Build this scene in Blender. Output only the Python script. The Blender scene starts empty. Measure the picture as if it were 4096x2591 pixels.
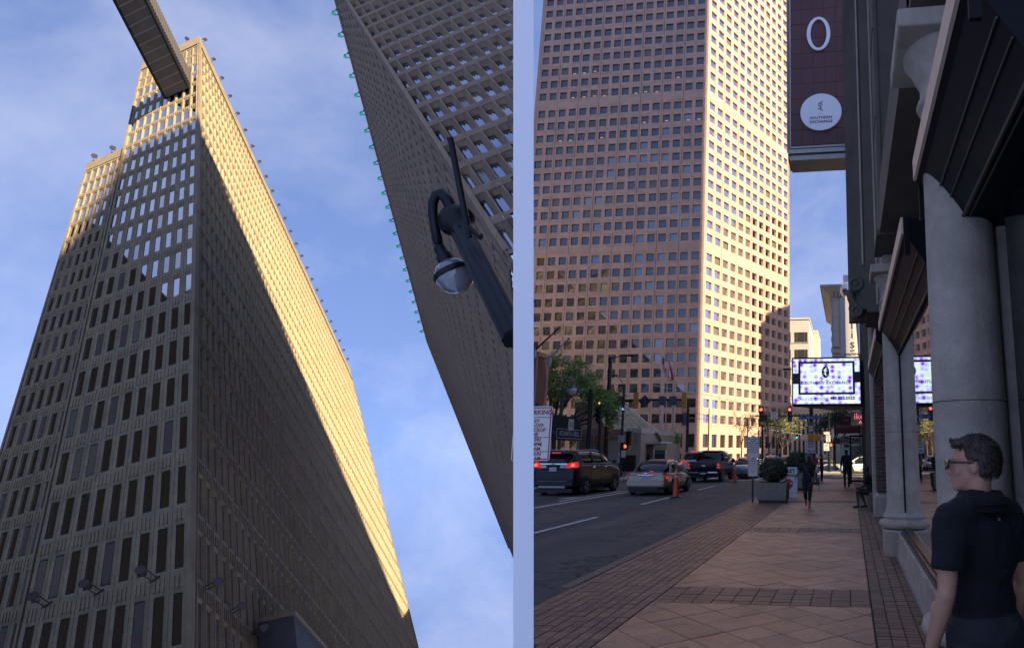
import bpy, bmesh, math, random
from mathutils import Vector, Matrix
rnd = random.Random(11)
scene = bpy.context.scene
col = scene.collection
R_ = math.radians
# ---------------------------------------------------------------- camera
# the photograph's own pixel grid is 4096 x 2591; the lens axis meets it at PX, PY, focal length FO pixels
PX, PY, FO, HY, CH, YAW = 3100.0, 1295.5, 2560.0, 1811.0, 1.7, R_(6.6)
PITCH = math.atan((HY - PY) / FO)
cd = bpy.data.cameras.new('camera'); cam = bpy.data.objects.new('camera', cd); col.objects.link(cam)
cam.location = (0, 0, CH); cam.rotation_euler = (math.pi / 2 + PITCH, 0, YAW)
cd.sensor_width = 36; cd.lens = 36 * FO / 4096; cd.shift_x = (2048 - PX) / 4096
cd.clip_start = 0.05; cd.clip_end = 3000
scene.camera = cam
# ---------------------------------------------------------------- sky, sun, exposure
SUN_AZ, SUN_EL = R_(126) - YAW, R_(39)        # azimuth clockwise from the street axis (+Y)
SUN = Vector((math.sin(SUN_AZ) * math.cos(SUN_EL), math.cos(SUN_AZ) * math.cos(SUN_EL), math.sin(SUN_EL)))
world = bpy.data.worlds.new('World'); scene.world = world; world.use_nodes = True
wn = world.node_tree.nodes; wl = world.node_tree.links; wn.clear()
def wnode(t, **k):
    n = wn.new(t)
    for a, b in k.items(): setattr(n, a, b)
    return n
tc = wnode('ShaderNodeTexCoord'); sep = wnode('ShaderNodeSeparateXYZ'); wl.new(tc.outputs['Generated'], sep.inputs[0])
ab0 = wnode('ShaderNodeMath', operation='ABSOLUTE'); wl.new(sep.outputs['Z'], ab0.inputs[0])
ab = wnode('ShaderNodeMath', operation='MULTIPLY'); wl.new(ab0.outputs[0], ab.inputs[0]); ab.inputs[1].default_value = 0.7
ad = wnode('ShaderNodeMath', operation='ADD'); wl.new(ab.outputs[0], ad.inputs[0]); ad.inputs[1].default_value = 0.5
cmb = wnode('ShaderNodeCombineXYZ'); wl.new(sep.outputs['X'], cmb.inputs[0]); wl.new(sep.outputs['Y'], cmb.inputs[1]); wl.new(ad.outputs[0], cmb.inputs[2])
sky = wnode('ShaderNodeTexSky', sky_type='NISHITA', sun_disc=False)
sky.sun_elevation = SUN_EL; sky.sun_rotation = SUN_AZ; sky.altitude = 300; sky.air_density = 1.0; sky.dust_density = 0.6; sky.ozone_density = 2.4
wl.new(cmb.outputs[0], sky.inputs['Vector'])
# thin high cloud: two scales of stretched noise
mp = wnode('ShaderNodeMapping'); mp.inputs['Scale'].default_value = (1.8, 1.8, 2.4); mp.inputs['Rotation'].default_value = (0.5, 0.3, 0.7)
wl.new(tc.outputs['Generated'], mp.inputs[0])
nz = wnode('ShaderNodeTexNoise'); nz.inputs['Scale'].default_value = 2.0; nz.inputs['Detail'].default_value = 9; nz.inputs['Roughness'].default_value = 0.6; nz.inputs['Distortion'].default_value = 0.25
wl.new(mp.outputs[0], nz.inputs['Vector'])
cr = wnode('ShaderNodeValToRGB'); cr.color_ramp.elements[0].position = 0.40; cr.color_ramp.elements[1].position = 0.82
cr.color_ramp.elements[0].color = (0, 0, 0, 1); cr.color_ramp.elements[1].color = (0.30, 0.30, 0.30, 1)
wl.new(nz.outputs['Fac'], cr.inputs[0])
mx = wnode('ShaderNodeMix', data_type='RGBA'); wl.new(cr.outputs[0], mx.inputs['Factor'])
tint = wnode('ShaderNodeMix', data_type='RGBA', blend_type='MULTIPLY'); tint.inputs['Factor'].default_value = 1.0
wl.new(sky.outputs[0], tint.inputs['A']); tint.inputs['B'].default_value = (1.04, 0.95, 1.06, 1)
wl.new(tint.outputs['Result'], mx.inputs['A']); mx.inputs['B'].default_value = (4.4, 4.3, 4.7, 1)
bg = wnode('ShaderNodeBackground'); bg.inputs['Strength'].default_value = 0.066
wl.new(mx.outputs['Result'], bg.inputs['Color'])
wo = wnode('ShaderNodeOutputWorld'); wl.new(bg.outputs[0], wo.inputs['Surface'])
sl = bpy.data.lights.new('sun', 'SUN'); sl.energy = 4.4; sl.angle = R_(0.55); sl.color = (1.0, 0.81, 0.53)
so = bpy.data.objects.new('sun', sl); col.objects.link(so); so.rotation_euler = (-SUN).to_track_quat('-Z', 'Y').to_euler(); so.location = (60, -20, 80)
vs = scene.view_settings; vs.view_transform = 'Standard'; vs.look = 'None'; vs.exposure = 2.2; vs.gamma = 1.0; vs.use_curve_mapping = False
scene.cycles.use_denoising = True
scene.cycles.max_bounces = 6; scene.cycles.diffuse_bounces = 3; scene.cycles.glossy_bounces = 4; scene.cycles.transmission_bounces = 4
scene.cycles.sample_clamp_indirect = 6
# ---------------------------------------------------------------- pixel of the photograph -> point of the place
_cp, _sp, _ca, _sa = math.cos(PITCH), math.sin(PITCH), math.cos(YAW), math.sin(YAW)
EYE = Vector((0, 0, CH))
def ray(X, Y):
    x, y = (X - PX) / FO, -(Y - PY) / FO
    f, u = _cp - y * _sp, _sp + y * _cp
    return Vector((x * _ca - f * _sa, x * _sa + f * _ca, u))
def gnd(X, Y, z=0.0):
    d = ray(X, Y); return EYE + d * ((z - CH) / d.z)
def atY(X, Y, yy):
    d = ray(X, Y); return EYE + d * (yy / d.y)
def atX(X, Y, xx):
    d = ray(X, Y); return EYE + d * (xx / d.x)
def pix(P):
    q = Vector(P) - EYE
    x = q.x * _ca + q.y * _sa; f = -q.x * _sa + q.y * _ca; u = q.z
    dep = f * _cp + u * _sp; up = -f * _sp + u * _cp
    if dep <= 0.01: return (1e9, 1e9)
    return (PX + FO * x / dep, PY - FO * up / dep)
def plane_hit(X, Y, O, a, b):
    """(s, t) with O + s*a + t*b on the ray"""
    d = ray(X, Y); m = Matrix((a, b, -d)).transposed(); r = m.inverted() @ (EYE - O); return r.x, r.y
# ---------------------------------------------------------------- materials
MATS = {}
def mat(name, c, rough=0.75, metal=0.0, var=0.12, scale=3.0, bump=0.0, bscale=60.0, spec=0.5, isl=0.0, emis=None, estr=0.0, coat=0.0, trans=0.0, dirt=0.0, dscale=0.7, dcol=None, ior=None, streak=0.0, spots=0.0):
    if name in MATS: return MATS[name]
    m = bpy.data.materials.new(name); MATS[name] = m; m.use_nodes = True
    nt = m.node_tree; N = nt.nodes; L = nt.links; b = N['Principled BSDF']
    b.inputs['Roughness'].default_value = rough; b.inputs['Metallic'].default_value = metal
    b.inputs['Specular IOR Level'].default_value = spec
    if ior: b.inputs['IOR'].default_value = ior
    if coat: b.inputs['Coat Weight'].default_value = coat; b.inputs['Coat Roughness'].default_value = 0.05
    if trans: b.inputs['Transmission Weight'].default_value = trans
    c = tuple(c) + (1,)
    b.inputs['Base Color'].default_value = c
    geo = N.new('ShaderNodeNewGeometry')
    out = None
    if var or isl:
        nz = N.new('ShaderNodeTexNoise'); nz.inputs['Scale'].default_value = scale; nz.inputs['Detail'].default_value = 6; nz.inputs['Roughness'].default_value = 0.65
        L.new(geo.outputs['Position'], nz.inputs['Vector'])
        mr = N.new('ShaderNodeMapRange'); L.new(nz.outputs['Fac'], mr.inputs['Value']); mr.inputs['From Min'].default_value = 0.25; mr.inputs['From Max'].default_value = 0.75
        mr.inputs['To Min'].default_value = 1 - var; mr.inputs['To Max'].default_value = 1 + var
        val = mr.outputs[0]
        if isl:
            oi = N.new('ShaderNodeObjectInfo'); a = N.new('ShaderNodeMath'); a.operation = 'ADD'; L.new(oi.outputs['Random'], a.inputs[0]); L.new(geo.outputs['Random Per Island'], a.inputs[1])
            fr = N.new('ShaderNodeMath'); fr.operation = 'FRACT'; L.new(a.outputs[0], fr.inputs[0])
            m2 = N.new('ShaderNodeMapRange'); L.new(fr.outputs[0], m2.inputs['Value']); m2.inputs['To Min'].default_value = 1 - isl; m2.inputs['To Max'].default_value = 1 + isl
            mu = N.new('ShaderNodeMath'); mu.operation = 'MULTIPLY'; L.new(val, mu.inputs[0]); L.new(m2.outputs[0], mu.inputs[1]); val = mu.outputs[0]
        mm = N.new('ShaderNodeVectorMath'); mm.operation = 'SCALE'; mm.inputs[0].default_value = c[:3]; L.new(val, mm.inputs['Scale'])
        out = mm.outputs[0]
        L.new(out, b.inputs['Base Color'])
        rr = N.new('ShaderNodeMapRange'); L.new(nz.outputs['Fac'], rr.inputs['Value']); rr.inputs['To Min'].default_value = max(0.02, rough - 0.12 * min(1, rough * 2)); rr.inputs['To Max'].default_value = min(1, rough + 0.12 * min(1, rough * 2))
        L.new(rr.outputs[0], b.inputs['Roughness'])
    if dirt and out is not None:
        n2 = N.new('ShaderNodeTexNoise'); n2.inputs['Scale'].default_value = dscale; n2.inputs['Detail'].default_value = 8; n2.inputs['Roughness'].default_value = 0.7; n2.inputs['Distortion'].default_value = 0.8
        L.new(geo.outputs['Position'], n2.inputs['Vector'])
        r2 = N.new('ShaderNodeMapRange'); L.new(n2.outputs['Fac'], r2.inputs['Value']); r2.inputs['From Min'].default_value = 0.45; r2.inputs['From Max'].default_value = 0.72; r2.inputs['To Min'].default_value = 0; r2.inputs['To Max'].default_value = dirt
        mc = N.new('ShaderNodeMix'); mc.data_type = 'RGBA'; L.new(r2.outputs[0], mc.inputs['Factor']); L.new(out, mc.inputs['A'])
        mc.inputs['B'].default_value = tuple(dcol or (c[0] * .35, c[1] * .33, c[2] * .32)) + (1,)
        L.new(mc.outputs['Result'], b.inputs['Base Color'])
    def darken(fac_socket):
        cur = b.inputs['Base Color'].links[0].from_socket if b.inputs['Base Color'].links else None
        mc = N.new('ShaderNodeMix'); mc.data_type = 'RGBA'; L.new(fac_socket, mc.inputs['Factor'])
        if cur: L.new(cur, mc.inputs['A'])
        else: mc.inputs['A'].default_value = c
        mc.inputs['B'].default_value = (c[0] * .22, c[1] * .2, c[2] * .19, 1); L.new(mc.outputs['Result'], b.inputs['Base Color'])
    if streak:
        mpp = N.new('ShaderNodeMapping'); mpp.inputs['Scale'].default_value = (3.2, 3.2, .14); L.new(geo.outputs['Position'], mpp.inputs[0])
        n3 = N.new('ShaderNodeTexNoise'); n3.inputs['Scale'].default_value = 1.6; n3.inputs['Detail'].default_value = 7; L.new(mpp.outputs[0], n3.inputs['Vector'])
        r3 = N.new('ShaderNodeMapRange'); L.new(n3.outputs['Fac'], r3.inputs['Value']); r3.inputs['From Min'].default_value = .5; r3.inputs['From Max'].default_value = .75; r3.inputs['To Max'].default_value = streak; darken(r3.outputs[0])
    if spots:
        vv = N.new('ShaderNodeTexVoronoi'); vv.inputs['Scale'].default_value = 3.4; L.new(geo.outputs['Position'], vv.inputs['Vector'])
        sx_ = N.new('ShaderNodeSeparateColor'); L.new(vv.outputs['Color'], sx_.inputs[0])
        th = N.new('ShaderNodeMath'); th.operation = 'MULTIPLY'; L.new(sx_.outputs[0], th.inputs[0]); th.inputs[1].default_value = .13
        r4 = N.new('ShaderNodeMath'); r4.operation = 'LESS_THAN'; L.new(vv.outputs['Distance'], r4.inputs[0]); L.new(th.outputs[0], r4.inputs[1])
        g4 = N.new('ShaderNodeMath'); g4.operation = 'MULTIPLY'; L.new(r4.outputs[0], g4.inputs[0]); g4.inputs[1].default_value = spots; darken(g4.outputs[0])
    if bump:
        nb = N.new('ShaderNodeTexNoise'); nb.inputs['Scale'].default_value = bscale; nb.inputs['Detail'].default_value = 5
        L.new(geo.outputs['Position'], nb.inputs['Vector'])
        bp = N.new('ShaderNodeBump'); bp.inputs['Strength'].default_value = bump; bp.inputs['Distance'].default_value = 0.02
        L.new(nb.outputs['Fac'], bp.inputs['Height']); L.new(bp.outputs[0], b.inputs['Normal'])
    if emis:
        b.inputs['Emission Color'].default_value = tuple(emis) + (1,); b.inputs['Emission Strength'].default_value = estr
    return m
# ---------------------------------------------------------------- mesh builder
def basis_of(d):
    d = Vector(d).normalized(); a = Vector((0, 0, 1)) if abs(d.z) < 0.9 else Vector((1, 0, 0))
    u = d.cross(a).normalized(); return u, d.cross(u).normalized(), d
class MB:
    def __init__(s): s.v = []; s.f = []
    def add(s, vs, fs):
        o = len(s.v); s.v += [Vector(p) for p in vs]; s.f += [tuple(i + o for i in f) for f in fs]; return s
    def box(s, x0, x1, y0, y1, z0, z1):
        return s.hexa([(x0, y0, z0), (x1, y0, z0), (x1, y1, z0), (x0, y1, z0), (x0, y0, z1), (x1, y0, z1), (x1, y1, z1), (x0, y1, z1)])
    def hexa(s, p): return s.add(p, [(0, 3, 2, 1), (4, 5, 6, 7), (0, 1, 5, 4), (1, 2, 6, 5), (2, 3, 7, 6), (3, 0, 4, 7)])
    def cbox(s, c, sx, sy, sz): return s.box(c[0] - sx / 2, c[0] + sx / 2, c[1] - sy / 2, c[1] + sy / 2, c[2] - sz / 2, c[2] + sz / 2)
    def face(s, p): return s.add(p, [tuple(range(len(p)))])
    def tube(s, pts, rad, n=8, caps=True):
        pts = [Vector(p) for p in pts]; k = len(pts)
        if not hasattr(rad, '__len__'): rad = [rad] * k
        o = len(s.v); u = None
        for i, p in enumerate(pts):
            d = (pts[min(i + 1, k - 1)] - pts[max(i - 1, 0)])
            if d.length < 1e-9: d = Vector((0, 0, 1))
            d.normalize()
            if u is None: u, w, _ = basis_of(d)
            else:
                u = u - d * u.dot(d)
                u = u.normalized() if u.length > 1e-6 else basis_of(d)[0]
            w = d.cross(u)
            for j in range(n):
                a = 2 * math.pi * j / n; s.v.append(p + (u * math.cos(a) + w * math.sin(a)) * rad[i])
        for i in range(k - 1):
            for j in range(n):
                a, b = o + i * n + j, o + i * n + (j + 1) % n; s.f.append((a, b, b + n, a + n))
        if caps:
            s.f.append(tuple(o + j for j in range(n))[::-1]); s.f.append(tuple(o + (k - 1) * n + j for j in range(n)))
        return s
    def lathe(s, prof, c=(0, 0, 0), n=20, axis=(0, 0, 1), a0=0.0, a1=2 * math.pi):
        u, w, d = basis_of(axis); c = Vector(c); full = abs(a1 - a0 - 2 * math.pi) < 1e-6; m = n if full else n + 1; o = len(s.v)
        for r, h in prof:
            for j in range(m):
                a = a0 + (a1 - a0) * j / n; s.v.append(c + d * h + (u * math.cos(a) + w * math.sin(a)) * max(r, 1e-4))
        for i in range(len(prof) - 1):
            for j in range(n):
                a = o + i * m + j; b = o + i * m + (j + 1) % m; s.f.append((a, b, b + m, a + m))
        return s
    def ball(s, c, r, n=12, k=8, sc=(1, 1, 1), rot=None):
        o = len(s.v); c = Vector(c)
        for i in range(k + 1):
            t = math.pi * i / k
            for j in range(n):
                a = 2 * math.pi * j / n; q = Vector((math.sin(t) * math.cos(a) * sc[0], math.sin(t) * math.sin(a) * sc[1], math.cos(t) * sc[2])) * r
                if rot: q = rot @ q
                s.v.append(c + q)
        for i in range(k):
            for j in range(n):
                a, b = o + i * n + j, o + i * n + (j + 1) % n; s.f.append((a, a + n, b + n, b))
        return s
    def prism(s, pts, off):
        """polygon pts extruded by vector off"""
        n = len(pts); off = Vector(off); o = len(s.v)
        s.v += [Vector(p) for p in pts] + [Vector(p) + off for p in pts]
        s.f.append(tuple(o + i for i in range(n))[::-1]); s.f.append(tuple(o + n + i for i in range(n)))
        for i in range(n):
            j = (i + 1) % n; s.f.append((o + i, o + j, o + n + j, o + n + i))
        return s
    def loft(s, rings, caps=True):
        n = len(rings[0]); o = len(s.v)
        for r in rings: s.v += [Vector(p) for p in r]
        for i in range(len(rings) - 1):
            for j in range(n):
                a, b = o + i * n + j, o + i * n + (j + 1) % n; s.f.append((a, b, b + n, a + n))
        if caps: s.f.append(tuple(o + j for j in range(n))[::-1]); s.f.append(tuple(o + (len(rings) - 1) * n + j for j in range(n)))
        return s
    def mesh(s, name, m, smooth=False):
        me = bpy.data.meshes.new(name); me.from_pydata([tuple(p) for p in s.v], [], s.f); me.validate()
        if m is not None: me.materials.append(m)
        if smooth:
            me.shade_smooth()
        return me
    def build(s, name, m, parent=None, smooth=False, fix=True):
        me = s.mesh(name, m, smooth)
        if fix:
            bm = bmesh.new(); bm.from_mesh(me); bmesh.ops.recalc_face_normals(bm, faces=bm.faces); bm.to_mesh(me); bm.free()
        return put(name, me, parent)
def put(name, me, parent=None, loc=None):
    o = bpy.data.objects.new(name, me); col.objects.link(o)
    if parent is not None: o.parent = parent
    if loc is not None: o.location = loc
    return o
def tag(o, label=None, cat=None, group=None, kind=None):
    if label: o['label'] = label
    if cat: o['category'] = cat
    if group: o['group'] = group
    if kind: o['kind'] = kind
    return o
def thing(name, label, cat, loc=(0, 0, 0), rz=0.0, group=None):
    o = bpy.data.objects.new(name, None); col.objects.link(o); o.location = loc; o.rotation_euler = (0, 0, rz); o.empty_display_size = 0.2
    return tag(o, label, cat, group)
def bevel(o, w=0.02, seg=2):
    m = o.modifiers.new('bevel', 'BEVEL'); m.width = w; m.segments = seg; m.limit_method = 'ANGLE'; m.angle_limit = R_(40); return o
def subsurf(o, k=1):
    m = o.modifiers.new('sub', 'SUBSURF'); m.levels = k; m.render_levels = k; return o
def blob(o, vox=0.012, it=6):
    """melt overlapping volumes into one continuous skin"""
    m = o.modifiers.new('remesh', 'REMESH'); m.mode = 'VOXEL'; m.voxel_size = vox; m.use_smooth_shade = True
    k = o.modifiers.new('smooth', 'SMOOTH'); k.factor = 0.5; k.iterations = it * 2
    return o
def copy_tree(o, parent=None, loc=None, rz=None):
    c = o.copy(); col.objects.link(c)
    if parent is not None: c.parent = parent
    if loc is not None: c.location = loc
    if rz is not None: c.rotation_euler[2] = rz
    for ch in list(o.children): copy_tree(ch, c)
    return c
TXT = bpy.data.scenes.new('lettering_bench')
def text(s, size, m, parent, origin, right, up, name='lettering', extrude=0.0, align='CENTER', bold=0.0, spacing=1.0, sx=1.0):
    cu = bpy.data.curves.new('t', 'FONT'); cu.body = s; cu.size = size; cu.align_x = align; cu.align_y = 'CENTER'; cu.extrude = extrude; cu.offset = bold; cu.space_character = spacing; cu.resolution_u = 3
    ob = bpy.data.objects.new('t', cu); TXT.collection.objects.link(ob)
    TXT.view_layers[0].update(); dg = TXT.view_layers[0].depsgraph
    me = bpy.data.meshes.new_from_object(ob.evaluated_get(dg)); bpy.data.objects.remove(ob); bpy.data.curves.remove(cu)
    me.materials.clear(); me.materials.append(m)
    r, u = Vector(right).normalized(), Vector(up).normalized(); n = r.cross(u); o0 = Vector(origin)
    for v in me.vertices:
        q = v.co.copy(); v.co = o0 + r * (q.x * sx) + u * q.y + n * q.z
    return put(name, me, parent)
def clip_poly(poly, x0, x1, y0, y1):
    def cut(p, k, val, keep_greater):
        r = []
        for i in range(len(p)):
            a, b = p[i], p[(i + 1) % len(p)]; ia = (a[k] >= val) == keep_greater or a[k] == val; ib = (b[k] >= val) == keep_greater or b[k] == val
            if ia: r.append(a)
            if ia != ib:
                t = (val - a[k]) / (b[k] - a[k]); r.append((a[0] + t * (b[0] - a[0]), a[1] + t * (b[1] - a[1])))
        return r
    for k, val, g in ((0, x0, True), (0, x1, False), (1, y0, True), (1, y1, False)):
        if len(poly) < 3: return []
        poly = cut(poly, k, val, g)
    return poly
def clip_line(poly, P, nrm):
    """keep the side of the plan polygon where (p - P).nrm >= 0"""
    r = []
    for i in range(len(poly)):
        a, b = poly[i], poly[(i + 1) % len(poly)]
        da = (a[0] - P[0]) * nrm[0] + (a[1] - P[1]) * nrm[1]; db = (b[0] - P[0]) * nrm[0] + (b[1] - P[1]) * nrm[1]
        if da >= 0: r.append(a)
        if (da >= 0) != (db >= 0):
            t = da / (da - db); r.append((a[0] + t * (b[0] - a[0]), a[1] + t * (b[1] - a[1])))
    return r
# ================================================================ LEFT: the two concrete towers seen from below
LO, L1, L2, LW = Vector((-109.7407, 86.8739, 67.7315)), Vector((-1.55457, 0.2393, -0.3406)), Vector((-0.29922, 0.96797, -0.69734)), Vector((3.47311, -2.50052, -3.66271))
RO, R1, R2, RW = Vector((-38.3036, 39.9034, 36.2747)), Vector((0.74363, -0.08365, 0.19715)), Vector((-0.22899, 0.57741, -0.35112)), Vector((1.71513, -1.21989, -1.82053))
con = mat('precast_concrete', (0.215, 0.168, 0.10), 0.85, var=0.16, scale=0.5, bump=0.25, bscale=14, isl=0.07, dirt=0.4, dscale=0.35, streak=.35)
con2 = mat('precast_concrete_grey', (0.27, 0.19, 0.125), 0.85, var=0.14, scale=0.6, bump=0.25, bscale=20, isl=0.06, dirt=0.35, dscale=0.5, streak=.35)
glass_t = mat('tower_glass', (0.58, 0.60, 0.66), 0.03, 1.0, var=0.0)
glass_b = mat('tower_glass_blind', (0.45, 0.42, 0.42), 0.06, 0.85, var=0.1)
glass_c = mat('tower_glass_curtain', (0.13, 0.115, 0.09), 0.2, var=0.1, spec=0.7, coat=0.5)
glass_r = mat('tower_glass_smoke', (0.36, 0.37, 0.46), 0.03, 1.0, var=0.0)
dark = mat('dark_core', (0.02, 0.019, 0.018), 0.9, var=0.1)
dmetal = mat('dark_metal', (0.02, 0.021, 0.023), 0.45, 0.3, var=0.2, scale=6)

def bay(A, B, D, kind='window', teeth=True, GD=.15):
    """one precast bay, A along the wall, B down, D inwards, all in bay units"""
    m = MB(); P = lambda a, b, c: A * a + B * b + D * c
    q = lambda *p: m.face([P(*t) for t in p])
    q((-.045, 0, 0), (.045, 0, 0), (.045, 1, 0), (-.045, 1, 0))
    q((-.045, 0, 0), (-.045, 1, 0), (-.045, 1, .05), (-.045, 0, .05)); q((.045, 0, 0), (.045, 1, 0), (.045, 1, .05), (.045, 0, .05))
    q((.045, 0, .03), (.255, 0, GD), (.255, 1, GD), (.045, 1, .03)); q((.955, 0, .03), (.955, 1, .03), (.785, 1, GD), (.785, 0, GD))
    q((.045, 0, .05), (.94, 0, .05), (.94, .12, .05), (.045, .12, .05)); q((.045, .12, .05), (.94, .12, .05), (.785, .20, GD), (.255, .20, GD))
    q((.255, .86, GD), (.785, .86, GD), (.94, .90, .05), (.06, .90, .05)); q((.06, .90, .05), (.94, .90, .05), (.94, 1, .05), (.06, 1, .05))
    if teeth:
        for c in (.27, .5, .73):
            m.hexa([P(c - .04, -.03, .0), P(c + .04, -.03, .0), P(c + .04, -.03, .06), P(c - .04, -.03, .06), P(c - .04, .15, .0), P(c + .04, .15, .0), P(c + .04, .15, .06), P(c - .04, .15, .06)])
    if kind == 'blade':
        m.hexa([P(.26, .1, .05), P(.32, .1, .05), P(.8, .1, GD - .02), P(.74, .1, GD - .02), P(.26, .9, .05), P(.32, .9, .05), P(.8, .9, GD - .02), P(.74, .9, GD - .02)])
        q((.16, .15, GD - .01), (.86, .15, GD - .01), (.86, .9, GD - .01), (.16, .9, GD - .01))
    return m
def pane_mb(A, B, D, GD=.15):
    m = MB(); P = lambda a, b, c: A * a + B * b + D * c; g, h = GD + .01, GD + .06
    m.hexa([P(.18, .17, g), P(.84, .17, g), P(.84, .17, h), P(.18, .17, h), P(.18, .88, g), P(.84, .88, g), P(.84, .88, h), P(.18, .88, h)])
    return m
def frame_mb(A, B, D, GD=.15):
    m = MB(); P = lambda a, b, c: A * a + B * b + D * c; g, h = GD - .006, GD + .012
    for a0, a1, b0, b1 in ((.255, .278, .2, .86), (.762, .785, .2, .86), (.278, .762, .2, .22), (.278, .762, .84, .86)):
        m.hexa([P(a0, b0, g), P(a1, b0, g), P(a1, b0, h), P(a0, b0, h), P(a0, b1, g), P(a1, b1, g), P(a1, b1, h), P(a0, b1, h)])
    return m
XCUT = 2112
def grid(root, faces, cm, limit=300, gds=(.15, .2), gl=None):
    gl = gl or glass_t
    """faces: (O, A, B, D, columns, rows, blade rows). the largest bays become single parts, the rest one mass"""
    items = []
    for fi, (O, A, B, D, cols, rows, blades) in enumerate(faces):
        for c in cols:
            for r in rows:
                ctr = O + A * (c + .5) + B * (r + .5); X, Y = pix(ctr)
                if -90 < X < XCUT and -110 < Y < 2720 and max(pix(O + A * (c + i_) + B * (r + j_))[0] for i_ in (0, 1.05) for j_ in (0, 1)) < 2132:
                    x2, y2 = pix(ctr + A); x3, y3 = pix(ctr + B)
                    items.append((abs((x2 - X) * (y3 - Y) - (y2 - Y) * (x3 - X)), fi, c, r, r in blades))
    items.sort(reverse=True)
    edge = MB(); edgeg = MB()
    for O, A, B, D, cols, rows, blades in faces[:1]:
        for r in rows:
            for c in cols:
                mxx = lambda f: max(pix(O + A * (c + f) + B * (r + j_))[0] for j_ in (0, 1))
                if mxx(1.05) >= 2132 and mxx(.25) < 2130 and -300 < pix(O + A * c + B * r)[1] < 2720:
                    f = max(k_ / 20 for k_ in range(5, 21) if mxx(k_ / 20) < 2131); l = O + A * c + B * r; b = bay(A * f, B, D, 'window', True, gds[0]); edge.add([v + l for v in b.v], b.f); b = pane_mb(A * f, B, D, gds[0]); edgeg.add([v + l for v in b.v], b.f)
    if edge.v: put('edge_panels', edge.mesh('edge_panels', cm), root); put('edge_panes', edgeg.mesh('edge_panes', gl), root)
    sh = {}
    rest = {}
    for k, (a, fi, c, r, bl) in enumerate(items):
        O, A, B, D, cols, rows, blades = faces[fi]; loc = O + A * c + B * r
        if k < limit:
            key = (fi, bl)
            if key not in sh: sh[key] = (bay(A, B, D, 'blade' if bl else 'window', True, gds[fi]).mesh('panel', cm), pane_mb(A, B, D, gds[fi]).mesh('pane', None), frame_mb(A, B, D, gds[fi]).mesh('window_frame', dmetal))
            put('panel', sh[key][0], root, loc)
            if not bl:
                o = put('pane', sh[key][1], root, loc)
                t = rnd.random(); g = gl if t < .80 else (glass_b if t < .95 else glass_c)
                if not o.data.materials: o.data.materials.append(None)
                o.material_slots[0].link = 'OBJECT'; o.material_slots[0].material = g
                if fi == 0: put('window_frame', sh[key][2], o)
        else:
            rest.setdefault((fi, bl), []).append(loc)
    pm, gm = MB(), MB()
    for (fi, bl), locs in rest.items():
        O, A, B, D, *_ = faces[fi]; b = bay(A, B, D, 'blade' if bl else 'window', True, gds[fi]); g = pane_mb(A, B, D, gds[fi])
        for l in locs:
            pm.add([v + l for v in b.v], b.f)
            if not bl: gm.add([v + l for v in g.v], g.f)
    if pm.v: tag(put('far_panels', pm.mesh('far_panels', cm), root), kind='stuff')
    if gm.v: tag(put('far_panes', gm.mesh('far_panes', gl), root), kind='stuff')
def P3(O, A, B, D): return lambda a, b, c: O + A * a + B * b + D * c
# ---- left tower
tl = thing('office_tower', 'tall tan concrete tower at left, sunlit on top, with a footbridge running into it', 'tower')
grid(tl, [(LO, L1, LW, L2, range(9), range(-2, 23), (-2, -1)), (LO, L2, LW, L1, range(76), range(-2, 23), (-2, -1))], con)
q = P3(LO, L1, LW, L2); m = MB()
m.hexa([q(-.12, -2.84, -.12), q(9.1, -2.84, -.12), q(9.1, -2.84, 76), q(-.12, -2.84, 76), q(-.12, -2.0, -.12), q(9.1, -2.0, -.12), q(9.1, -2.0, 76), q(-.12, -2.0, 76)])
m.build('parapet', con, tl)
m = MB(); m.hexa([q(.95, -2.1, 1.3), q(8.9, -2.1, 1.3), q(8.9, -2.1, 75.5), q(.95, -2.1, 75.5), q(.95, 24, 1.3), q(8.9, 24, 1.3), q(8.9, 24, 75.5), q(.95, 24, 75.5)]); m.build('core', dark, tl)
m = MB()
for a0, a1 in ((-.1, .045), (.075, .2)): m.hexa([q(a0, -2, -.1 + .1 * (a0 > 0)), q(a1, -2, -.1), q(a1, -2, .3), q(a0, -2, .3), q(a0, 24, -.1 + .1 * (a0 > 0)), q(a1, 24, -.1), q(a1, 24, .3), q(a0, 24, .3)])
m.hexa([q(-.1, -2, .32), q(.3, -2, .32), q(.3, -2, .55), q(-.1, -2, .55), q(-.1, 24, .32), q(.3, 24, .32), q(.3, 24, .55), q(-.1, 24, .55)])
m.build('corner_pier', con, tl)
m = MB(); m.hexa([q(9, -2.84, -.1), q(9.14, -2.84, -.1), q(9.14, -2.84, 8), q(9, -2.84, 8), q(9, 24, -.1), q(9.14, 24, -.1), q(9.14, 24, 8), q(9, 24, 8)]); m.build('end_wall', con, tl)
m = MB(); m.hexa([q(-.1, -2.84, 76), q(9, -2.84, 76), q(9, -2.84, 76.3), q(-.1, -2.84, 76.3), q(-.1, 24, 76), q(9, 24, 76), q(9, 24, 76.3), q(-.1, 24, 76.3)]); m.build('end_wall', con, tl)
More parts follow.
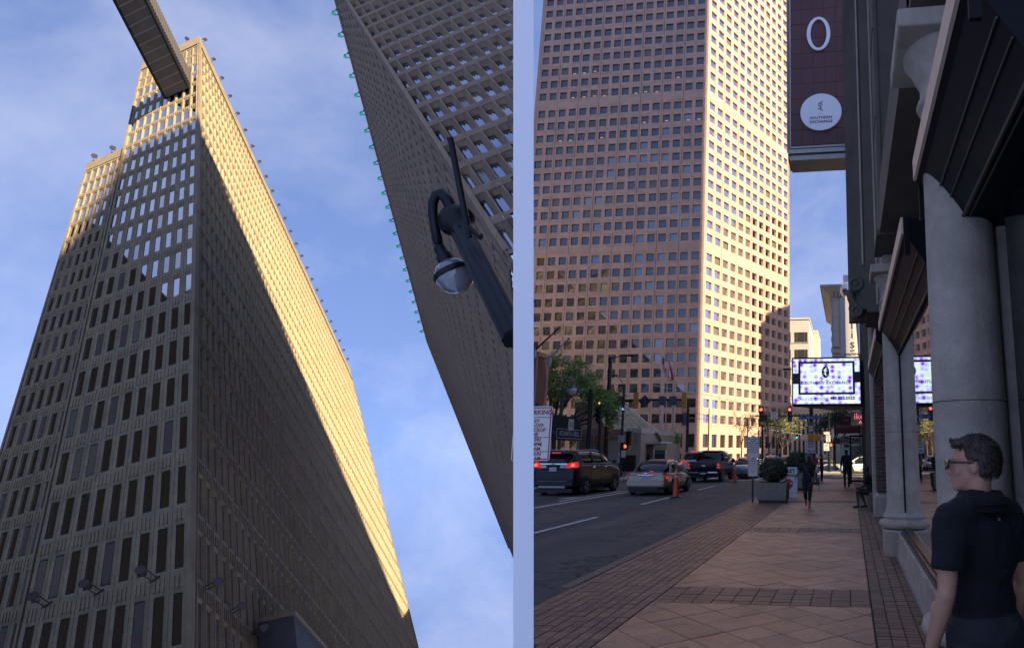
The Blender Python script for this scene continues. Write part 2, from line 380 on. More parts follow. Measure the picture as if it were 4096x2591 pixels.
# ---- lower block set back behind it
O2 = LO + L2 * .4 + L1 * 9.222 + LW * 5.305; K1, K2 = L1 * .808, LW * .81
tb = thing('office_tower', 'lower tan concrete block behind the tall left tower, its top storeys sunlit', 'tower')
grid(tb, [(O2, K1, K2, L2, range(0, 6), range(0, 24), ())], con)
q = P3(O2, K1, K2, L2)
m = MB(); m.hexa([q(-.1, -.685, -.04), q(6.2, -.685, -.04), q(6.2, -.685, 20), q(-.1, -.685, 20), q(-.1, 0, -.04), q(6.2, 0, -.04), q(6.2, 0, 20), q(-.1, 0, 20)]); m.build('parapet', con, tb)
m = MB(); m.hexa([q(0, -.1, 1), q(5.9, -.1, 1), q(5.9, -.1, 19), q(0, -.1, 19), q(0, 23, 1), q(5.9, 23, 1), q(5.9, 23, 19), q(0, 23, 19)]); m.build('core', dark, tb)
m = MB(); m.hexa([q(6, 0, -.03), q(6.2, 0, -.03), q(6.2, 0, 20), q(6, 0, 20), q(6, 23.5, -.03), q(6.2, 23.5, -.03), q(6.2, 23.5, 20), q(6, 23.5, 20)]); m.build('end_wall', con, tb)
# ---- right tower
tr = thing('office_tower', 'brown concrete tower at upper right of the sky with green roof floodlights, all in shade', 'tower')
grid(tr, [(RO, R1, RW, R2, range(0, 20), range(-4, 18), ()), (RO, R2, RW, R1, range(75), range(-4, 18), (-4,))], con2, 300, (.5, .2), glass_r)
q = P3(RO, R1, RW, R2)
m = MB(); m.hexa([q(-.12, -4.52, -.1), q(8, -4.52, -.1), q(8, -4.52, 75), q(-.12, -4.52, 75), q(-.12, -4, -.1), q(8, -4, -.1), q(8, -4, 75), q(-.12, -4, 75)]); m.build('parapet', con2, tr)
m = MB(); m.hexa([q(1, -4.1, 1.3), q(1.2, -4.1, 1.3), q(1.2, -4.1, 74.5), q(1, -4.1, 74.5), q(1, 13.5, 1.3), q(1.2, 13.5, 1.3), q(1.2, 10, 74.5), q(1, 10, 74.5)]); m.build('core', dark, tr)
m = MB(); m.hexa([q(-.1, -4, -.08), q(.22, -4, -.08), q(.22, -4, .3), q(-.1, -4, .3), q(-.1, 14.9, -.08), q(.22, 14.9, -.08), q(.22, 14.9, .3), q(-.1, 14.9, .3)]); m.build('corner_pier', con2, tr)
m = MB(); m.hexa([q(-.1, -4.52, 75), q(.6, -4.52, 75), q(.6, -4.52, 75.3), q(-.1, -4.52, 75.3), q(-.1, 10.2, 75), q(.6, 10.2, 75), q(.6, 10.2, 75.3), q(-.1, 10.2, 75.3)]); m.build('end_wall', con2, tr)
# ---- footbridge high between the towers
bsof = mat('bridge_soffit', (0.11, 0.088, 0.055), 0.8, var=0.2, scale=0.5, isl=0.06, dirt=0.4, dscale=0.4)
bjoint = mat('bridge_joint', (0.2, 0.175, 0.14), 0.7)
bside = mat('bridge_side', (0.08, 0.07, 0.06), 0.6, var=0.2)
br = thing('footbridge', 'dark enclosed footbridge jutting from the top of the sunlit left tower', 'bridge')
q = P3(LO, L1, LW, L2); u0, u1, nb, nt_ = 1.24, 4.23, 2.42, 1.15
js = [plane_hit(500 + .2823 * x, 130 + .2823 * y, LO + LW * nb, L1, L2)[1] for x, y in ((545, 810), (485, 690), (418, 565), (355, 440), (290, 305), (225, 175), (155, 45))]
st = (js[0] - js[-1]) / 6; k0 = js[0]
for i in range(-1, 16):
    b1, b0 = min(-.05, k0 - i * st), k0 - (i + 1) * st
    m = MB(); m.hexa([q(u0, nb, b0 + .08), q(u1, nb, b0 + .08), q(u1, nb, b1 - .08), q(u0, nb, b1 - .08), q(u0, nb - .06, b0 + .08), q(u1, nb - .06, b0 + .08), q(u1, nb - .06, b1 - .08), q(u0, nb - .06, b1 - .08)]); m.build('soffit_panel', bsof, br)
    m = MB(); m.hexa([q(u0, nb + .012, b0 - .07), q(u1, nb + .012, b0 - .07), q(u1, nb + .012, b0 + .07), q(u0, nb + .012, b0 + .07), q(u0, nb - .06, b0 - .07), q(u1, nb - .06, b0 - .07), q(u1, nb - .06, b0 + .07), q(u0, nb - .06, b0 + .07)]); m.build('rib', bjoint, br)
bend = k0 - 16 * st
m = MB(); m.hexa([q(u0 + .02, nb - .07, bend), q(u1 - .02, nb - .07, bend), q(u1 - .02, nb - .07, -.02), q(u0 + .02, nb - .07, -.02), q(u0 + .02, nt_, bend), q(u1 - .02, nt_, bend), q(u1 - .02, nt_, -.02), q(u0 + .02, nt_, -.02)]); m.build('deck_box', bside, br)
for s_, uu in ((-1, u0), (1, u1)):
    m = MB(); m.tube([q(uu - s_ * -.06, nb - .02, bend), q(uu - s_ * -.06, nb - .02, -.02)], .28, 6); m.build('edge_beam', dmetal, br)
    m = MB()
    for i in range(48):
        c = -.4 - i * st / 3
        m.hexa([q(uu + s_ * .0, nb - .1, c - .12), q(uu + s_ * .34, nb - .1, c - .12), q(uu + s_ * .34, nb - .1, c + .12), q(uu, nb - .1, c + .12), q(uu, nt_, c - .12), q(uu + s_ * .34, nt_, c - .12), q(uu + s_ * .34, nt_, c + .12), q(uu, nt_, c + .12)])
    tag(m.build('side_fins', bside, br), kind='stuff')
# ---- roof floodlights: one drum on two rods, copied along the parapets
teal = mat('green_lens', (0.0, 0.30, 0.16), 0.3, var=0.0, emis=(0.0, 0.62, 0.32), estr=0.12)
def flood(label, group, base, out, up, lens, r=.3):
    t = thing('floodlight', label, 'floodlight', base, group=group)
    d = out * .95 + up * .5
    m = MB(); side = out.cross(up).normalized()
    for s_ in (-1, 1): m.tube([side * .16 * s_, d * .9 + side * .2 * s_], .035, 5)
    m.tube([side * -.3, side * .3], .05, 5)
    m.build('bracket', dmetal, t)
    ax = (EYE - base).normalized()
    m = MB(); m.lathe([(.01, .25), (r * .8, .22), (r, .05), (r, -.16), (r * .92, -.16)], d, 12, -ax); h = m.build('lamp_head', dmetal, t, True)
    m = MB(); m.lathe([(.001, .165), (r * .9, .162)], d, 12, ax); m.build('lens', lens, h)
    return t
outL, upL = -L1.normalized(), -LW.normalized()
lensd = mat('dull_lens', (0.05, 0.04, 0.045), 0.25, var=0.1)
f0 = flood('dark round floodlight on the long sunlit parapet of the left tower', 'floodlights along the left tower roof', LO + L2 * .7 - LW * 2.84, outL, upL * .6, lensd)
for k in range(1, 25): copy_tree(f0, loc=LO + L2 * (3 * k + .7) - LW * 2.84)
outF = -L2.normalized()
flood('dark floodlight on the short front parapet of the left tower', None, LO + L1 * 1.75 - LW * 2.84, outF * .5, upL * 1.6, lensd, .34)
flood('outer of two dark floodlights on the lower left block', None, O2 + K1 * 4.9 - K2 * .685, outF * .4, upL * 1.9, lensd, .36)
flood('inner of two dark floodlights on the lower left block', None, O2 + K1 * 1.9 - K2 * .685, outF * .4, upL * 1.9, lensd, .36)
outR, upR = -R1.normalized(), -RW.normalized()
g0 = flood('round green floodlight on the roof edge of the brown tower', 'green floodlights along the right tower roof', RO + R2 * 5.32 - RW * 4.5, outR * .55, upR * .15, teal, .17)
for k in range(-1, 23):
    if k: copy_tree(g0, loc=RO + R2 * (3 * k + 5.32) - RW * 4.5)
for nm, (uu, vv) in {'leftmost': (7.6, 0), 'middle': (4.7, 0), 'right-hand': (1.7, 0)}.items():
    flood(nm + ' of three black spotlights low on the left tower front', None, LO + L1 * uu + LW * 19.97 - L2 * .05, (outF * 1.1 + L1.normalized() * .5), upL * .5, lensd, .27)
for nm, vv in (('nearest', 1.9), ('second', 4.9), ('third', 7.9)):
    flood(nm + ' black spotlight from the corner low on the shaded long wall', None, LO + L2 * vv + LW * 19.97, outL * 1.1, upL * .6, lensd, .27)
# ---- dark service box at the foot of the long wall
v0, n0 = plane_hit(1024, 2487, LO, L2, LW); q = P3(LO, L2, LW, L1)
t = thing('service_box', 'plain dark grey service block against the foot of the left tower', 'building')
m = MB(); m.hexa([q(v0, n0, -2.2), q(v0 + 22, n0, -2.2), q(v0 + 22, n0, -.1), q(v0, n0, -.1), q(v0, 24.3, -2.2), q(v0 + 22, 24.3, -2.2), q(v0 + 22, 24.3, -.1), q(v0, 24.3, -.1)]); m.build('wall', mat('service_grey', (0.075, 0.07, 0.075), 0.85, var=0.2, scale=.8, bump=.2, bscale=12), t)
m = MB(); m.hexa([q(v0 - .1, n0 - .05, -2.35), q(v0 + 22.1, n0 - .05, -2.35), q(v0 + 22.1, n0 - .05, -.1), q(v0 - .1, n0 - .05, -.1), q(v0 - .1, n0 + .02, -2.35), q(v0 + 22.1, n0 + .02, -2.35), q(v0 + 22.1, n0 + .02, -.1), q(v0 - .1, n0 + .02, -.1)]); m.build('coping', con2, t)
# ---- black street lamp close by, looking up its post
upv = upL; dk = mat('lamp_black', (0.006, 0.007, 0.009), 0.4, 0.0, var=0.25, scale=12, spec=.3)
D_ = 5.6; at = lambda X, Y, d=D_: EYE + ray(X, Y) * d
cl = at(1828, 883); ft = at(2046, 1318, 4.7); pd = (ft - cl).normalized()
lp = thing('street_lamp', 'black fluted street lamp with curled arm and clear globe before the brown tower', 'street lamp', ft + pd * .02)
o = lp.location.copy()
m = MB(); L_ = (ft + pd * .1 - cl).length; n = 32
u_, w_, d_ = basis_of(pd); rings = []
for t_ in (0, L_):
    rings.append([cl - o + pd * t_ + (u_ * math.cos(2 * math.pi * j / n) + w_ * math.sin(2 * math.pi * j / n)) * (.092 + .006 * t_ / L_ - (.011 if j % 4 in (0,) else 0)) for j in range(n)])
m.loft(rings); m.build('post', dk, lp)
m = MB(); m.lathe([(.09, .22), (.1, .1), (.135, .06), (.15, .03), (.155, 0), (.15, -.03), (.11, -.05), (.09, -.09), (.05, -.14), (.001, -.16)], cl - o, 28, pd); m.build('collar', dk, lp, True)
arm = [at(*p) - o for p in ((1822, 880), (1812, 845), (1790, 800), (1765, 772), (1745, 778), (1732, 812), (1732, 860), (1742, 920), (1754, 975))]
m = MB(); m.tube(arm, [.06, .055, .05, .046, .043, .041, .04, .04, .042], 12); m.build('curled_arm', dk, lp, True)
s0, s1, s2 = at(1754, 975) - o, at(1786, 1042) - o, at(1826, 1108) - o; ga = (s2 - s0).normalized()
m = MB(); m.lathe([(.03, -.16), (.05, -.13), (.055, -.06), (.07, -.05), (.075, .02), (.1, .05), (.165, .1), (.172, .13), (.16, .14)], s1, 24, ga); m.build('lamp_holder', dk, lp, True)
gl = mat('frosted_globe', (0.17, 0.17, 0.18), 0.12, var=0.35, scale=9, spec=0.8, coat=0.6)
m = MB(); m.ball(s1 + ga * .15, .158, 24, 16); m.build('globe', gl, lp, True)
m = MB(); r0, r1 = at(1801, 552, 5.2) - o, at(1878, 950, 5.2) - o; m.tube([r0, r1], .026, 12); m.build('banner_rod', dk, lp)
m = MB(); m.tube([at(1874, 905, 5.2) - o, at(1915, 945, 5.2) - o, at(1925, 948, 5.2) - o], [.02, .018, .03], 8); m.build('clamp', dk, lp)
# ---- unseen blocks: one added to shade the towers, one mirrored in their lower windows
nb_ = thing('unseen_block', 'tall grey unseen block on open legs off to the right, added to shade the towers', 'building')
XB = 110
def to_sun(p): q_ = p + SUN * ((XB - p.x) / SUN.x); return q_.y, q_.z
s13, s9, s0_, s61, s64 = [to_sun(p) for p in (LO + L1 * 13 + LW * 9.4, LO + L1 * 9 + LW * 5.3, LO + LW * 5.2, LO + L2 * 61 + LW * 12.5, LO + L2 * 64.5 + LW * 13)]
mid_ = sorted([(*s13, 105), (*s9, 110), (*s0_, 112)])
prof = [(-150, 190, 70), (mid_[0][0] - 14, 196, 90)] + mid_ + [(*s61, s61[1] - 6), (*s64, s64[1] - 20)]
gm_ = mat('block_grey', (0.22, 0.2, 0.18), 0.85, var=0.1)
m = MB()
for (ya, za, wa), (yb, zb, wb_) in zip(prof[:-1], prof[1:]):
    m.hexa([(XB, ya, wa), (XB + 26, ya, wa), (XB + 26, yb, wb_), (XB, yb, wb_), (XB, ya, za), (XB + 26, ya, za), (XB + 26, yb, zb), (XB, yb, zb)])
m.build('shade_mass', gm_, nb_)
m = MB(); m.box(XB + 1, XB + 25, -150, prof[1][0], 0, 80); m.box(XB + 1, XB + 25, s61[0] - .5, s64[0] - .5, 0, s64[1] - 10); m.build('legs', gm_, nb_)
ob_ = thing('unseen_block', 'long dark unseen slab off to the left behind the camera', 'building')
m = MB(); m.box(-205, -172, -70, 82, -40, 66); m.box(-204, -173, -69, 60, 66, 76); m.build('wall', mat('slab_black', (0.004, 0.004, 0.005), 1.0, var=0.15, spec=0.0), ob_)  # kept black so the lower tower windows mirror something dark
# ---- white gutter between the two views, built as an added slab
pa, pb_ = 2053.0, 2134.5
wd = thing('gutter_slab', 'white gutter strip between the tower view and the street view, added as a slab', 'wall')
def col_pts(X, d, tt): return [EYE + ray(X, y) * d for y in tt]
near, far = 4.05, 4.55
tp, bt = -40, 2640
pw = [EYE + ray(pa, tp) * near, EYE + ray(pb_, tp) * near, EYE + ray(pb_ - 18, tp) * far, EYE + ray(pa + 22, tp) * far, EYE + ray(pa, bt) * near, EYE + ray(pb_, bt) * near, EYE + ray(pb_ - 18, bt) * far, EYE + ray(pa + 22, bt) * far]
m = MB(); m.hexa(pw); m.build('gutter_body', mat('gutter_white', (0.93, 0.92, 0.90), 0.9, var=0.0, spec=0.2), wd)
# ================================================================ RIGHT: the street
ZR = -0.1
c0, c1 = gnd(2093, 2591), gnd(2093, 1835)
cutP = (c0.x, c0.y); cutN = Vector((c1.y - c0.y, -(c1.x - c0.x))).normalized(); cutN = (cutN.x, cutN.y)
def sheet(name, poly, z, m, th=None, parent=None, kind='structure'):
    p = clip_line(poly, cutP, cutN)
    b = MB()
    if th: b.prism([(x, y, z - th) for x, y in p], (0, 0, th))
    else: b.face([(x, y, z) for x, y in p])
    o = b.build(name, m, parent)
    if kind: o['kind'] = kind
    return o
def rect(x0, x1, y0, y1): return [(x0, y0), (x1, y0), (x1, y1), (x0, y1)]
asph = mat('asphalt', (0.066, 0.058, 0.05), 0.82, var=0.3, scale=1.3, bump=0.5, bscale=90, dirt=0.5, dscale=0.25, dcol=(0.018, 0.018, 0.02))
def add_cracks(m):
    nt = m.node_tree; N, L = nt.nodes, nt.links; b = N['Principled BSDF']; src = b.inputs['Base Color'].links[0].from_socket
    geo = N.new('ShaderNodeNewGeometry'); nz = N.new('ShaderNodeTexNoise'); nz.inputs['Scale'].default_value = 0.2; nz.inputs['Detail'].default_value = 12; nz.inputs['Roughness'].default_value = 0.62
    L.new(geo.outputs['Position'], nz.inputs['Vector'])
    s = N.new('ShaderNodeMath'); s.operation = 'SUBTRACT'; L.new(nz.outputs['Fac'], s.inputs[0]); s.inputs[1].default_value = 0.5
    a = N.new('ShaderNodeMath'); a.operation = 'ABSOLUTE'; L.new(s.outputs[0], a.inputs[0])
    r = N.new('ShaderNodeMapRange'); L.new(a.outputs[0], r.inputs['Value']); r.inputs['From Min'].default_value = 0.0; r.inputs['From Max'].default_value = 0.009; r.inputs['To Min'].default_value = 1; r.inputs['To Max'].default_value = 0
    mx = N.new('ShaderNodeMix'); mx.data_type = 'RGBA'; L.new(r.outputs[0], mx.inputs['Factor']); L.new(src, mx.inputs['A']); mx.inputs['B'].default_value = (0.008, 0.008, 0.009, 1)
    mp_ = N.new('ShaderNodeMapping'); mp_.inputs['Scale'].default_value = (.75, .03, 1); L.new(geo.outputs['Position'], mp_.inputs[0])
    n5 = N.new('ShaderNodeTexNoise'); n5.inputs['Scale'].default_value = 1.3; n5.inputs['Detail'].default_value = 5; L.new(mp_.outputs[0], n5.inputs['Vector'])
    r5 = N.new('ShaderNodeMapRange'); L.new(n5.outputs['Fac'], r5.inputs['Value']); r5.inputs['From Min'].default_value = .3; r5.inputs['From Max'].default_value = .7; r5.inputs['To Min'].default_value = .62; r5.inputs['To Max'].default_value = 1.35
    sc_ = N.new('ShaderNodeVectorMath'); sc_.operation = 'SCALE'; L.new(mx.outputs['Result'], sc_.inputs[0]); L.new(r5.outputs[0], sc_.inputs['Scale'])
    L.new(sc_.outputs[0], b.inputs['Base Color'])
add_cracks(asph)
# unseen sheet added under the towers to block light from below, in their frame
gN = L1.cross(L2).normalized(); gO = LO + LW * 24.4
pp_ = clip_line([(-260, 0), (-9, 0), (-9, 260), (-260, 260)], (cutP[0] - cutN[0] * .4, cutP[1] - cutN[1] * .4), (-cutN[0], -cutN[1]))
m = MB(); m.face([(x, y, gO.z - ((x - gO.x) * gN.x + (y - gO.y) * gN.y) / gN.z) for x, y in pp_]); tag(m.build('light_block_sheet', mat('sheet_grey', (.09, .085, .08), .85, var=.2)), kind='structure')
sheet('road', rect(-900, 900, -40, 1600), ZR, asph)
grout = mat('grout', (0.028, 0.023, 0.02), 0.95, var=0.2, scale=5)
gran = mat('pink_granite', (0.40, 0.222, 0.128), 0.5, var=0.26, scale=26, bump=0.2, bscale=140, isl=0.16, dirt=0.6, dscale=1.3, spots=.55)
brk = mat('paving_brick', (0.225, 0.126, 0.076), 0.55, var=0.2, scale=9, bump=0.3, bscale=90, isl=0.24, dirt=0.6, dscale=0.9, spots=.5)
brkd = mat('paving_brick_dark', (0.15, 0.086, 0.06), 0.5, var=0.2, scale=9, bump=0.3, bscale=90, isl=0.24, dirt=0.5, dscale=1.1, spots=.5)
kerbm = mat('kerb_granite', (0.14, 0.105, 0.08), 0.7, var=0.2, scale=12)
sw = sheet('sidewalk', rect(-3.62, 0.78, -6, 44), -.012, grout, .28)
kb = MB()
for i in range(8, 28): kb.box(-3.78, -3.615, -6 + i * 1.8, -6 + i * 1.8 + 1.78, -.3, 0.004)
kb.build('kerb', kerbm, sw)
BANDS = [(1.0, 1.9), (7.75, 8.65), (14.55, 15.45), (23.2, 24.1), (30.2, 31.1), (37.6, 38.5)]
pcs = []   # (distance, name, material, polygon)
d = .55
for i in range(-1, 12):
    for j in range(0, 160):
        if (i + j) % 2: continue
        cx, cy = -2.35 + i * d / 2, 1.9 + j * d / 2; g = .008
        po = [(cx, cy - d / 2 + g), (cx + d / 2 - g, cy), (cx, cy + d / 2 - g), (cx - d / 2 + g, cy)]
        segs = [(a[1], b[0]) for a, b in zip(BANDS, BANDS[1:] + [(44, 44)])]
        for y0, y1 in segs:
            p = clip_poly(po, -2.335, .185, y0 + .01, y1 - .01)
            if len(p) >= 3: pcs.append((math.hypot(cx, cy), 'paver', gran, p))
def bricks(x0, x1, y0, y1, w, l, m, off=0.0):
    nx = max(1, round((x1 - x0) / w)); ny = max(1, round((y1 - y0) / l)); w = (x1 - x0) / nx; l = (y1 - y0) / ny
    for i in range(nx):
        for j in range(ny):
            x, y = x0 + i * w, y0 + j * l
            pcs.append((math.hypot(x, y), 'brick', m, [(x + .006, y + .006), (x + w - .006, y + .006), (x + w - .006, y + l - .006), (x + .006, y + l - .006)]))
bricks(-3.6, -2.35, 4.4, 44, .13, .2, brk)
bricks(.2, .76, 4.0, 44, .14, .1, brkd)
for y0, y1 in BANDS: bricks(-2.34, .19, y0, y1, .23, .15, brkd)
lim = {'paver': 300, 'brick': 300}; cnt = {'paver': 0, 'brick': 0}; rest = {}
vis = []
for p in pcs:
    cx = sum(q[0] for q in p[3]) / len(p[3]); cy = sum(q[1] for q in p[3]) / len(p[3])
    X, Y = pix((cx, cy, 0))
    if 2100 < X < 4140 and Y < 2680: vis.append(p)
vis.sort(key=lambda t: t[0]); share = {}
for ds, nm, m, po in vis:
    if (po[0][0] + po[1][0]) * .5 * cutN[0] + po[0][1] * cutN[1] < cutP[0] * cutN[0] + cutP[1] * cutN[1]: continue
    dz = rnd.uniform(-.0025, .0025)
    if cnt[nm] < lim[nm]:
        cnt[nm] += 1; o0 = po[0]
        key = (m.name, tuple((round(a - o0[0], 3), round(b - o0[1], 3)) for a, b in po))
        if key not in share:
            b = MB(); b.prism([(a - o0[0], c - o0[1], -.03) for a, c in po], (0, 0, .03)); share[key] = b.mesh(nm, m)
        put(nm, share[key], sw, (o0[0], o0[1], dz))
    else:
        rest.setdefault((nm, m.name), MB()).prism([(a, c, -.03) for a, c in po], (0, 0, .03 + dz))
for (nm, mn), b in rest.items(): tag(put('far_' + nm + 's', b.mesh(nm, MATS[mn]), sw), kind='stuff')
swc = mat('sidewalk_concrete', (0.2, 0.19, 0.175), 0.8, var=0.2, scale=1.5, bump=0.3, bscale=50, dirt=0.3)
sheet('far_sidewalk', rect(-90, -14.6, 10, 46.5), 0.02, swc, .3)
sheet('far_sidewalk', rect(-90, -15, 57, 330), 0.02, swc, .3)
sheet('far_sidewalk', rect(-3.9, 60, 58, 330), 0.02, swc, .3)
# painted lines
wp = mat('road_paint', (0.52, 0.52, 0.5), 0.6, var=0.18, scale=14, dirt=0.55, dscale=3.5, dcol=(0.08, 0.08, 0.08))
yp = mat('road_paint_yellow', (0.45, 0.28, 0.06), 0.6, var=0.18, scale=14, dirt=0.5, dscale=3)
marks = tag(MB().box(-7.48, -7.34, -60, -59, ZR, ZR + .004).build('lane_markings', wp), kind='structure')
def stripe(p, q, w, m=wp):
    a, b = gnd(*p, ZR), gnd(*q, ZR); xm = (a.x + b.x) / 2
    MB().box(xm - w / 2, xm + w / 2, a.y, b.y, ZR + .001, ZR + .005).build('dash', m, marks)
for p, q_ in (((2135, 2131), (2388, 2067)), ((2566, 2016), (2681, 1988)), ((2791, 1958), (2861, 1942)), ((2925, 1926), (2965, 1917))): stripe(p, q_, .13)
a, b = gnd(2135, 2031, ZR), gnd(2528, 1959, ZR)
MB().box(a.x - .07, a.x + .07, a.y, 43.5, ZR + .001, ZR + .005).build('line', wp, marks)
MB().box(a.x - .55, a.x - .45, a.y + 3, 31, ZR + .001, ZR + .005).build('line', wp, marks)
for i in range(3): MB().box(a.x - 1.2, a.x - .6, a.y + 4.4 + i * .35, a.y + 4.52 + i * .35, ZR + .001, ZR + .005).build('hatch_bar', wp, marks)
MB().box(-14.2, -14.0, 45, 46, ZR + .001, ZR + .005).build('yellow_line', yp, marks)
for i in range(6): MB().box(-13.4 + i * 1.6, -12.8 + i * 1.6, 45.0, 48.0, ZR + .001, ZR + .005).build('crossing_bar', wp, marks)
MB().box(-14, -3.9, 43.7, 44.1, ZR + .001, ZR + .005).build('stop_line', wp, marks)
# ---------------------------------------------------------------- pink granite tower
S_ = 159.268
def lev(x, y): return Vector((x * _ca - y * _sa, x * _sa + y * _ca, 0))
TO = lev(-0.11594072 * S_, S_); T1 = lev(-0.0188856 * S_, 0.00244533 * S_); T2 = lev(0.01180885 * S_, 0.01937207 * S_)
FH, Z0, BD = 3.8, 53.84, 0.4038
pink = mat('tower_granite', (0.385, 0.25, 0.188), 0.62, var=0.1, scale=0.6, bump=0.1, bscale=30, isl=0.11, dirt=0.3, dscale=0.09, dcol=(0.2, 0.125, 0.09), streak=.12)
pjoint = mat('tower_joint', (0.14, 0.08, 0.06), 0.9, var=0.1)
pglass = mat('bronze_glass', (0.016, 0.012, 0.010), 0.04, var=0.0, spec=0.5, ior=2.1)
pblind = mat('bronze_glass_blind', (0.10, 0.085, 0.07), 0.15, var=0.1, spec=0.7, coat=0.4)
pblue = mat('bronze_glass_sky', (0.03, 0.034, 0.045), 0.03, var=0.0, spec=0.5, ior=2.7)
pcoat = mat('coated_glass', (0.78, 0.74, 0.76), 0.03, 1.0, var=0.0)
plit = mat('window_light', (.5, .35, .15), .5, var=0, emis=(1.0, .62, .22), estr=.07)
pt = thing('granite_tower', 'pink granite office tower with square windows above the traffic lights, right face in sun', 'tower', TO)
nI1 = Vector((T1.y, -T1.x, 0)).normalized(); nI1 = nI1 if nI1.y > 0 else -nI1
nI2 = Vector((T2.y, -T2.x, 0)).normalized(); nI2 = nI2 if nI2.x < 0 else -nI2
def pmod(A, I, w0=.16, w1=.84, h0=.2, h1=.78, H=FH, j0=.004, j1=.996):
    m = MB(); Z = Vector((0, 0, H)); P = lambda a, b, c: A * a + Z * b + I * c
    for a0, a1, b0, b1 in ((j0, w0, 0, 1), (w1, j1, 0, 1), (w0, w1, 0, h0), (w0, w1, h1, 1)):
        m.face([P(a0, b0 + .003 * (b0 == 0), 0), P(a1, b0 + .003 * (b0 == 0), 0), P(a1, b1, 0), P(a0, b1, 0)])
    for (a, b), (c, e) in (((w0, h0), (w1, h0)), ((w1, h0), (w1, h1)), ((w1, h1), (w0, h1)), ((w0, h1), (w0, h0))):
        m.face([P(a, b, 0), P(c, e, 0), P(c, e, .42), P(a, b, .42)])
    return m
def ppane(A, I, w0=.16, w1=.84, h0=.2, h1=.78, H=FH):
    m = MB(); Z = Vector((0, 0, H)); P = lambda a, b, c: A * a + Z * b + I * c
    m.hexa([P(w0 - .01, h0 - .01, .4), P(w1 + .01, h0 - .01, .4), P(w1 + .01, h0 - .01, .46), P(w0 - .01, h0 - .01, .46), P(w0 - .01, h1 + .01, .4), P(w1 + .01, h1 + .01, .4), P(w1 + .01, h1 + .01, .46), P(w0 - .01, h1 + .01, .46)])
    return m
rowz = [Z0 - (r + 1) * FH for r in range(12)] + [Z0 + (n + BD) * FH for n in range(11)] + [Z0 + (n + 2 * BD) * FH for n in range(11, 29)]
its = []
for fi, (A, I, n, mg) in enumerate(((T1, nI1, 16, .2467), (T2, nI2, 12, .1425))):
    for c in range(n):
        for z in rowz:
            ctr = TO + A * (c + mg + .5) + Vector((0, 0, z + FH / 2)); X, Y = pix(ctr)
            if 2040 < X < 3330 and -130 < Y < 1900:
                its.append((X > 2060 and abs(pix(ctr + A)[0] - X) * abs(pix(ctr + Vector((0, 0, FH)))[1] - Y), fi, c, z, A, I, mg))
its.sort(key=lambda t: -t[0])
pr_, gr_, bl_, gc_ = MB(), MB(), MB(), MB(); shp = {}
for k, (a, fi, c, z, A, I, mg) in enumerate(its):
    loc = A * (c + mg) + Vector((0, 0, z)); wn_ = rnd.random() < (.10 if fi == 0 else .05)
    par = c % 2
    if k < 300:
        if (fi, par) not in shp: shp[(fi, par)] = (pmod(A, I, j0=.016 if par == 0 else 0.0, j1=1.0 if par == 0 else .984).mesh('panel', pink), ppane(A, I).mesh('pane', pcoat if fi else pglass), ppane(A, I).mesh('pane', pblind), ppane(A, I).mesh('pane', pcoat if fi else pblue))
        put('panel', shp[(fi, par)][0], pt, loc); put('pane', shp[(fi, par)][2 if wn_ else (3 if rnd.random() < .22 else 1)], pt, loc)
    else:
        b = pmod(A, I, j0=.016 if par == 0 else 0.0, j1=1.0 if par == 0 else .984); pr_.add([v + loc for v in b.v], b.f); b = ppane(A, I); (bl_ if wn_ else (gc_ if fi else gr_)).add([v + loc for v in b.v], b.f)
for b, nm, mt in ((pr_, 'upper_panels', pink), (gr_, 'upper_panes', pglass), (bl_, 'upper_blinds', pblind), (gc_, 'upper_coated_panes', pcoat)): tag(put(nm, b.mesh(nm, mt), pt), kind='stuff')
for A, I, n, mg in ((T1, nI1, 16, .2467), (T2, nI2, 12, .1425)):
    P = lambda a, z, c: A * a + Vector((0, 0, z)) + I * c
    top = rowz[-1] + FH
    for nm, a0, a1 in (('edge_strip', .0, mg), ('edge_strip', n + mg, n + 2 * mg)):
        m = MB(); m.hexa([P(a0, 0, 0), P(a1 - .008, 0, 0), P(a1 - .008, 0, .5), P(a0, 0, .5), P(a0, top, 0), P(a1 - .008, top, 0), P(a1 - .008, top, .5), P(a0, top, .5)]); m.build(nm, pink, pt)
    for zb in (Z0, Z0 + (11 + BD) * FH):
        for c in range(0, n, 2):
            m = MB(); m.hexa([P(c + mg + .016, zb + .02, 0), P(c + 2 + mg - .016, zb + .02, 0), P(c + 2 + mg - .016, zb + .02, .3), P(c + mg + .016, zb + .02, .3), P(c + mg + .016, zb + BD * FH - .01, 0), P(c + 2 + mg - .016, zb + BD * FH - .01, 0), P(c + 2 + mg - .016, zb + BD * FH - .01, .3), P(c + mg + .016, zb + BD * FH - .01, .3)]); m.build('band_panel', pink, pt)
    for c in range(n):
        loc = P(c + mg, 2.2, 0); H = Z0 - 12 * FH - 2.2
        o = pmod(A, I, .2, .8, .14, .68, H).build('base_panel', pink, pt, fix=False); o.location = loc
        o = ppane(A, I, .2, .8, .14, .68, H).build('base_pane', pglass, pt, fix=False); o.location = loc
        o = pmod(A, I, .24, .76, .02, .7, 2.18).build('plinth_panel', pink, pt, fix=False); o.location = P(c + mg, 0, 0)
        o = ppane(A, I, .24, .76, .02, .7, 2.18).build('plinth_pane', pglass, pt, fix=False); o.location = P(c + mg, 0, 0)
    m = MB(); m.hexa([P(.1, .1, .47), P(n + mg, .1, .47), P(n + mg, .1, .9), P(.1, .1, .9), P(.1, top, .47), P(n + mg, top, .47), P(n + mg, top, .9), P(.1, top, .9)]); m.build('core', pjoint, pt)
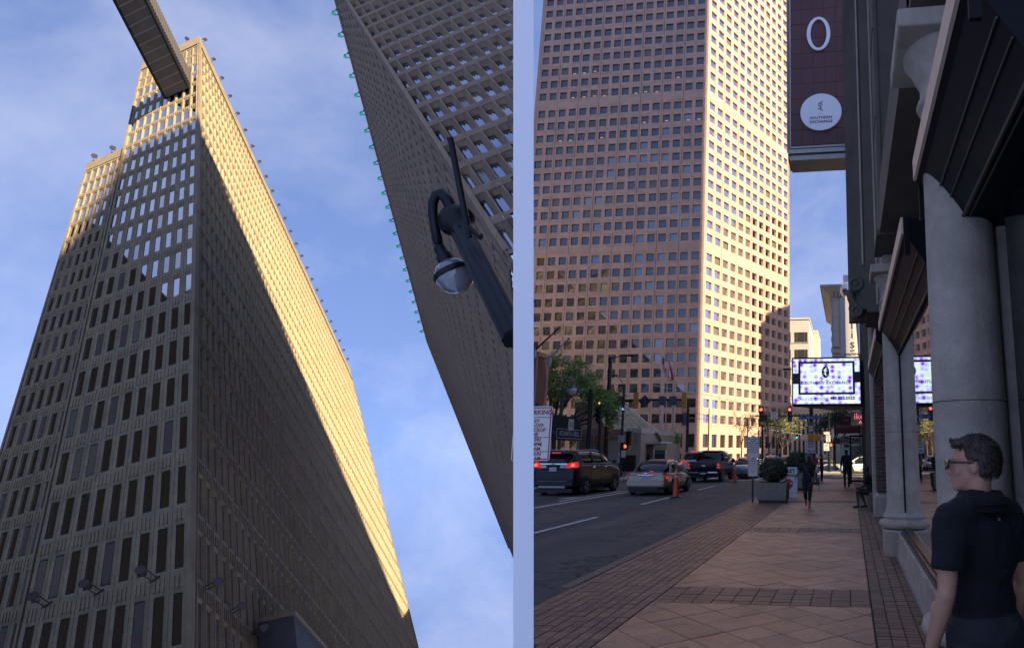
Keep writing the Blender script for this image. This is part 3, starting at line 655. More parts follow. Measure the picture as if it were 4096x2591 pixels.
for c, z in [(c_, rowz[23]) for c_ in (4, 5, 6, 9, 10, 11, 12)] + [(c_, rowz[24]) for c_ in (2,)] + [(c_, rowz[25]) for c_ in (10, 11, 12)] + [(c_, rowz[21]) for c_ in (0, 1, 3, 5)] + [(c_, rowz[20]) for c_ in (9, 12, 13)]:
    P = lambda a, zz, k_: T1 * a + Vector((0, 0, zz)) + nI1 * k_
    a0 = c + .2467 + rnd.uniform(.34, .5); zz = z + FH * rnd.uniform(.26, .34); m = MB(); m.hexa([P(a0, zz, .385), P(a0 + .28, zz, .385), P(a0 + .28, zz, .398), P(a0, zz, .398), P(a0, zz + .28, .385), P(a0 + .28, zz + .28, .385), P(a0 + .28, zz + .28, .398), P(a0, zz + .28, .398)]); m.build('lit_ceiling_lamp', plit, pt)
E1 = T1 * 16.5; E2 = T2 * 12.3
m = MB(); tz = rowz[-1] + FH; m.hexa([(0, 0, tz), E2 + Vector((0, 0, tz)), E1 + E2 + Vector((0, 0, tz)), E1 + Vector((0, 0, tz)), (0, 0, tz + 2), E2 + Vector((0, 0, tz + 2)), E1 + E2 + Vector((0, 0, tz + 2)), E1 + Vector((0, 0, tz + 2))]); m.build('roof', pink, pt)
m = MB(); m.hexa([E1, E1 + E2, E1 + E2 + nI1, E1 + nI1, E1 + Vector((0, 0, tz)), E1 + E2 + Vector((0, 0, tz)), E1 + E2 + nI1 + Vector((0, 0, tz)), E1 + nI1 + Vector((0, 0, tz))]); m.build('rear_wall', pink, pt)
m = MB(); m.hexa([E2, E1 + E2, E1 + E2 - T2 * .2, E2 - T2 * .2, E2 + Vector((0, 0, tz)), E1 + E2 + Vector((0, 0, tz)), E1 + E2 - T2 * .2 + Vector((0, 0, tz)), E2 - T2 * .2 + Vector((0, 0, tz))]); m.build('rear_wall', pink, pt)
# ---------------------------------------------------------------- far buildings
def slab(name, label, X0, X1, Ytop, dist, depth, wm, gm, rows, frow, cols, side=None, h0=0.0):
    """a plain block facing us: window rows at height fractions"""
    a, b = atY(X0, 1700, dist), atY(X1, 1700, dist); zt = atY((X0 + X1) / 2, Ytop, dist).z
    t = thing(name, label, 'building', (a.x, dist, 0)); W = b.x - a.x
    MB().box(0, W, 0, depth, h0, zt).build('wall', wm, t); MB().box(-.3, W + .3, -.3, depth, zt, zt + 1).build('parapet', wm, t)
    for z in rows(zt):
        f = MB().box(W * .02, W * .98, -.25, -.003, z - .5, z - .25).build('sill', wm, t)
        for c0_, c1_ in cols: MB().box(W * c0_, W * c1_, -.12, -.004, z, z + frow).build('window', gm, t)
        if side:
            for y0, y1 in side: MB().box(W + .004, W + .12, depth * y0, depth * y1, z, z + frow).build('window', gm, t)
    return t, W, zt
cream = mat('cream_stone', (0.33, 0.315, 0.275), 0.8, var=0.08, scale=.2)
fgl = mat('far_glass', (0.03, 0.028, 0.027), 0.12, var=0.1, scale=.3)
slab('office_building', 'white far office building with wide dark window bands beside the pink tower', 3150, 3240, 1278, 330, 46, cream, fgl, lambda zt: [zt - 12 - i * 9.2 for i in range(7)], 5.2, [(.34, .44), (.46, .80), (.82, .93), (.02, .16)], [(.2, .24), (.6, .64)])
slab('office_building', 'narrow sunlit slab behind the white far office building', 3245, 3274, 1328, 400, 40, mat('warm_stone', (0.55, 0.45, 0.26), 0.8, var=.06), fgl, lambda zt: [zt - 20 - i * 10 for i in range(5)], 1.6, [(.7, .76)])
t, W, zt = slab('office_building', 'pale low building with tall narrow windows beneath the lit screen', 3170, 3330, 1640, 190, 30, cream, fgl, lambda zt: [], 3, [])
for i in range(9):
    for z0, z1 in ((1.5, 5.2), (7.0, 13.0)): MB().box(W * (.04 + i * .106), W * (.04 + i * .106 + .05), -.1, .02, z0, min(z1, zt - .6)).build('window', fgl, t)
MB().box(0, W, -.4, 0, 5.6, 6.4).build('ledge', cream, t)
# ornate hotel block with the tall white sign
stone = mat('old_stone', (0.36, 0.34, 0.30), 0.85, var=0.15, scale=.8, bump=.3, bscale=5, dirt=.3, dscale=.3)
a, b = atY(3330, 1500, 112), atY(3440, 1500, 112); zt = atY(3380, 1168, 112).z
t = thing('old_hotel_building', 'old stone hotel with heavy bracketed cornice behind the white vertical sign', 'building', (a.x, 112, 0)); W = b.x - a.x
MB().box(0, W, 0, 30, 0, zt).build('wall', stone, t)
m = MB(); m.hexa([(-.2, -.2, zt - .6), (W, -.2, zt - .6), (W, 30, zt - .6), (-.2, 30, zt - .6), (-1.7, -1.7, zt + .6), (W, -1.7, zt + .6), (W, 30, zt + .6), (-1.7, 30, zt + .6)]); m.box(-1.9, W, -1.9, 30, zt + .62, zt + 1.0); c_ = m.build('cornice', stone, t)
for i in range(7): MB().box(.1 + i * .62, .4 + i * .62, -1.0, -.2, zt - 1.0, zt - .3).build('dentil', stone, c_)
MB().box(.3, 1.3, -.45, -.002, zt - 10, zt - .8).build('carved_pilaster', stone, t); MB().box(-.15, W, -.4, -.003, zt - 11, zt - 10.3).build('string_course', stone, t)
for i in range(8): MB().box(1.7, 2.6, -.1, .1, zt - 5 - i * 3.2, zt - 3 - i * 3.2).build('window', fgl, t)
for i in range(9): MB().box(-.12, .28, -.12, .6, zt - 7 - i * 1.9, zt - 6.2 - i * 1.9).build('quoin', stone, t)
MB().box(2.2, 4.5, 3, 8, zt + 1, zt + 4).build('roof_hut', mat('hut_white', (.6, .62, .62), .7), t)
# white vertical hotel sign with a silver ball
d = 84; a, b, c = atY(3361, 1300, d), atY(3382, 1300, d), atY(3431, 1300, d); zt, zb = atY(3390, 1183, d).z, atY(3390, 1432, d).z
sg = thing('hotel_sign', 'tall white vertical hotel sign topped by a silver ball', 'sign', (b.x, d, zb))
wsig = mat('sign_white', (0.62, 0.57, 0.48), 0.5, var=0.05); gsig = mat('sign_grey', (0.33, 0.36, 0.42), 0.5, var=0.05); ink = mat('sign_ink', (0.03, 0.028, 0.026), 0.6, var=0)
W = c.x - b.x; H = zt - zb
m = MB(); m.hexa([(0, 0, 0), (W, 0, 0), (W, 1.6, 0), (a.x - b.x, 1.2, 0), (0, 0, H), (W * .72, 0, H), (W * .72, 1.6, H), (a.x - b.x, 1.2, H)]); m.build('sign_box', wsig, sg)
m = MB(); m.hexa([(a.x - b.x - .01, 1.2, .01), (-.01, -.01, .01), (-.005, .01, .01), (a.x - b.x, 1.25, .01), (a.x - b.x - .01, 1.2, H - .01), (-.01, -.01, H - .01), (-.005, .01, H - .01), (a.x - b.x, 1.25, H - .01)]); m.build('side_panel', gsig, sg)
for s_, z, k in (('the', .91, .62), ('e', .81, 1.9), ('l', .67, 1.7), ('l', .52, 1.7), ('i', .37, 1.6), ('s', .22, 1.7), ('on', .12, .55), ('peachtree', .065, .55)):
    text(s_, k, ink, sg, (W * .52, -.02, H * z), (1, 0, 0), (0, 0, 1), bold=.01)
m = MB(); m.ball((W * .33, .8, H + .95), 1.18, 20, 14); m.build('ball', mat('silver', (.55, .56, .58), .22, .9, var=.1), sg, True)
# right-hand block beyond the cross street
dk_wall = mat('shop_brick_dark', (0.10, 0.075, 0.065), 0.85, var=.2, scale=1.2)
t = thing('shop_building', 'dark low shop building beyond the cross street at right', 'building', (1.2, 60, 0))
MB().box(0, 40, 0, 22, 0, 11).build('wall', dk_wall, t)
for i in range(4): MB().box(-.06, -.003, 2 + i * 5, 5.6 + i * 5, .4, 3.4).build('shop_window', fgl, t)
MB().box(-.25, 0, 0, 22, 10.2, 10.8).build('cornice', dk_wall, t)
for i in range(5): MB().box(1 + i * 4, 3.4 + i * 4, -.06, -.003, 5.2, 8).build('window', fgl, t)
def shade_at(p, X_): q_ = p + SUN * ((X_ - p.x) / SUN.x); return q_
q8, q12, qc, ql = TO + T2 * 7.6, TO + T2 * 12.6, TO, TO + T1 * 17
b0_, b1_ = shade_at(q8 + Vector((0, 0, 39)), 46), shade_at(q12 + Vector((0, 0, 39)), 46)
f0_, f1_ = shade_at(ql, 22), shade_at(qc, 22)
for nm, bx, hh in (('dark glass tower off to the right, mirrored in the pink tower', (60, 92, 231, 280), 108), ('plain tower off to the right that shades the foot of the pink tower', (46, 62, b0_.y, b1_.y + 8), b0_.z), ('unseen slab added behind the hotel to shade the pink tower front', (22, 22.5, f0_.y - 6, f1_.y - .2), 245)):
    t = thing('unseen_block', nm, 'building', (bx[0], bx[2], 0))
    if bx[1] - bx[0] < 1:  # hidden slab, added only to shade the pink tower front
        Ly = bx[3] - bx[2]; kk = SUN.y / SUN.x * 16; MB().hexa([(0, 0, 0), (16, kk, 0), (16, Ly + kk, 0), (0, Ly, 0), (0, 0, hh), (16, kk, hh), (16, Ly + kk, hh), (0, Ly, hh)]).build('wall', MATS['slab_dark'], t); MB().box(2, 9, 4, 12, hh, hh + 4).build('roof_plant', MATS['slab_dark'], t); continue
    MB().box(0, bx[1] - bx[0], 0, bx[3] - bx[2], 0, hh).build('wall', mat('slab_dark', (0.07, 0.065, 0.06), 0.8, var=0.15), t); MB().box(2, bx[1] - bx[0] - 2, 2, bx[3] - bx[2] - 2, hh, hh + 4).build('roof_plant', MATS['slab_dark'], t)
# ================================================================ the hotel on the right, seen along its front
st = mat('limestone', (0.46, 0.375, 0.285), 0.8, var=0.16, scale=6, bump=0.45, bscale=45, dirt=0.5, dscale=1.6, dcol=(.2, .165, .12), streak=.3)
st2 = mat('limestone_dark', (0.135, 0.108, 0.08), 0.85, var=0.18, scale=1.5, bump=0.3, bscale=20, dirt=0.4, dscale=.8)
blk = mat('black_steel', (0.006, 0.006, 0.008), 0.6, var=0.2, scale=4, spec=.15)
brz = mat('bronze_trim', (0.07, 0.05, 0.038), 0.45, 0.4, var=0.15, scale=6)
tan = mat('copper_edge', (0.72, 0.50, 0.34), 0.6, var=0.12, scale=7)
shop = mat('shop_glass', (0.62, 0.62, 0.63), 0.015, 1.0, var=0.0)
blackgl = mat('black_glass', (0.006, 0.006, 0.008), 0.06, var=0.0, spec=.5)
mort = mat('mortar_pale', (0.30, 0.27, 0.24), 0.9, var=.1)
hb = thing('hotel_building', 'stone hotel front with columns and black canopies along the right sidewalk', 'building', (0, 0, 0))
def column(y, cx=.89, r=.268, z0=.42, ztop=5.0):
    c = MB(); prof = [(.34, 0), (.40, .02), (.42, .07), (.40, .13), (.34, .15), (.33, .16), (.345, .175), (.35, .20), (.335, .225), (.315, .235), (.30, .28), (r, .42), (r * .99, 1.8), (r * .93, ztop - z0 - .55)]
    o = c.lathe(prof, (cx, y, z0), 40).build('column', st, hb, True)
    zt = ztop - .55
    MB().lathe([(r * .93, 0), (r * 1.02, .02), (r * 1.06, .05), (r * 1.02, .08), (r * .93, .1), (r * .93, .24), (r * 1.0, .26), (r * 1.05, .29), (r * 1.22, .40), (r * 1.38, .46), (r * 1.40, .5)], (cx, y, zt), 40).build('capital', st, o, True)
    bevel(MB().box(cx - .45, cx + .45, y - .45, y + .45, zt + .5, zt + .66).build('abacus', st, o), .02)
    MB().lathe([(r * 1.0, -.004), (r * 1.004, 0), (r * 1.0, .004)], (cx, y, 2.07), 40).build('joint', st2, o)
    return o
for y in (4.95, 11.9):
    column(y)
    bevel(MB().box(.55, 1.3, y - .52, y + .5, 0, .41).build('plinth', st, hb), .015)
    MB().box(.542, 1.2, y - .535, y - .52, -.005, .025).build('grout_line', mort, hb)
    bevel(MB().box(1.17, 1.45, y - .02, y + .34, .0, 4.2).build('pilaster', st, hb), .02)
# stylobate wall, sill rails and the mirror-like shop window between the columns
for y0, y1 in ((5.45, 11.38), (2.75, 4.43)):
    m = MB(); m.hexa([(.74, y0, 0), (1.3, y0, 0), (1.3, y1, 0), (.74, y1, 0), (.77, y0, .36), (1.3, y0, .36), (1.3, y1, .36), (.77, y1, .36)]); bevel(m.build('low_wall', st, hb), .012)
    MB().box(.725, .74, y0, y1, -.005, .03).build('grout_line', mort, hb)
    MB().box(.76, .80, y0, y1, .361, .385).build('sill_nosing', st, hb)
    MB().box(.80, .93, y0, y1, .362, .40).build('sill', st2, hb)
    m = MB(); m.box(.83, .95, y0, y1, .402, .44); m.box(.87, .97, y0, y1, .442, .47); m.build('sill_rail', brz, hb)
MB().box(.915, .935, 5.2, 11.75, .47, 3.6).build('shop_window', shop, hb)
MB().box(.90, .914, 11.60, 11.645, .47, 3.6).build('glazing_bar', blk, hb)
MB().box(1.12, 1.2, 2.75, 4.45, .47, 3.4).build('shop_window', blackgl, hb)
MB().box(1.45, 1.6, 2.75, 4.9, 0, 12).build('black_front', blk, hb); MB().box(1.45, 1.6, -1.5, 2.74, 0, 2.6).build('shade_wall', blk, hb)  # low wall out of view, added to keep sun off the near man
for yy in (3.3,): MB().box(1.05, 1.119, yy, yy + .12, .47, 3.6).build('glazing_bar', blk, hb)
# canopies: a copper lip above a black sloping soffit
def canopy(y0, y1):
    prof = [(.60, 4.10), (.60, 3.93), (.64, 3.90), (.86, 3.52), (.90, 3.44), (1.6, 3.44), (1.6, 4.10)]
    m = MB(); m.prism([(x, y0, z) for x, z in prof], (0, y1 - y0, 0)); o = m.build('canopy', blk, hb)
    MB().box(.575, .599, y0 + .02, y1 - .02, 3.935, 4.12).build('copper_lip', tan, o)
    for x, z, r in ((.735, 3.722, .008), (.80, 3.61, .007), (.885, 3.45, .016), (.93, 3.44, .008)):
        MB().tube([(x, y0 + .01, z), (x, y1 - .01, z)], r, 6).build('rail', brz, o)
    MB().box(.602, .66, y0 - .03, y0 - .001, 3.7, 4.1).build('end_plate', blk, o); MB().box(.62, .9, y1 + .001, y1 + .03, 3.6, 4.1).build('end_plate', blk, o)
canopy(2.78, 5.15); canopy(6.45, 11.95)
canopy_far = MB(); canopy_far.prism([(.55, 12.6, 4.1), (.55, 12.6, 3.9), (.9, 12.6, 3.4), (1.4, 12.6, 3.4), (1.4, 12.6, 4.1)], (0, 5.2, 0)); o = canopy_far.build('canopy', blk, hb)
MB().box(.53, .549, 12.65, 17.75, 3.92, 4.12).build('copper_lip', tan, o)
for x, z in ((.68, 3.69), (.86, 3.43)): MB().tube([(x, 12.6, z), (x, 17.8, z)], .02, 6).build('rail', brz, o)
# upper storeys
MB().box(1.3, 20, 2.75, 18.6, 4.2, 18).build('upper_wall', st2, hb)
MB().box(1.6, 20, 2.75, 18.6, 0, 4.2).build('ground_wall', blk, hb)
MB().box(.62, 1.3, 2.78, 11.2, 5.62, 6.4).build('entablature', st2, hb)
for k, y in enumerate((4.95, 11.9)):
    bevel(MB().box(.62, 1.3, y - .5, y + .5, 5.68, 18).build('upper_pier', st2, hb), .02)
    m = MB()
    for x0, x1, z0, z1 in ((.66, .70, 5.9, 28), (1.18, 1.22, 5.9, 28), (.66, 1.22, 5.85, 5.9)): m.box(x0, x1, y - .53, y - .5, z0, z1)
    m.build('panel_moulding', st2, hb)
MB().box(.56, 1.3, 11.2, 12.6, 5.58, 5.68).build('impost', st2, hb)
for i in range(12): MB().box(.61, .625, 11.38, 12.42, 8.0 + i * 1.9, 8.012 + i * 1.9).build('joint', blk, hb)
# arch between the pier and the projecting portal band
m = MB(); n = 14; yc, rr = 13.45, .78
for i in range(n):
    a0, a1 = math.pi * i / n, math.pi * (i + 1) / n
    for ro, ri, x0, x1 in ((rr + .22, rr + .12, .72, .95), (rr + .12, rr, .78, .95)):
        p = lambda a, r, x: (x, yc - r * math.cos(a), 8.2 + r * 1.7 * math.sin(a))
        m.hexa([p(a0, ri, x0), p(a1, ri, x0), p(a1, ri, x1), p(a0, ri, x1), p(a0, ro, x0), p(a1, ro, x0), p(a1, ro, x1), p(a0, ro, x1)])
for s_ in (-1, 1):
    for ro, ri, x0 in ((rr + .22, rr + .12, .72), (rr + .12, rr, .78)): m.box(x0, .95, min(yc + s_ * ri, yc + s_ * ro), max(yc + s_ * ri, yc + s_ * ro), 4.3, 8.2)
m.build('arch_surround', st, hb)
MB().box(.96, 1.0, 12.6, 14.4, 4.2, 10).build('arch_recess', blk, hb)
brw = mat('red_brick', (0.115, 0.055, 0.042), 0.8, var=.2, scale=8, bump=.3, bscale=60, isl=.25)
MB().box(.80, .95, 12.65, 12.66, 4, 30).build('reveal', brw, hb)
m = MB()
for y, x0, w in ((14.52, .30, .05), (14.66, .22, .1), (14.86, .34, .06), (15.05, .12, .16), (15.35, .06, .2), (15.7, .14, .12), (15.95, .04, .28)): m.box(x0, 1.3, y, y + w, 4.95, 24)
m.build('moulded_band', st2, hb)
MB().box(.45, 1.3, 14.4, 16.3, 4.85, 24).build('portal_band', st2, hb)
MB().box(.36, .40, 14.46, 14.5, 6.0, 30).build('bead', st, hb); MB().box(.66, .70, 14.28, 14.32, 5, 30).build('bead', st, hb)
# scroll bracket under the band
m = MB()
for z, r in ((5.55, .17), (4.9, .13)):
    m.lathe([(.001, -.2), (r * .3, -.21), (r * .35, -.19), (r * .62, -.19), (r * .66, -.215), (r, -.215), (r, .25)], (.22, 14.7, z), 20, (0, 1, 0))
m.tube([(.05, 14.75, 5.45), (.1, 14.75, 5.25), (.2, 14.75, 5.1), (.33, 14.75, 4.95), (.3, 14.75, 4.8)], [.09, .1, .11, .1, .08], 10)
m.build('scroll_bracket', st2, hb, True)
# brick pier with single bricks
bp = MB().box(.72, 1.5, 18.22, 19.2, .62, 5.6).build('brick_pier', mort, hb)
bmesh_cache = {}
def brick_at(x, y, z, sx, sy, sz):
    k = (round(sx, 3), round(sy, 3), round(sz, 3))
    if k not in bmesh_cache: bmesh_cache[k] = MB().box(0, sx, 0, sy, 0, sz).mesh('brick', brw)
    put('brick', bmesh_cache[k], bp, (x, y, z))
for r in range(50):
    z = .635 + r * .099; off = (r % 2) * .11
    x = .715
    while x < 1.2:
        L = min(.21, 1.2 - x) if not (off and x == .715) else .10
        brick_at(x, 18.205, z, L - .012, .09, .085); x += L
    y = 18.30
    while y < 19.18:
        L = .21 if not (off and y == 18.30) else .10
        L = min(L, 19.19 - y); brick_at(.708, y, z, .09, L - .012, .085); y += L
m = MB(); m.box(.62, 1.5, 18.15, 19.3, 0, .5); m.hexa([(.62, 18.15, .5), (1.5, 18.15, .5), (1.5, 19.3, .5), (.62, 19.3, .5), (.72, 18.22, .62), (1.5, 18.22, .62), (1.5, 19.2, .62), (.72, 19.2, .62)]); bevel(m.build('pier_base', st, hb), .015)
MB().box(.605, .62, 18.14, 19.3, -.005, .03).build('grout_line', mort, hb)
MB().box(.70, 1.5, 18.2, 19.25, 5.61, 5.9).build('pier_cap', st2, hb)
bevel(MB().box(.62, 1.2, 19.35, 19.75, 0, 6).build('stone_jamb', st, hb), .02)
MB().box(.55, 1.0, 19.9, 22.5, 0, .5).build('bench_ledge', st2, hb)
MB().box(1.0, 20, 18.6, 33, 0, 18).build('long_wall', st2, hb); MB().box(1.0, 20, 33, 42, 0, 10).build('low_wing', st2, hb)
m = MB()
for i in range(9): m.box(.72, 1.0, 20.5 + i * 2.4, 20.8 + i * 2.4, 0, 14)
m.build('pilasters', st2, hb)
for i in range(8): MB().box(.93, .998, 21.1 + i * 2.4, 22.6 + i * 2.4, .5, 3.4).build('window', blackgl, hb)
m = MB()
for y in (37.6, 38.6, 39.8): m.box(-.05, .05, y, y + .1, 0, 2.7); m.box(.85, .95, y, y + .1, 0, 2.7)
for z in (.1, 2.6): m.box(-.05, .95, 37.6, 37.7, z, z + .1); m.box(-.05, .05, 37.7, 39.8, z, z + .1)
m.build('entrance_frame', blk, hb)
# ---------------------------------------------------------------- tall blade sign
d = 30.0
a, b = atY(3163, 586, d), atY(3398, 572, d); top = 34.0
plum = mat('plum_panel', (0.085, 0.03, 0.028), 0.6, var=.15, scale=3, isl=.08)
alu = mat('aluminium_edge', (0.30, 0.28, 0.25), 0.4, .6, var=.2, scale=5)
wht = mat('white_acrylic', (0.68, 0.69, 0.72), 0.4, var=.03)
bs = thing('blade_sign', 'tall plum coloured panel sign with a white letter O and round white emblem', 'sign', (a.x, d, 0))
W = b.x - a.x; zb = a.z
MB().box(-.16, W + .1, .16, 1.6, zb - .62, top).build('sign_case', alu, bs)
m = MB()
for i in range(5): m.box(-.2 + i * .035, -.185 + i * .035, .0, .2, zb - .3, top)
m.build('edge_ribs', alu, bs)
nc, ph = 5, W / 5 * 1.46
for i in range(nc):
    z = zb + .05
    for j in range(13):
        MB().box(i * W / nc + .01, (i + 1) * W / nc - .01, .08, .158, z + j * ph + .01, z + (j + 1) * ph - .01).build('panel', plum, bs)
MB().box(0, W, .14, .159, zb, top).build('joint_sheet', mat('plum_joint', (.25, .2, .2), .7), bs)
MB().box(-.03, .0, .05, .16, zb, top).build('edge_bar', wht, bs); MB().box(W, W + .04, .05, .16, zb, top).build('edge_bar', wht, bs)
m = MB(); m.box(-.1, W + .1, .0, .3, zb - .12, zb - .02); m.box(-.14, W + .1, -.05, .5, zb - .42, zb - .2); m.box(-.05, W + .1, .05, 1.5, zb - .75, zb - .5); m.build('bottom_rails', alu, bs)
def disc(cx, cz, rx, rz, y0, y1, m_, nm, inner=None, tw=0.0):
    b = MB(); n = 40
    po = [(cx + rx * math.cos(2 * math.pi * i / n), cz + rz * math.sin(2 * math.pi * i / n)) for i in range(n)]
    if not inner: b.prism([(x, y0, z) for x, z in po], (0, y1 - y0, 0))
    else:
        pi_ = [(cx + inner[0] * math.cos(2 * math.pi * i / n + tw), cz + inner[1] * math.sin(2 * math.pi * i / n + tw)) for i in range(n)]
        for i in range(n):
            j = (i + 1) % n; b.hexa([(po[i][0], y0, po[i][1]), (po[j][0], y0, po[j][1]), (pi_[j][0], y0, pi_[j][1]), (pi_[i][0], y0, pi_[i][1]), (po[i][0], y1, po[i][1]), (po[j][0], y1, po[j][1]), (pi_[j][0], y1, pi_[j][1]), (pi_[i][0], y1, pi_[i][1])])
    return b.build(nm, m_, bs)
e = lambda x, y: atY(3150 + .4594 * x, .4594 * y, d + .0) - Vector((a.x, d, 0))
c = e(270, 295); r = e(377, 455)
disc(c.x, c.z, .62, .98, -.02, .06, wht, 'letter', (.42, .84), .2)
c = e(291, 980)
disc(c.x, c.z, 1.05, 1.02, -.06, .06, wht, 'emblem_disc')
inkb = mat('sign_black', (.012, .012, .014), .5, var=0)
text('SOUTHERN', .20, inkb, bs, (c.x, -.065, c.z - .33), (1, 0, 0), (0, 0, 1), bold=.006, spacing=1.12)
text('EXCHANGE', .20, inkb, bs, (c.x, -.065, c.z - .55), (1, 0, 0), (0, 0, 1), bold=.006, spacing=1.12)
text('EST. 1907', .06, inkb, bs, (c.x, -.065, c.z - .12), (1, 0, 0), (0, 0, 1))
text('S', .52, inkb, bs, (c.x - .06, -.066, c.z + .30), (1, 0, 0), (0, 0, 1), sx=.8); text('E', .36, inkb, bs, (c.x + .05, -.067, c.z + .46), (1, 0, 0), (0, 0, 1), sx=.8); text('L', .36, inkb, bs, (c.x + .05, -.067, c.z + .17), (1, 0, 0), (0, 0, 1), sx=.9)
# ---------------------------------------------------------------- lit screen over the sidewalk
a, b = atY(3173, 1615, d), atY(3442, 1608, d); zt = atY(3300, 1436, d).z + .02
sc = thing('lit_screen', 'bright lilac and yellow electronic sign hanging over the sidewalk', 'screen', (a.x, d, 0)); W = b.x - a.x; H = zt - a.z; zb = a.z
MB().box(-.06, W + .06, .05, .9, zb - .08, zt + .08).build('sign_case', blk, sc)
m = MB(); m.hexa([(0, .9, zb - .06), (W + .5, .9, zb - .06), (W + .5, 8, zb + .2), (W * .55, 8, zb + .2), (0, .9, zt), (W + .5, .9, zt), (W + .5, 8, zt), (W * .55, 8, zt)]); m.build('marquee_body', mat('marquee_grey', (.07, .07, .075), .6, var=.2), sc)
led = bpy.data.materials.new('led_screen'); led.use_nodes = True; N = led.node_tree.nodes; L = led.node_tree.links; N.clear()
g = N.new('ShaderNodeTexCoord'); vo = N.new('ShaderNodeTexVoronoi'); vo.inputs['Scale'].default_value = 3.9; vo.inputs['Randomness'].default_value = .55; L.new(g.outputs['Object'], vo.inputs['Vector'])
cr_ = N.new('ShaderNodeValToRGB'); el = cr_.color_ramp.elements; el[0].position = .16; el[0].color = (.16, .01, .80, 1); el[1].position = .36; el[1].color = (.50, .42, .95, 1)
x_ = el.new(.58); x_.color = (.62, .80, .92, 1); x_ = el.new(.85); x_.color = (.85, .88, .55, 1); L.new(vo.outputs['Distance'], cr_.inputs[0])
wv = N.new('ShaderNodeTexWave'); wv.inputs['Scale'].default_value = 14; wv.bands_direction = 'Z'; L.new(g.outputs['Object'], wv.inputs['Vector'])
mr = N.new('ShaderNodeMapRange'); L.new(wv.outputs['Fac'], mr.inputs['Value']); mr.inputs['To Min'].default_value = .24; mr.inputs['To Max'].default_value = .32
em = N.new('ShaderNodeEmission'); L.new(cr_.outputs[0], em.inputs['Color']); L.new(mr.outputs[0], em.inputs['Strength'])
ou = N.new('ShaderNodeOutputMaterial'); L.new(em.outputs[0], ou.inputs[0])
MB().box(0, W, .0, .049, zb, zt).build('screen_face', led, sc)
scr_ink = mat('screen_ink', (.01, .01, .012), .5, var=0)
fx0, fx1, fz0, fz1 = W * .08, W * .925, zb + H * .2, zb + H * .94
m = MB(); t_ = .1
m.box(fx0, fx1, -.012, -.002, fz0, fz0 + t_); m.box(fx0, fx1, -.012, -.002, fz1 - t_, fz1); m.box(fx0, fx0 + t_, -.012, -.002, fz0 + t_, fz1 - t_); m.box(fx1 - t_, fx1, -.012, -.002, fz0 + t_, fz1 - t_)
m.box(-.02, fx0, -.012, -.002, zb + H * .44, zb + H * .68); m.box(fx1, W + .02, -.012, -.002, zb + H * .46, zb + H * .7); m.build('frame_graphic', scr_ink, sc)
b_ = MB(); n = 28; cx, cz = W * .49, zb + H * .70
b_.prism([(cx + .175 * math.cos(2 * math.pi * i / n), -.014, cz + .28 * math.sin(2 * math.pi * i / n)) for i in range(n)], (0, .01, 0)); b_.build('oval_logo', scr_ink, sc)
lw = mat('screen_white', (.7, .75, .8), .5, var=0, emis=(.7, .8, .9), estr=.35)
text('S', .34, lw, sc, (cx - .03, -.018, cz), (1, 0, 0), (0, 0, 1), sx=.8); text('E', .22, lw, sc, (cx + .03, -.019, cz + .1), (1, 0, 0), (0, 0, 1)); text('L', .22, lw, sc, (cx + .03, -.019, cz - .1), (1, 0, 0), (0, 0, 1))
text('SOUTHERN EXCHANGE', .20, scr_ink, sc, (cx, -.006, zb + H * .455), (1, 0, 0), (0, 0, 1), bold=.004, spacing=1.12)
text('BALLROOMS', .08, mat('screen_grey', (.3, .3, .45), .5, var=0), sc, (cx, -.006, zb + H * .375), (1, 0, 0), (0, 0, 1), spacing=1.5)
text('CALL US TODAY', .19, mat('screen_violet', (.16, .06, .4), .5, var=0), sc, (W * .29, -.006, zb + H * .10), (1, 0, 0), (0, 0, 1), spacing=1.05)
text('404.522.5522', .19, scr_ink, sc, (W * .735, -.006, zb + H * .115), (1, 0, 0), (0, 0, 1), bold=.01, spacing=1.1)
m = MB(); m.tube([(W, .4, zt - .9), (W + .9, .3, zt - .25)], .03, 6); m.tube([(W, .4, zb + .4), (W + .8, .3, zb + .75)], .03, 6); m.build('stay_rods', blk, sc)
m = MB(); m.tube([(-.05, .3, zt - .45), (-.42, .3, zt - .42)], .02, 6); m.box(-.5, -.2, .2, .4, zt - .47, zt - .40); m.build('arm_lamp', blk, sc)
# ================================================================ vehicles (local frame: +y forwards, origin on the road under the middle of the rear bumper)
tyre = mat('tyre', (0.012, 0.012, 0.012), 0.85, var=.1)
rimm = mat('alloy_rim', (0.28, 0.28, 0.29), 0.3, 0.8, var=.1)
cglass = mat('car_glass', (0.010, 0.012, 0.012), 0.05, var=0.0, spec=.4)
trimb = mat('black_trim', (0.012, 0.012, 0.012), 0.5, var=.1)
chrome = mat('chrome', (0.6, 0.6, 0.62), 0.15, 1.0, var=0)
redoff = mat('lamp_red', (0.28, 0.01, 0.012), 0.2, var=0, coat=.8)
redon = mat('lamp_red_lit', (0.5, 0.02, 0.02), 0.3, var=0, emis=(1.0, 0.045, 0.03), estr=.11)
redhot = mat('lamp_red_core', (0.7, 0.1, 0.06), 0.3, var=0, emis=(1.0, 0.16, 0.08), estr=.3)
clear = mat('lamp_clear', (0.45, 0.46, 0.48), 0.1, var=0, coat=.6)
plate = mat('licence_plate', (0.45, 0.47, 0.52), 0.45, var=.1, scale=30)
def paint(n, c, metal=.3): return mat('paint_' + n, c, 0.3, metal if c[0] > .05 else 0.0, var=.05, scale=2, coat=.5 if c[0] > .05 else 0.0, spec=.35)
def ring(y, half): return [Vector((x, y, z)) for x, z in half] + [Vector((-x, y, z)) for x, z in half[::-1]]
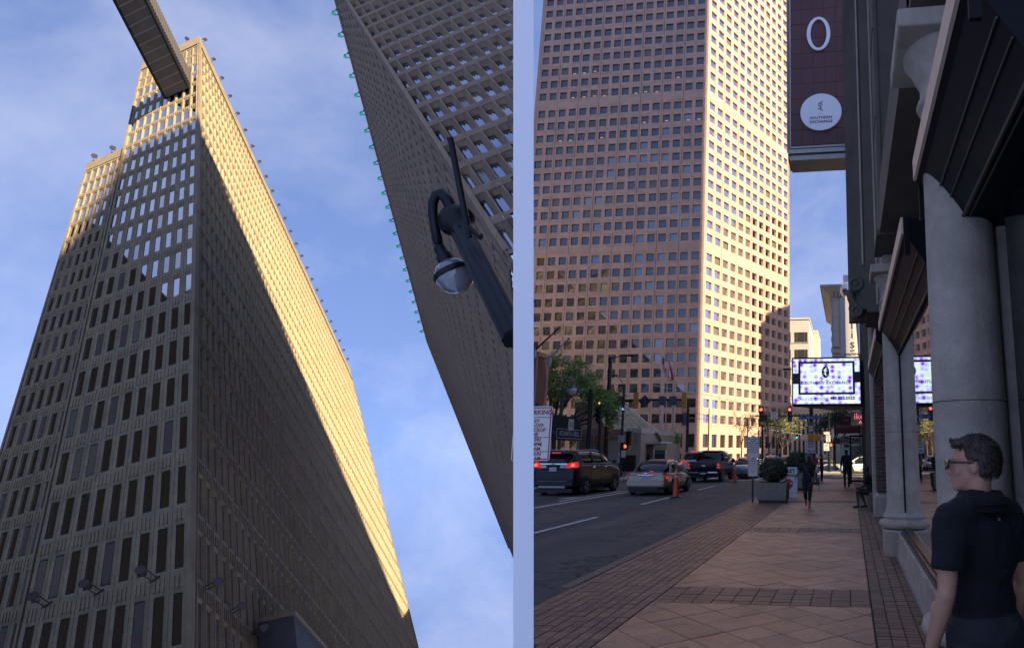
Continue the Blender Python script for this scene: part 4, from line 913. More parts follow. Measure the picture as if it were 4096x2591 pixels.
def wheel(t, x, y, r, w, side):
    o = MB().lathe([(r * .62, -w / 2), (r * .9, -w / 2), (r * .98, -w * .4), (r, -w * .25), (r, w * .25), (r * .98, w * .4), (r * .9, w / 2), (r * .62, w / 2), (r * .6, w * .3), (r * .6, -w * .3)], (x, y, r), 28, (1, 0, 0)).build('wheel', tyre, t, True)
    m = MB(); m.lathe([(.02, .012), (r * .12, .01), (r * .14, -.03), (r * .2, -.045)], (x + side * (w / 2 - .03), y, r), 20, (side, 0, 0)); m.lathe([(r * .66, .03), (r * .60, .02), (r * .57, -.05)], (x + side * (w / 2 - .03), y, r), 28, (side, 0, 0))
    for k in range(6):
        a = k * math.pi / 3 + .3; ca, sa = math.cos(a), math.sin(a); q = Vector((0, -sa, ca)) * .03
        p0, p1 = Vector((x + side * (w / 2 - .03), y + ca * r * .1, r + sa * r * .1)), Vector((x + side * (w / 2 - .015), y + ca * r * .6, r + sa * r * .6)); d = Vector((side * .02, 0, 0))
        m.hexa([p0 - q, p0 + q, p1 + q * .8, p1 - q * .8, p0 - q + d, p0 + q + d, p1 + q * .8 + d, p1 - q * .8 + d])
    m.build('rim', rimm, o, True)
    MB().lathe([(.001, 0), (r * .62, 0)], (x + side * w * .2, y, r), 24, (side, 0, 0)).build('brake_disc', trimb, o)
def arches(t, W, ys, r):
    for y in ys:
        for s_ in (-1, 1):
            m = MB(); n = 18; x = s_ * W / 2
            pts = [(x, y + r * 1.17 * math.cos(math.pi * i / n), r * .95 + r * 1.17 * math.sin(math.pi * i / n)) for i in range(n + 1)]
            pts = [(x, y + r * 1.17, .2)] + pts + [(x, y - r * 1.17, .2)]
            m.prism([(p[0] - s_ * .12, p[1], p[2]) for p in pts], (s_ * .126, 0, 0)); m.build('wheel_arch', trimb, t)
def side_quad(t, nm, m_, pts, x_of, side, off):
    """flat panel on the cabin side: pts (y, z), x_of(z) half width"""
    m = MB(); m.prism([(side * (x_of(z) + off), y, z) for y, z in pts], (-side * .02, 0, 0)); return m.build(nm, m_, t)
def sedan(label, loc, rz, pm, L=4.75, W=1.8, H=1.47, name='sedan', lit=True, front=False, suv=False, platetxt=None, cat='car'):
    t = thing(name, label, cat, loc, rz)
    k = L / 4.75; h = H / 1.47; w = W / 2
    bl = .93 * h if not suv else 1.02 * h       # belt
    def half(ww, z0, zm, zt, round_=1.0): return [(0.02, z0), (ww * .72, z0), (ww * .93, z0 + .05), (ww, z0 + .2), (ww * 1.0, zm), (ww * .97, zt - .10), (ww * .90, zt - .02), (ww * .6, zt), (0.02, zt + .012)]
    zr = bl + .03 if not suv else bl + .02
    stn = [(0.0, .80, .42, .62, .80), (.06, .93, .30, .62, zr - .08), (.25, .985, .24, .62, zr), (.9, 1, .2, .62, zr), (2.3, 1, .18, .62, bl), (3.3, .99, .18, .62, bl - .02), (4.1, .96, .2, .6, bl - .12), (4.55, .88, .24, .56, bl - .24), (4.72, .74, .34, .54, bl - .34)]
    m = MB(); m.loft([ring(y * k, half(w * f, z0 * h, zm * h, zt)) for y, f, z0, zm, zt in stn]); bd = m.build('body', pm, t, True); subsurf(bd, 2)
    # cabin
    if suv: cab = [(.16, .86, bl - .05, bl + .02), (.42, .86, bl - .05, H - .12), (.7, .86, bl - .05, H - .02), (2.2, .88, bl - .05, H), (2.9, .88, bl - .05, H - .06), (3.7, .86, bl - .06, bl + .02)]
    else: cab = [(.72, .84, bl - .05, bl + .02), (1.45, .85, bl - .05, H - .06), (1.9, .86, bl - .05, H - .005), (2.6, .87, bl - .05, H), (3.0, .87, bl - .05, H - .05), (3.85, .85, bl - .08, bl)]
    def tum(z): return 1 - .24 * max(0, min(1, (z - bl) / (H - bl)))
    rr = []
    for y, f, z0, zt in cab:
        hb_ = w * f; rr.append(ring(y * k, [(.02, z0), (hb_ * .99, z0), (hb_ * tum(z0 + (zt - z0) * .5), z0 + (zt - z0) * .5), (hb_ * tum(zt) * .97, zt - .05 * (zt > bl + .2)), (hb_ * tum(zt) * .86, zt - .005), (.02, zt + .01 * (zt > bl + .2))]))
    m = MB(); m.loft(rr); subsurf(m.build('cabin_glass', cglass, t, True), 1)
    ys = [c[0] * k for c in cab]; zs = [c[3] for c in cab]
    a, b = (2, 4) if not suv else (1, 4)
    m = MB(); rr = []
    for i in range(a - 1 if not suv else 1, 5):
        y, f, z0, zt = cab[i]; hw = w * f * tum(zt) * .93; yy = y * k + (.22 if i == a - 1 and not suv else 0) - (.0 if i != 4 else .12)
        rr.append([Vector((-hw, yy, zt - .03)), Vector((-hw * .8, yy, zt + .022)), Vector((0, yy, zt + .034)), Vector((hw * .8, yy, zt + .022)), Vector((hw, yy, zt - .03)), Vector((0, yy, zt - .06))])
    m.loft(rr); subsurf(m.build('roof', pm, t, True), 2)
    xo = lambda z: w * .875 * tum(z)
    for s_ in (-1, 1):
        pil = []
        if suv: pil = [[(.18, bl), (.95, bl), (.62, H - .05), (.38, H - .12)], [(1.75, bl), (1.87, bl), (1.82, H - .05), (1.72, H - .05)], [(2.72, bl), (2.84, bl), (2.72, H - .07), (2.62, H - .06)], [(3.55, bl), (3.72, bl), (2.92, H - .06), (2.82, H - .06)]]
        else: pil = [[(.7, bl), (1.05, bl), (1.66, H - .06), (1.42, H - .08)], [(2.28, bl), (2.40, bl), (2.36, H - .04), (2.28, H - .04)], [(3.62, bl), (3.86, bl), (3.02, H - .06), (2.9, H - .05)]]
        for p in pil: side_quad(t, 'pillar', pm, [(y * k, z) for y, z in p], xo, s_, .012)
        m = MB(); m.tube([(s_ * (w * .885), y * k, bl + .012) for y in ((.95, 2.3, 3.6) if not suv else (.5, 2, 3.55))], .014, 6); m.build('belt_trim', chrome if suv else trimb, t)
        m = MB(); m.ball((s_ * (w + .1), 3.35 * k, bl + .1), .11, 10, 8, (1.0, .6, .7)); m.tube([(s_ * (w - .05), 3.4 * k, bl + .03), (s_ * (w + .08), 3.36 * k, bl + .08)], .03, 6); m.build('mirror', pm if not suv else trimb, t, True)
        for y in (1.55, 2.65): MB().cbox((s_ * (w + .004), y * k, bl - .13), .03, .2, .03).build('door_handle', chrome if suv else pm, t)
        for y in (1.35, 2.33, 3.4): MB().box(s_ * (w * .998) - .004, s_ * (w * .998) + .004, y * k - .006, y * k + .006, .36, bl - .08).build('door_gap', trimb, t)
    r = .335 * (1.12 if suv else 1)
    wy = (.98 * k, 3.72 * k)
    arches(t, W, wy, r)
    for y in wy:
        for s_ in (-1, 1): wheel(t, s_ * (w - .095), y, r, .22, s_)
    MB().box(-w * .8, w * .8, .12, L - .3, .14, .3).build('underbody', trimb, t)
    return t, w, bl, H, k
# ---- black crossover at the left edge
blkp = paint('black', (0.006, 0.007, 0.010)); 
g = gnd(2358, 1975, ZR)
sx = g.x - 1.05; ry = g.y - 1.55
t, w, bl, H, k = sedan('black crossover car waiting in the far lane, brake lamps lit', (sx, ry, ZR), R_(-2.5), blkp, 5.45, 2.08, 1.9, 'crossover_car', suv=True)
for s_ in (-1, 1):
    m = MB(); m.hexa([(s_ * .56, .02, bl - .16), (s_ * .98, .16, bl - .14), (s_ * .99, .40, bl - .12), (s_ * .6, .16, bl - .16), (s_ * .60, -.01, bl + .05), (s_ * .93, .14, bl + .10), (s_ * .96, .38, bl + .10), (s_ * .62, .16, bl + .05)]); m.build('tail_lamp', redon, t)
    MB().ball((s_ * .86, .07, bl - .03), .075, 12, 8, (1.1, .5, .9)).build('brake_glow', redhot, t, True)
    m = MB(); m.hexa([(s_ * .30, -.02, bl - .15), (s_ * .55, .01, bl - .15), (s_ * .55, .1, bl - .15), (s_ * .3, .1, bl - .15), (s_ * .36, -.02, bl + .0), (s_ * .58, .0, bl + .02), (s_ * .58, .1, bl + .02), (s_ * .36, .1, bl)]); m.build('reverse_lamp', clear, t)
    m = MB(); m.tube([(s_ * .70, .75, H + .02), (s_ * .71, 2.3, H + .05), (s_ * .66, 3.0, H - .02)], .02, 6); m.build('roof_rail', chrome, t)
m = MB(); m.hexa([(-.62, .10, bl + .1), (.62, .10, bl + .1), (.62, .2, bl + .1), (-.62, .2, bl + .1), (-.54, .36, H - .2), (.54, .36, H - .2), (.54, .46, H - .2), (-.54, .46, H - .2)]); m.build('rear_window', cglass, t)
m = MB(); m.hexa([(-.66, .20, H - .13), (.66, .20, H - .13), (.66, .6, H - .08), (-.66, .6, H - .08), (-.66, .22, H - .06), (.66, .22, H - .06), (.66, .6, H - .0), (-.66, .6, H - .0)]); m.build('roof_spoiler', blkp, t)
MB().box(-.2, .2, .17, .2, H - .12, H - .075).build('high_brake_lamp', redon, t)
bevel(MB().box(-.62, .62, -.035, .05, bl - .03, bl + .06).build('chrome_bar', chrome, t), .02)
m = MB(); m.box(-.085, .085, -.05, -.036, bl - .0, bl + .03); m.box(-.03, .03, -.05, -.036, bl - .015, bl + .045); m.build('emblem', mat('gold_badge', (.5, .33, .06), .3, .8, var=0), t)
MB().box(-.17, .17, -.03, .02, bl - .28, bl - .12).build('licence_plate', plate, t)
text('PFA 8655', .075, mat('plate_ink', (.05, .07, .2), .6, var=0), t, (0, -.034, bl - .2), (1, 0, 0), (0, 0, 1), bold=.002)
bevel(MB().box(-.94, .94, -.05, .2, .38, .62).build('rear_bumper', blkp, t), .06); MB().box(-.7, .7, -.06, -.02, .60, .63).build('bumper_step', mat('grey_plastic', (.12, .12, .125), .5), t)
MB().box(-.6, .6, -.06, .1, .34, .42).build('skid_plate', mat('silver_plastic', (.3, .31, .33), .4), t)
MB().tube([(.25, 1.0, H), (.25, .98, H + .13)], .012, 6).build('aerial', trimb, t); MB().box(-.62, -.45, .155, .175, bl + .28, bl + .42).build('window_sticker', mat('sticker', (.5, .52, .53), .6, var=.4, scale=25), t)
# ---- beige sedan
bei = paint('beige', (0.30, 0.235, 0.165), .45)
g = gnd(2544, 1976, ZR); gx = atY(2595, 1900, 28).x
t, w, bl, H, k = sedan('beige four-door sedan stopped in the middle lane beside an orange cone', (gx + .02, 27.5, ZR), R_(0.5), bei, 4.9, 1.9, 1.5)
for s_ in (-1, 1):
    m = MB(); m.hexa([(s_ * .56, .02, .70), (s_ * .90, .12, .70), (s_ * .95, .36, .72), (s_ * .6, .2, .70), (s_ * .66, .05, .82), (s_ * .90, .14, .82), (s_ * .94, .38, .82), (s_ * .68, .2, .82)]); m.build('tail_lamp', redon, t)
    m = MB(); m.hexa([(s_ * .66, .05, .825), (s_ * .90, .14, .825), (s_ * .94, .38, .825), (s_ * .68, .2, .825), (s_ * .76, .10, .98), (s_ * .88, .2, .98), (s_ * .9, .4, .98), (s_ * .78, .3, .98)]); m.build('tail_lamp', redoff, t)
MB().box(-.33, .33, -.03, .05, .85, .875).build('chrome_bar', chrome, t); bevel(MB().box(-.2, .2, -.02, .05, .66, .82).build('licence_plate', plate, t), .01)
text('BCR 0741', .075, MATS['plate_ink'], t, (0, -.024, .745), (1, 0, 0), (0, 0, 1), bold=.002)
MB().box(-.09, .09, .82, .92, bl + .03, bl + .07).build('high_brake_lamp', redon, t)
bevel(MB().box(-.86, .86, -.06, .3, .34, .60).build('rear_bumper', bei, t), .08); MB().box(-.6, .6, -.065, .1, .28, .36).build('bumper_valance', trimb, t)
m = MB(); m.ball((0, -.015, .93), .06, 14, 8, (1.2, .2, .8)); m.build('emblem', chrome, t, True)
MB().box(.44, .56, .9, 1.35, bl + .04, bl + .05).build('shelf_paper', mat('paper', (.6, .58, .5), .8), t)
# ---- black pickup
pk = paint('pickup_black', (0.007, 0.007, 0.008))
px_ = (atY(2747, 1843, 40.5).x + atY(2887, 1843, 40.5).x) / 2
t = thing('pickup_truck', 'black pickup truck with lit tail lamps ahead of the beige sedan', 'truck', (px_, 40.3, ZR), R_(.6)); w = 1.02
m = MB(); hh = lambda ww, z0, zt: [(0.02, z0), (ww * .9, z0), (ww, z0 + .12), (ww * 1.01, zt * .7), (ww * .98, zt - .04), (ww * .93, zt), (.02, zt)]
m.loft([ring(y, hh(w * f, z0, zt)) for y, f, z0, zt in ((.0, .97, .62, 1.24), (.05, .99, .52, 1.26), (1.2, 1, .48, 1.26), (2.0, 1, .46, 1.26), (2.05, 1, .46, 1.20), (4.3, 1, .44, 1.2), (5.5, .98, .5, 1.14), (5.75, .9, .6, 1.05))]); bevel(m.build('body', pk, t, True), .03)
MB().box(-.78, .78, .1, 1.95, 1.262, 1.275).build('bed_cover', trimb, t)
m = MB(); m.loft([ring(y, [(.02, 1.15), (ww, 1.15), (ww * .97, (1.15 + zt) / 2), (wt, zt - .06), (wt * .9, zt), (.02, zt + .02)]) for y, ww, wt, zt in ((2.1, .96, .8, 1.3), (2.25, .96, .78, 1.88), (2.5, .96, .78, 1.95), (3.6, .96, .78, 1.96), (3.9, .96, .78, 1.90), (4.6, .94, .84, 1.24))]); subsurf(m.build('cabin_glass', cglass, t, True), 1)
m = MB(); m.loft([[Vector((-.76, y, z - .06)), Vector((-.66, y, z)), Vector((.66, y, z)), Vector((.76, y, z - .06)), Vector((0, y, z - .1))] for y, z in ((2.2, 1.92), (2.6, 1.99), (3.6, 2.0), (3.9, 1.93))]); subsurf(m.build('roof', pk, t, True), 1)
for s_ in (-1, 1):
    for y0, y1, a0, a1 in ((2.08, 2.25, 2.25, 2.4), (3.1, 3.22, 3.1, 3.2), (4.4, 4.62, 3.8, 3.95)):
        m = MB(); m.prism([(s_ * .975, y0, 1.18), (s_ * .975, y1, 1.18), (s_ * .80, a1, 1.9), (s_ * .80, a0, 1.9)], (-s_ * .03, 0, 0)); m.build('pillar', pk, t)
    m = MB(); m.box(s_ * .95 - .09, s_ * .95 + .085, -.03, .1, .84, 1.18); m.build('tail_lamp', redoff, t)
    for z in (1.09, .92): bevel(MB().cbox((s_ * .95, -.03, z), .14, .05, .12).build('brake_lamp', redon, t), .02)
    m = MB(); m.ball((s_ * 1.17, 4.2, 1.3), .16, 10, 8, (.8, .5, 1)); m.tube([(s_ * 1, 4.25, 1.22), (s_ * 1.1, 4.2, 1.27)], .03, 6); m.build('mirror', trimb, t, True)
    MB().cbox((s_ * 1.03, 3.0, 1.05), .03, .2, .035).build('door_handle', chrome, t)
    for y in (1.25, 4.75): wheel(t, s_ * .9, y, .4, .26, s_)
arches(t, 2.05, (1.25, 4.75), .4)
MB().box(-.16, .16, 2.23, 2.27, 1.93, 1.97).build('high_brake_lamp', redon, t)
m = MB(); m.box(-.13, .13, -.02, .0, 1.0, 1.045); m.box(-.045, .045, -.02, .0, .975, 1.07); m.build('emblem', chrome, t)
bevel(MB().box(-.98, .98, -.12, .1, .5, .64).build('rear_bumper', trimb, t), .03)
for s_ in (-1, 1): MB().box(s_ * .62 - .3, s_ * .62 + .3, -.135, -.1, .58, .655).build('bumper_cap', chrome, t)
MB().box(-.17, .17, -.14, -.119, .5, .6).build('licence_plate', plate, t); MB().box(-.85, .85, .3, 5.4, .3, .5).build('underbody', trimb, t); MB().cbox((0, -.08, .44), .1, .2, .1).build('tow_hitch', trimb, t)
# ---- cars further on
def tails(t, w, bl, on=True):
    for s_ in (-1, 1):
        bevel(MB().box(s_ * (w - .22) - .16, s_ * (w - .22) + .16, -.03, .2, bl - .26, bl - .06).build('tail_lamp', redon if on else redoff, t), .03)
    MB().box(-.2, .2, -.03, .02, bl - .3, bl - .18).build('licence_plate', plate, t)
def heads(t, w, L):
    for s_ in (-1, 1): bevel(MB().box(s_ * (w - .25) - .2, s_ * (w - .25) + .2, L - .22, L - .02, .6, .75).build('head_lamp', clear, t), .04)
    MB().box(-.45, .45, L - .05, L + .02, .42, .6).build('grille', trimb, t); MB().box(-.25, .25, L + .0, L + .03, .42, .52).build('licence_plate', plate, t)
whp = paint('white', (0.55, 0.56, 0.57), .0); slp = paint('silver', (0.28, 0.30, 0.33), .6)
x_ = atY(2775, 1810, 47).x
t, w, bl, H, k = sedan('white sport utility car half hidden beyond the black pickup', (x_, 47, ZR), 0, whp, 5.0, 1.95, 1.95, 'crossover_car', suv=True); tails(t, w, bl); MB().box(-.22, .22, .15, .22, H - .14, H - .06).build('high_brake_lamp', redon, t)
m = MB(); m.hexa([(-.75, .08, bl + .1), (.75, .08, bl + .1), (.75, .2, bl + .1), (-.75, .2, bl + .1), (-.65, .36, H - .2), (.65, .36, H - .2), (.65, .46, H - .2), (-.65, .46, H - .2)]); m.build('rear_window', cglass, t)
x_ = atY(2972, 1850, 46).x
t, w, bl, H, k = sedan('silver sedan with round red lamps to the right of the pickup', (x_, 46, ZR), 0, slp, 4.7, 1.82, 1.5); tails(t, w, bl, False)
for s_ in (-1, 1):
    for dx in (.56, .76): MB().ball((s_ * dx, -.03, bl - .16), .07, 12, 8, (1, .4, 1)).build('brake_lamp', redon, t, True)
for lab, X, Y, dd in (('white sedan facing us with lit headlamps, left of the white planter bush', 3076, 1850, 66), ('white sedan facing us just above the first planter bush', 3140, 1850, 70)):
    p = atY(X, Y, dd); t, w, bl, H, k = sedan(lab, (p.x, dd + 4.7, ZR), math.pi, whp, 4.7, 1.85, 1.55); heads(t, w, 4.7)
p = atY(3420, 1860, 58)
t, w, bl, H, k = sedan('white car crossing behind the black entrance frame', (p.x + 3.2, 55.5, ZR), R_(90), whp, 4.7, 1.85, 1.5); heads(t, w, 4.7)
# ================================================================ street furniture, trees and the far side of the street
conem = mat('cone_orange', (0.62, 0.075, 0.03), 0.55, var=.12, scale=9)
refl = mat('reflective_band', (0.42, 0.40, 0.38), 0.4, var=.1)
def cone(label, loc):
    t = thing('traffic_cone', label, 'traffic cone', loc, group='orange channeliser cones on the lane line')
    MB().lathe([(.24, 0), (.245, .03), (.2, .05), (.13, .055)], (0, 0, 0), 20).build('base', trimb, t)
    pr = [(.125, .05), (.115, .3), (.1, .5), (.085, .8), (.07, .98), (.055, 1.12), (.045, 1.16), (.03, 1.165), (.03, 1.2), (.05, 1.21), (.05, 1.25), (.001, 1.26)]
    MB().lathe(pr, (0, 0, 0), 18).build('cone_body', conem, t, True)
    for z0, z1 in ((.80, .90), (.97, 1.06)):
        r = lambda z: .085 + (.055 - .085) * (z - .8) / .32 + .003
        MB().lathe([(r(z0), z0), (r(z1), z1)], (0, 0, 0), 18).build('band', refl, t, True)
cone('nearer orange cone, in front of the beige sedan', gnd(2703, 1989, ZR)); cone('farther orange cone, beside the black pickup', gnd(2939, 1929, ZR))
# planters
conc = mat('planter_concrete', (0.23, 0.205, 0.155), 0.85, var=.15, scale=4, bump=.4, bscale=60, dirt=.35, dscale=1.5)
soil = mat('soil', (0.03, 0.022, 0.016), .95)
leafd = mat('box_leaf', (0.045, 0.062, 0.022), 0.6, var=.3, scale=6, isl=.4)
def leafmass(n, fn, size, r=rnd):
    m = MB()
    for _ in range(n):
        p, out = fn(); d = Vector((r.gauss(0, 1), r.gauss(0, 1), r.gauss(0, 1))) + out * 1.2; u, w_, _d = basis_of(d); s_ = size * r.uniform(.6, 1.3); a = r.uniform(0, 6.28); u2 = u * math.cos(a) + w_ * math.sin(a); w2 = w_ * math.cos(a) - u * math.sin(a)
        m.add([p - u2 * s_, p + w2 * s_ * .45, p + u2 * s_, p - w2 * s_ * .45], [(0, 1, 2, 3)])
    return m
def planter(label, x, y, h, bh, wd=1.1):
    t = thing('planter', label, 'planter', (x, y, 0))
    m = MB(); a = wd / 2
    m.hexa([(-a + .04, -a + .04, .08), (a - .04, -a + .04, .08), (a - .04, a - .04, .08), (-a + .04, a - .04, .08), (-a, -a, h), (a, -a, h), (a, a, h), (-a, a, h)]); bevel(m.build('tub', conc, t), .025)
    MB().box(-a + .1, a - .1, -a + .1, a - .1, 0, .08).build('foot', trimb, t); MB().box(-a + .08, a - .08, -a + .08, a - .08, h, h + .012).build('soil', soil, t)
    b = thing('clipped_bush', label.replace('concrete planter', 'clipped round bush in concrete planter'), 'bush', (x, y, h))
    R = (bh - h) / 2 + .06
    def fn():
        d = Vector((rnd.gauss(0, 1), rnd.gauss(0, 1), rnd.gauss(0, 1))).normalized(); k = 1 - abs(rnd.gauss(0, .1)) + (rnd.random() < .25) * rnd.uniform(0, .16) + .05 * math.sin(d.x * 7 + d.z * 5); return Vector((d.x * R * 1.2, d.y * R * 1.2, R + d.z * R)) * 1.0 * k + Vector((0, 0, R * (1 - k) * 1.0)), d
    leafmass(3800, fn, .05).build('foliage', leafd, b, fix=False); MB().ball((0, 0, R), R * .86, 12, 8, (1.15, 1.15, 1)).build('inner_ball', mat('inner_dark', (.012, .014, .008), .95), b); MB().tube([(0, 0, -.02), (0, 0, R)], .05, 6).build('trunk', mat('bark', (.07, .055, .04), .9, var=.3, scale=12), b)  # a plain dark ball fills the inside of the bush
planter('concrete planter nearest us at the kerb beside the sign post', -2.76, 23.3, .68, 1.37); planter('concrete planter behind the first, half hidden by the walking woman', -2.55, 31.6, .78, 1.62, 1.25)
# signs
sgn = mat('sign_sheet', (0.62, 0.56, 0.5), 0.5, var=.08, scale=4); sgnr = mat('sign_red_ink', (0.22, 0.02, 0.035), .5, var=.1); sgnb = mat('sign_black_ink', (0.02, 0.02, 0.02), .6, var=0); back = mat('sign_back', (0.10, 0.105, 0.11), .5, .5, var=.1)
steel = mat('dark_green_steel', (0.014, 0.02, 0.017), 0.35, .4, var=.2, scale=8)
def board(t, c, w, h, m_=None, edge=None, nm='sign_board', r=.03):
    """upright board facing -y centred at c"""
    n = 5; pts = []
    for sx_, sz_, a0 in ((1, -1, -90), (1, 1, 0), (-1, 1, 90), (-1, -1, 180)):
        for i in range(n): a = R_(a0 + 90 * i / (n - 1)); pts.append((c[0] + sx_ * (w / 2 - r) + r * math.cos(a), c[1], c[2] + sz_ * (h / 2 - r) + r * math.sin(a)))
    o = MB().prism(pts, (0, .006, 0)).build(nm, m_ or sgn, t)
    if edge:
        m = MB(); e_ = .012; k = .012
        for x0, x1, z0, z1 in ((-w / 2 + e_, w / 2 - e_, h / 2 - e_ - k, h / 2 - e_), (-w / 2 + e_, w / 2 - e_, -h / 2 + e_, -h / 2 + e_ + k), (-w / 2 + e_, -w / 2 + e_ + k, -h / 2 + e_ + k, h / 2 - e_ - k), (w / 2 - e_ - k, w / 2 - e_, -h / 2 + e_ + k, h / 2 - e_ - k)): m.box(c[0] + x0, c[0] + x1, c[1] - .003, c[1] - .0005, c[2] + z0, c[2] + z1)
        m.build('border', edge, o)
    return o
def lines(t, c, rows, m_, x=(1, 0, 0), y=-.004):
    for s_, size, dz, *k in rows: text(s_, size, k[0] if k else m_, t, (c[0], c[1] + y, c[2] + dz), x, (0, 0, 1), bold=size * .02)
a, b = atX(2209, 1620, -3.4), atX(2194, 1846, -3.4)
cx, cz = -3.62, (a.z + b.z) / 2; hh_ = a.z - b.z
t = thing('parking_sign', 'grey and red valet parking sign cut off by the left edge of the street view', 'sign', (cx, a.y, 0))
board(t, (0, 0, cz), .46, hh_ - .02, None, sgnr)
lines(t, (0, 0, cz), [('NO PARKING', .077, .235, sgnr), ('VALET', .056, .135), ('DROP-OFF', .056, .085), ('AND PICKUP', .056, .035), ('ZONE', .056, -.015), ('MON-FRI', .056, -.075), ('11AM-4PM', .056, -.125), ('5PM-2AM', .056, -.175), ('SAT & SUN', .052, -.235), ('11AM-2AM', .052, -.282)], sgnr)
for dz in (.18, -.045, -.205): MB().box(-.22, .22, -.004, -.001, cz + dz - .003, cz + dz + .003).build('rule', sgnr, t)
MB().box(-.025, .025, .008, .05, 0, cz + .34).build('post', steel, t)
y_ = 22.95; a, b = atY(2987, 1746, y_), atY(3038, 1832, y_); c, d = atY(2992, 1835, y_), atY(3031, 1905, y_)
t = thing('street_sign', 'white no cruising zone sign over a red parking sign, on a post by the planter', 'sign', (-3.45, y_, 0))
board(t, ((a.x + b.x) / 2 + 3.45, 0, (a.z + b.z) / 2), b.x - a.x, a.z - b.z, None, sgnb); C_ = ((a.x + b.x) / 2 + 3.45, 0, (a.z + b.z) / 2)
lines(t, C_, [('NO CRUISING', .068, .29), ('ZONE', .068, .215), ('7PM TO 7AM', .066, .14), ('MAXIMUM FINE $500', .04, .07), ('ILLEGAL TO PASS', .042, .01), ('CONTROL POINT', .042, -.05), ('MORE THAN TWICE', .042, -.11), ('WITHIN 2 HOUR PERIOD', .036, -.17)], sgnb)
C_ = ((c.x + d.x) / 2 + 3.45, 0, (c.z + d.z) / 2); board(t, C_, d.x - c.x, c.z - d.z, None, sgnr)
lines(t, C_, [('NO PARKING', .055, .22), ('VALET DROP-OFF', .034, .14), ('AND PICKUP ZONE', .034, .09), ('MON-FRI', .034, .03), ('11AM-4PM 5PM-2AM', .03, -.03), ('SAT & SUN', .034, -.10), ('11AM-2AM', .03, -.16)], sgnr)
MB().box(-.03, .03, .01, .06, 0, 2.28).build('post', steel, t)
# valet board
t = thing('sandwich_board', 'white valet parking stop board behind the first planter', 'sign', (-2.45, 25.6, 0), R_(4))
m = MB(); m.hexa([(-.36, 0, 0), (.36, 0, 0), (.36, .03, 0), (-.36, .03, 0), (-.36, .2, 1.15), (.36, .2, 1.15), (.36, .23, 1.15), (-.36, .23, 1.15)]); m.build('front_board', mat('board_white', (.6, .6, .62), .5, var=.05), t)
m = MB(); m.hexa([(-.36, .46, 0), (.36, .46, 0), (.36, .49, 0), (-.36, .49, 0), (-.36, .25, 1.15), (.36, .25, 1.15), (.36, .28, 1.15), (-.36, .28, 1.15)]); m.build('rear_board', MATS['board_white'], t)
up_ = (0, .2 / 1.16, 1.15 / 1.16); nrm_ = Vector((0, -1.15, .2)).normalized()
def bpos(x, h): return Vector((x, .2 * h / 1.15, h)) + nrm_ * .006
text('VALET', .19, sgnb, t, bpos(0, 1.0), (1, 0, 0), up_, bold=.008); text('PARKING', .145, sgnb, t, bpos(0, .83), (1, 0, 0), up_, bold=.006)
m = MB(); n = 8; m.face([bpos(.2 * math.cos(R_(22.5 + 45 * i)), .52 + .2 * math.sin(R_(22.5 + 45 * i))) for i in range(n)]); m.build('stop_octagon', mat('stop_red', (.42, .02, .03), .5, var=0), t); text('STOP', .125, MATS['board_white'], t, bpos(0, .52) + nrm_ * .004, (1, 0, 0), up_, bold=.004)
# ---------------------------------------------------------------- traffic signals
amb = mat('signal_yellow', (0.52, 0.25, 0.02), 0.5, var=.1); red_s = mat('red_signal', (.6, .05, .03), .3, var=0, emis=(1, .10, .04), estr=.8); grn_s = mat('green_signal', (.05, .5, .3), .3, var=0, emis=(.05, 1, .55), estr=.5); hand = mat('hand_red', (.6, .1, .03), .3, var=0, emis=(1, .13, .03), estr=.5)
def head(t, p, m_, lit=None, h=1.05, rz=0, k=1.0):
    """three-lens head whose housing faces -y when rz = 0"""
    p = Vector(p); q = Matrix.Rotation(rz, 3, 'Z'); W = .34 * k; h = h * k
    m = MB(); m.box(-W / 2, W / 2, -.1, .12, -h / 2, h / 2)
    for z in (.34, 0, -.34):
        zz = z * k; m.lathe([(.13 * k, .1), (.135 * k, .27), (.12 * k, .27), (.115 * k, .1)], (0, 0, zz), 12, (0, -1, 0), 0, 2 * math.pi)
    m.v = [q @ v + p for v in m.v]; o = m.build('signal_head', m_, t)
    for i, z in enumerate((.34, 0, -.34)):
        b = MB(); b.lathe([(.001, .125), (.118 * k, .115)], (0, 0, z * k), 14, (0, -1, 0)); b.v = [q @ v + p for v in b.v]
        b.build('lens', lit[1] if lit and lit[0] == i else mat('lens_dark', (.02, .015, .012), .2, var=0), o)
    return o
def ped(t, p, lit=True, m_=None):
    p = Vector(p); MB().box(p.x - .2, p.x + .2, p.y, p.y + .2, p.z - .22, p.z + .22).build('walk_signal', m_ or trimb, t)
    if lit:
        m = MB(); m.box(p.x - .08, p.x + .08, p.y - .012, p.y - .002, p.z - .12, p.z + .04)
        for i in range(4): m.box(p.x - .08 + i * .042, p.x - .05 + i * .042, p.y - .012, p.y - .002, p.z + .04, p.z + .14 - abs(i - 1.4) * .02)
        m.box(p.x + .085, p.x + .115, p.y - .012, p.y - .002, p.z - .06, p.z + .04); m.build('hand_symbol', hand, t)
def pole(t, x, y, z0, z1, r0=.12, r1=.09, m_=None, nm='post'): return MB().tube([(x, y, z0), (x, y, z0 + .5), (x, y, z1)], [r0 * 1.25, r0, r1], 12).build(nm, m_ or steel, t)
